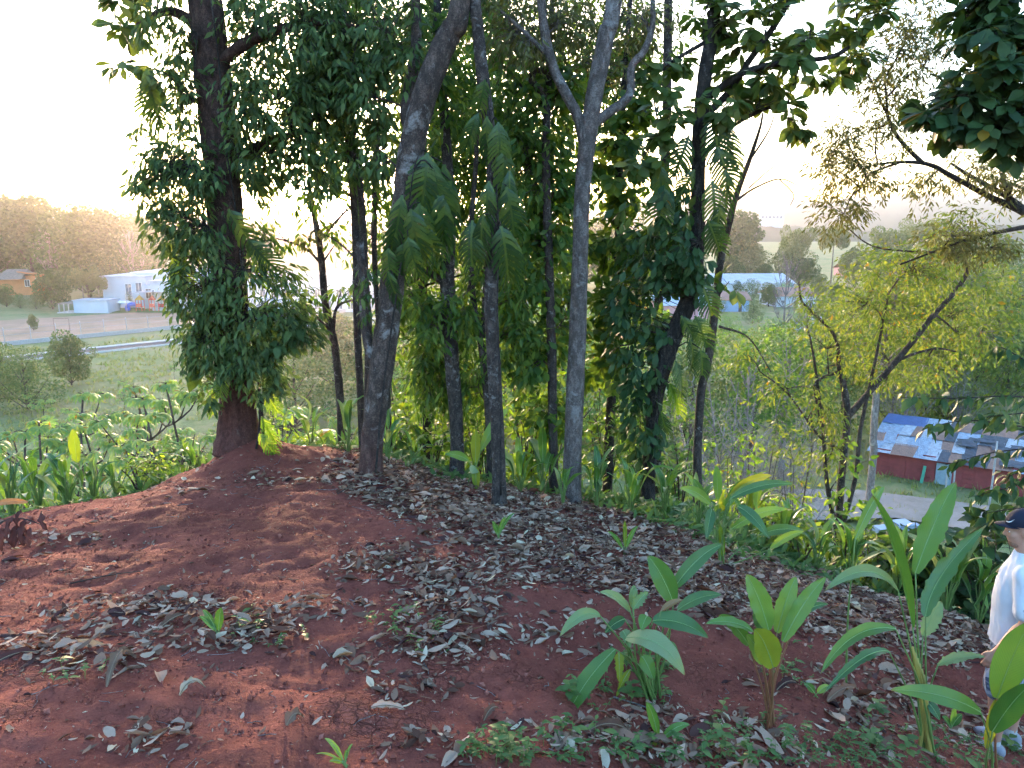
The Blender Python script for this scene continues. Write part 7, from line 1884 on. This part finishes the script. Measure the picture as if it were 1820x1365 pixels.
def oval_tube(g, rows, seg=24):
    """rows: (x, y, z, rx, ry): horizontal elliptic rings, capped"""
    a = np.linspace(0, 2 * math.pi, seg, endpoint=False)
    R_ = spline(np.array(rows, float), len(rows) * 4)
    V = np.concatenate([np.stack([r[0] + r[3] * np.cos(a), r[1] + r[4] * np.sin(a), np.full(seg, r[2])], 1) for r in R_])
    n = len(R_); i, j = np.meshgrid(np.arange(n - 1), np.arange(seg), indexing='ij'); k = (j + 1) % seg
    F = np.stack([i * seg + j, i * seg + k, (i + 1) * seg + k, (i + 1) * seg + j], -1).reshape(-1, 4)
    b = g.n; g.V.append(np.vstack([V, [R_[0][:3]], [R_[-1][:3]]])); g.n += len(V) + 2; g.Q.append(F + b)
    jj = np.arange(seg); kk = (jj + 1) % seg
    g.T.append(np.concatenate([np.stack([np.full(seg, n * seg), kk, jj], 1), np.stack([np.full(seg, n * seg + 1), (n - 1) * seg + jj, (n - 1) * seg + kk], 1)]) + b)
def chain(g, pts, seg=12):
    """pts: (x, y, z, r) rounded limb"""
    P = spline(np.array(pts, float), len(pts) * 6)
    V, Fs = tube(P[:, :3], P[:, 3], seg)
    b = g.n; g.V.append(V); g.n += len(V)
    for F in Fs: (g.T if F.shape[1] == 3 else g.Q).append(F + b)
    ellipsoid(g, pts[0][:3], [pts[0][3]] * 3, 10, 8); ellipsoid(g, pts[-1][:3], [pts[-1][3]] * 3, 10, 8)
def remesh(g, name, mat, vox=.008, smooth=4):
    me = g.make(name, None, True); o = bpy.data.objects.new(name, me); COL.objects.link(o)
    r = o.modifiers.new('r', 'REMESH'); r.mode = 'VOXEL'; r.voxel_size = vox; r.use_smooth_shade = True
    s = o.modifiers.new('s', 'SMOOTH'); s.factor = .5; s.iterations = smooth
    dg = bpy.context.evaluated_depsgraph_get(); dg.update()
    out = bpy.data.meshes.new_from_object(o.evaluated_get(dg))
    bpy.data.objects.remove(o); bpy.data.meshes.remove(me)
    out.name = name; out.materials.clear(); out.materials.append(mat)
    out.polygons.foreach_set('use_smooth', np.ones(len(out.polygons), bool))
    return out
MX, MY = 3.47, 4.80
man = thing('person', 'man in white t-shirt, navy cap and striped shorts looking up to the left', 'person', (MX, MY, hz(MX, MY) - .01), None, R(-32))
# --- body: one continuous surface (he faces -X; his left arm is on the camera side)
g = Geo()
HD = np.array([-.035, 0, 1.655])                      # head centre
ca, sa = math.cos(R(12)), math.sin(R(12))             # head tipped back
ROT = np.array([[ca, 0, -sa], [0, 1, 0], [sa, 0, ca]])  # face (-x) turns upward
def hp_(p): return HD + ROT @ np.array(p, float)
ellipsoid(g, hp_((.02, 0, .035)), (.098, .076, .100), rot=ROT)
ellipsoid(g, hp_((-.025, 0, -.03)), (.072, .064, .088), rot=ROT)
ellipsoid(g, hp_((-.055, 0, -.085)), (.036, .040, .030), rot=ROT)      # chin
ellipsoid(g, hp_((-.082, 0, .022)), (.016, .055, .014), rot=ROT)       # brow
chain(g, [tuple(hp_((-.086, 0, .012))) + (.009,), tuple(hp_((-.106, 0, -.022))) + (.013,)], 8)   # nose
ellipsoid(g, hp_((-.098, 0, -.026)), (.014, .019, .010), rot=ROT)
ellipsoid(g, hp_((-.084, 0, -.052)), (.013, .024, .007), rot=ROT)      # lips
ellipsoid(g, hp_((-.083, 0, -.064)), (.012, .021, .007), rot=ROT)
for s_ in (-1, 1):
    ellipsoid(g, hp_((.012, s_ * .078, -.012)), (.017, .009, .030), rot=ROT)   # ears
    ellipsoid(g, hp_((-.05, s_ * .046, -.018)), (.028, .02, .024), rot=ROT)    # cheeks
oval_tube(g, [(.0, 0, 1.40, .07, .07), (-.005, 0, 1.50, .06, .060), (-.01, 0, 1.58, .058, .058)])
oval_tube(g, [(.0, 0, .80, .10, .15), (.0, 0, .92, .12, .165), (-.015, 0, 1.05, .12, .155), (-.02, 0, 1.2, .12, .165), (0, 0, 1.34, .115, .18), (.01, 0, 1.43, .085, .16), (.0, 0, 1.48, .06, .08)])
for s_, kx_, az in ((-1, -.02, .02), (1, .03, -.02)):
    hipx = 0; fx = -.05 if s_ < 0 else .05
    chain(g, [(.0, s_ * .095, .88, .088), (-.02 + fx * .4, s_ * .10, .68, .078), (-.015 + fx * .8, s_ * .10, .48, .056), (.015 + fx, s_ * .10, .34, .057), (.02 + fx, s_ * .10, .18, .040), (.015 + fx, s_ * .10, .07, .038)], 14)
def arm(s_, sh, el, wr, hd):
    sh, el, wr, hd = (np.array(p, float) for p in (sh, el, wr, hd))
    chain(g, [tuple(sh) + (.056,), tuple(sh * .5 + el * .5) + (.049,), tuple(el) + (.040,), tuple(el * .7 + wr * .3) + (.042,), tuple(wr) + (.027,)], 14)
    ax = nrm(hd - wr); pl = np.array([1.0, 0, 0]); pl = nrm(pl - ax * np.dot(pl, ax)); ot = np.cross(ax, pl)
    pc = wr + ax * .05
    for q in np.linspace(-1, 1, 5):   # palm
        chain(g, [tuple(wr + pl * q * .014) + (.017,), tuple(wr + ax * .085 + pl * q * .031) + (.0135,)], 8)
    for q, L in zip((-1, -.33, .33, 1), (.066, .078, .074, .058)):
        k0 = wr + ax * .085 + pl * q * .031; cu = ot * s_ * .35
        k1 = k0 + nrm(ax + cu * .6) * L * .5; k2 = k1 + nrm(ax + cu * 1.8) * L * .35; k3 = k2 + nrm(ax * .7 + cu * 3.0) * L * .25
        chain(g, [tuple(k0) + (.0098,), tuple(k1) + (.0092,), tuple(k2) + (.0085,), tuple(k3) + (.0075,)], 8)
    t0 = wr + ax * .022 - pl * .022; t1 = t0 - pl * .026 + ax * .032 + ot * s_ * .012; t2 = t1 - pl * .006 + ax * .036 + ot * s_ * .012
    chain(g, [tuple(t0) + (.013,), tuple(t1) + (.011,), tuple(t2) + (.0085,)], 8)
arm(-1, (.01, -.19, 1.40), (.035, -.245, 1.10), (-.095, -.255, .865), (-.155, -.25, .70))
arm(1, (.01, .19, 1.40), (.04, .235, 1.10), (-.03, .245, .86), (-.06, .24, .70))
link('body', remesh(g, 'body', skin, .0062, 3), man)
# --- t-shirt
g = Geo()
oval_tube(g, [(.0, 0, .845, .150, .198), (-.006, 0, .95, .144, .188), (-.02, 0, 1.06, .133, .170), (-.024, 0, 1.2, .130, .178), (-.008, 0, 1.34, .126, .192), (.008, 0, 1.43, .10, .175), (.0, 0, 1.485, .072, .10), (-.002, 0, 1.515, .066, .072)])
for s_, el in ((-1, (.035, -.245, 1.10)), (1, (.04, .235, 1.10))):
    sh_ = np.array([.008, s_ * .175, 1.405]); el = np.array(el)
    chain(g, [tuple(sh_) + (.073,), tuple(sh_ * .55 + el * .45) + (.072,), tuple(sh_ * .26 + el * .74) + (.074,)], 14)
def wrinkle(me, amp, sc):
    n_ = len(me.vertices); co = np.zeros(n_ * 3, np.float32); no = np.zeros(n_ * 3, np.float32)
    me.vertices.foreach_get('co', co); me.vertices.foreach_get('normal', no); co = co.reshape(-1, 3); no = no.reshape(-1, 3)
    a = np.arctan2(co[:, 1], co[:, 0])
    w = fbm(a * 2.2 + co[:, 2] * sc * .5, co[:, 2] * sc, 3) + .7 * fbm(co[:, 0] * 14 + co[:, 2] * 9, co[:, 1] * 14 - co[:, 2] * 7, 2)
    me.vertices.foreach_set('co', (co + no * (amp * w)[:, None]).ravel()); me.update()
    return me
shirt = link('t_shirt', wrinkle(remesh(g, 't_shirt', M['shirt_white'], .009, 2), .011, 7), man)
# --- shorts
g = Geo()
oval_tube(g, [(.0, 0, .76, .120, .168), (.0, 0, .82, .122, .168), (.0, 0, .88, .118, .160)])
for s_ in (-1, 1):
    fx = -.05 if s_ < 0 else .05
    chain(g, [(.0, s_ * .095, .84, .105), (-.015 + fx * .4, s_ * .105, .68, .103), (-.012 + fx * .75, s_ * .108, .54, .098)], 16)
link('shorts', wrinkle(remesh(g, 'shorts', M['plaid'], .010, 2), .016, 5), man)
# --- shoes
for s_ in (-1, 1):
    fx = -.05 if s_ < 0 else .05
    g = Geo(); cx_ = .015 + fx; cy_s = s_ * .105
    ellipsoid(g, (cx_ - .10, cy_s, .042), (.125, .046, .040)); ellipsoid(g, (cx_ - .02, cy_s, .055), (.085, .044, .052)); ellipsoid(g, (cx_ + .035, cy_s, .05), (.045, .040, .055)); chain(g, [(cx_, cy_s, .06, .044), (cx_, cy_s, .10, .046)], 12)
    shoe = link('shoe', remesh(g, 'shoe', M['shoe_grey'], .007, 2), man)
    g = Geo(); a = np.linspace(0, 2 * math.pi, 28, endpoint=False)
    ring = np.stack([cx_ - .075 + .158 * np.cos(a), cy_s + (.046 + .008 * np.cos(a + math.pi)) * np.sin(a), np.zeros(28)], 1)
    V = np.vstack([ring, ring * [1, 1, 1] + [0, 0, .026]]); F = [(i, (i + 1) % 28, 28 + (i + 1) % 28, 28 + i) for i in range(28)]
    g.add(V, F); g.add(np.vstack([V, [[cx_ - .075, cy_s, .0]], [[cx_ - .075, cy_s, .026]]]), [((i + 1) % 28, i, 56) for i in range(28)] + [(28 + i, 28 + (i + 1) % 28, 57) for i in range(28)])
    g.part(shoe, 'sole', M['shoe_sole'], False)
    g = Geo(); chain(g, [(cx_ - .035, cy_s, .10, .018), (cx_ - .055, cy_s, .118, .012)], 8); g.part(shoe, 'tongue', M['coral'], True)
    g = Geo(); add_tube(g, [(cx_, cy_s, .09), (cx_, cy_s, .14)], .044, 14, cap=False); g.part(man, 'sock', M['shoe_sole'], True)
# --- cap with its mark
g = Geo()
u = np.linspace(0, 2 * math.pi, 28, endpoint=False); v = np.linspace(0, 1.62, 9)
U, W = np.meshgrid(u, v)
CV = np.stack([.112 * np.cos(U) * np.sin(W), .089 * np.sin(U) * np.sin(W), .100 * np.cos(W)], -1).reshape(-1, 3)
CV = np.array([hp_(p + np.array([.016, 0, .050])) for p in CV])
i, j = np.meshgrid(np.arange(8), np.arange(28), indexing='ij'); k = (j + 1) % 28
g.add(CV, np.stack([i * 28 + j, (i + 1) * 28 + j, (i + 1) * 28 + k, i * 28 + k], -1).reshape(-1, 4))
cap_o = g.part(man, 'cap', M['cap_navy'], True)
g = Geo(); V = []; nb = 11
for lay in (0, .006):
    for q in range(nb):
        a_ = math.pi * (q / (nb - 1) - .5) * .92
        for rr_ in (0, 1):
            x0 = -.088 * math.cos(a_) + .016 if rr_ == 0 else -.088 * math.cos(a_) - .085 * math.cos(a_ * .9) + .016
            V.append(hp_((x0, math.sin(a_) * (.086 if rr_ == 0 else .082), .048 - .018 * abs(math.sin(a_)) ** 2 + (.0 if rr_ == 0 else .004) + lay)))
F = [(2 * q, 2 * q + 1, 2 * q + 3, 2 * q + 2) for q in range(nb - 1)]; F += [tuple(2 * nb + f for f in fc[::-1]) for fc in F]
F += [(2 * q + 1, 2 * nb + 2 * q + 1, 2 * nb + 2 * q + 3, 2 * q + 3) for q in range(nb - 1)]
g.add(np.array(V), F); g.part(cap_o, 'brim', M['cap_navy'], True)
def on_cap(a_, w_, off=.002):
    return hp_(np.array([(.112 + off) * math.cos(a_) * math.sin(w_), (.089 + off) * math.sin(a_) * math.sin(w_), (.100 + off) * math.cos(w_)]) + np.array([.016, 0, .050]))
V = []; F = []; sw = 14
for q in range(sw):
    f = q / (sw - 1)                               # swoosh: hooked tail left, long tip right
    a0 = math.pi + .42 + .62 * f
    yy = 1.32 - .24 * f + .16 * (1 - f) ** 3 * 0 + .10 * math.sin(math.pi * min(1, f * 1.0)) 
    th = .070 * math.sin(math.pi * min(1, .12 + f * .55)) ** 1.2 * (1 - f) ** .8 + .003
    V += [on_cap(a0, yy - th), on_cap(a0, yy + th * .6)]
F = [(2 * q, 2 * q + 1, 2 * q + 3, 2 * q + 2) for q in range(sw - 1)]
link('logo', fast_mesh('logo', np.array(V), np.array(F), M['logo_white'], False), cap_o)
# --- sleeve mark, hair, eye
a = np.linspace(0, 2 * math.pi, 20, endpoint=False)
V = np.vstack([np.stack([.03 + .022 * np.cos(a), np.full(20, -.305), 1.215 + .010 * np.sin(a)], 1), np.stack([.03 + .016 * np.cos(a), np.full(20, -.306), 1.215 + .0055 * np.sin(a)], 1)])
link('logo', fast_mesh('logo', V, np.array([(q, (q + 1) % 20, 20 + (q + 1) % 20, 20 + q) for q in range(20)]), M['logo_grey'], False), shirt)
g = Geo(); ellipsoid(g, hp_((.040, 0, .012)), (.084, .0785, .080), rot=ROT); hm = g.part(man, 'hair', M['hair'], True)
g = Geo(); ellipsoid(g, hp_((-.048, 0, -.082)), (.043, .0505, .040), rot=ROT); g.part(man, 'beard', M['stubble'], True)
for s_ in (-1, 1):
    g = Geo(); ellipsoid(g, hp_((-.072, s_ * .033, .003)), (.009, .011, .007), 12, 8, ROT); e_ = g.part(man, 'eye', M['eye_white'], True)
    g = Geo(); ellipsoid(g, hp_((-.0805, s_ * .033, .004)), (.004, .005, .0055), 10, 6, ROT); g.part(e_, 'iris', M['hair'], True)

# ================================================================ HAZE
m, nt = new_mat('haze'); n = N(nt)
pv = nt.nodes.new('ShaderNodeVolumePrincipled')
pv.inputs['Color'].default_value = (0.93, 0.88, 0.98, 1)
pv.inputs['Density'].default_value = 0.00025
pv.inputs['Anisotropy'].default_value = 0.92
o_ = nt.nodes.new('ShaderNodeOutputMaterial'); nt.links.new(pv.outputs[0], o_.inputs['Volume'])
zmin = float(min(GZ.min(), -9.0)) - 1.0
g = Geo(); g.box((-2150, -75, zmin - 14), (2150, 2700, 165))
hz_o = link('haze', g.make('haze', m)); hz_o['kind'] = 'stuff'; hz_o['label'] = 'pale evening haze filling the valley air'; hz_o['category'] = 'haze'
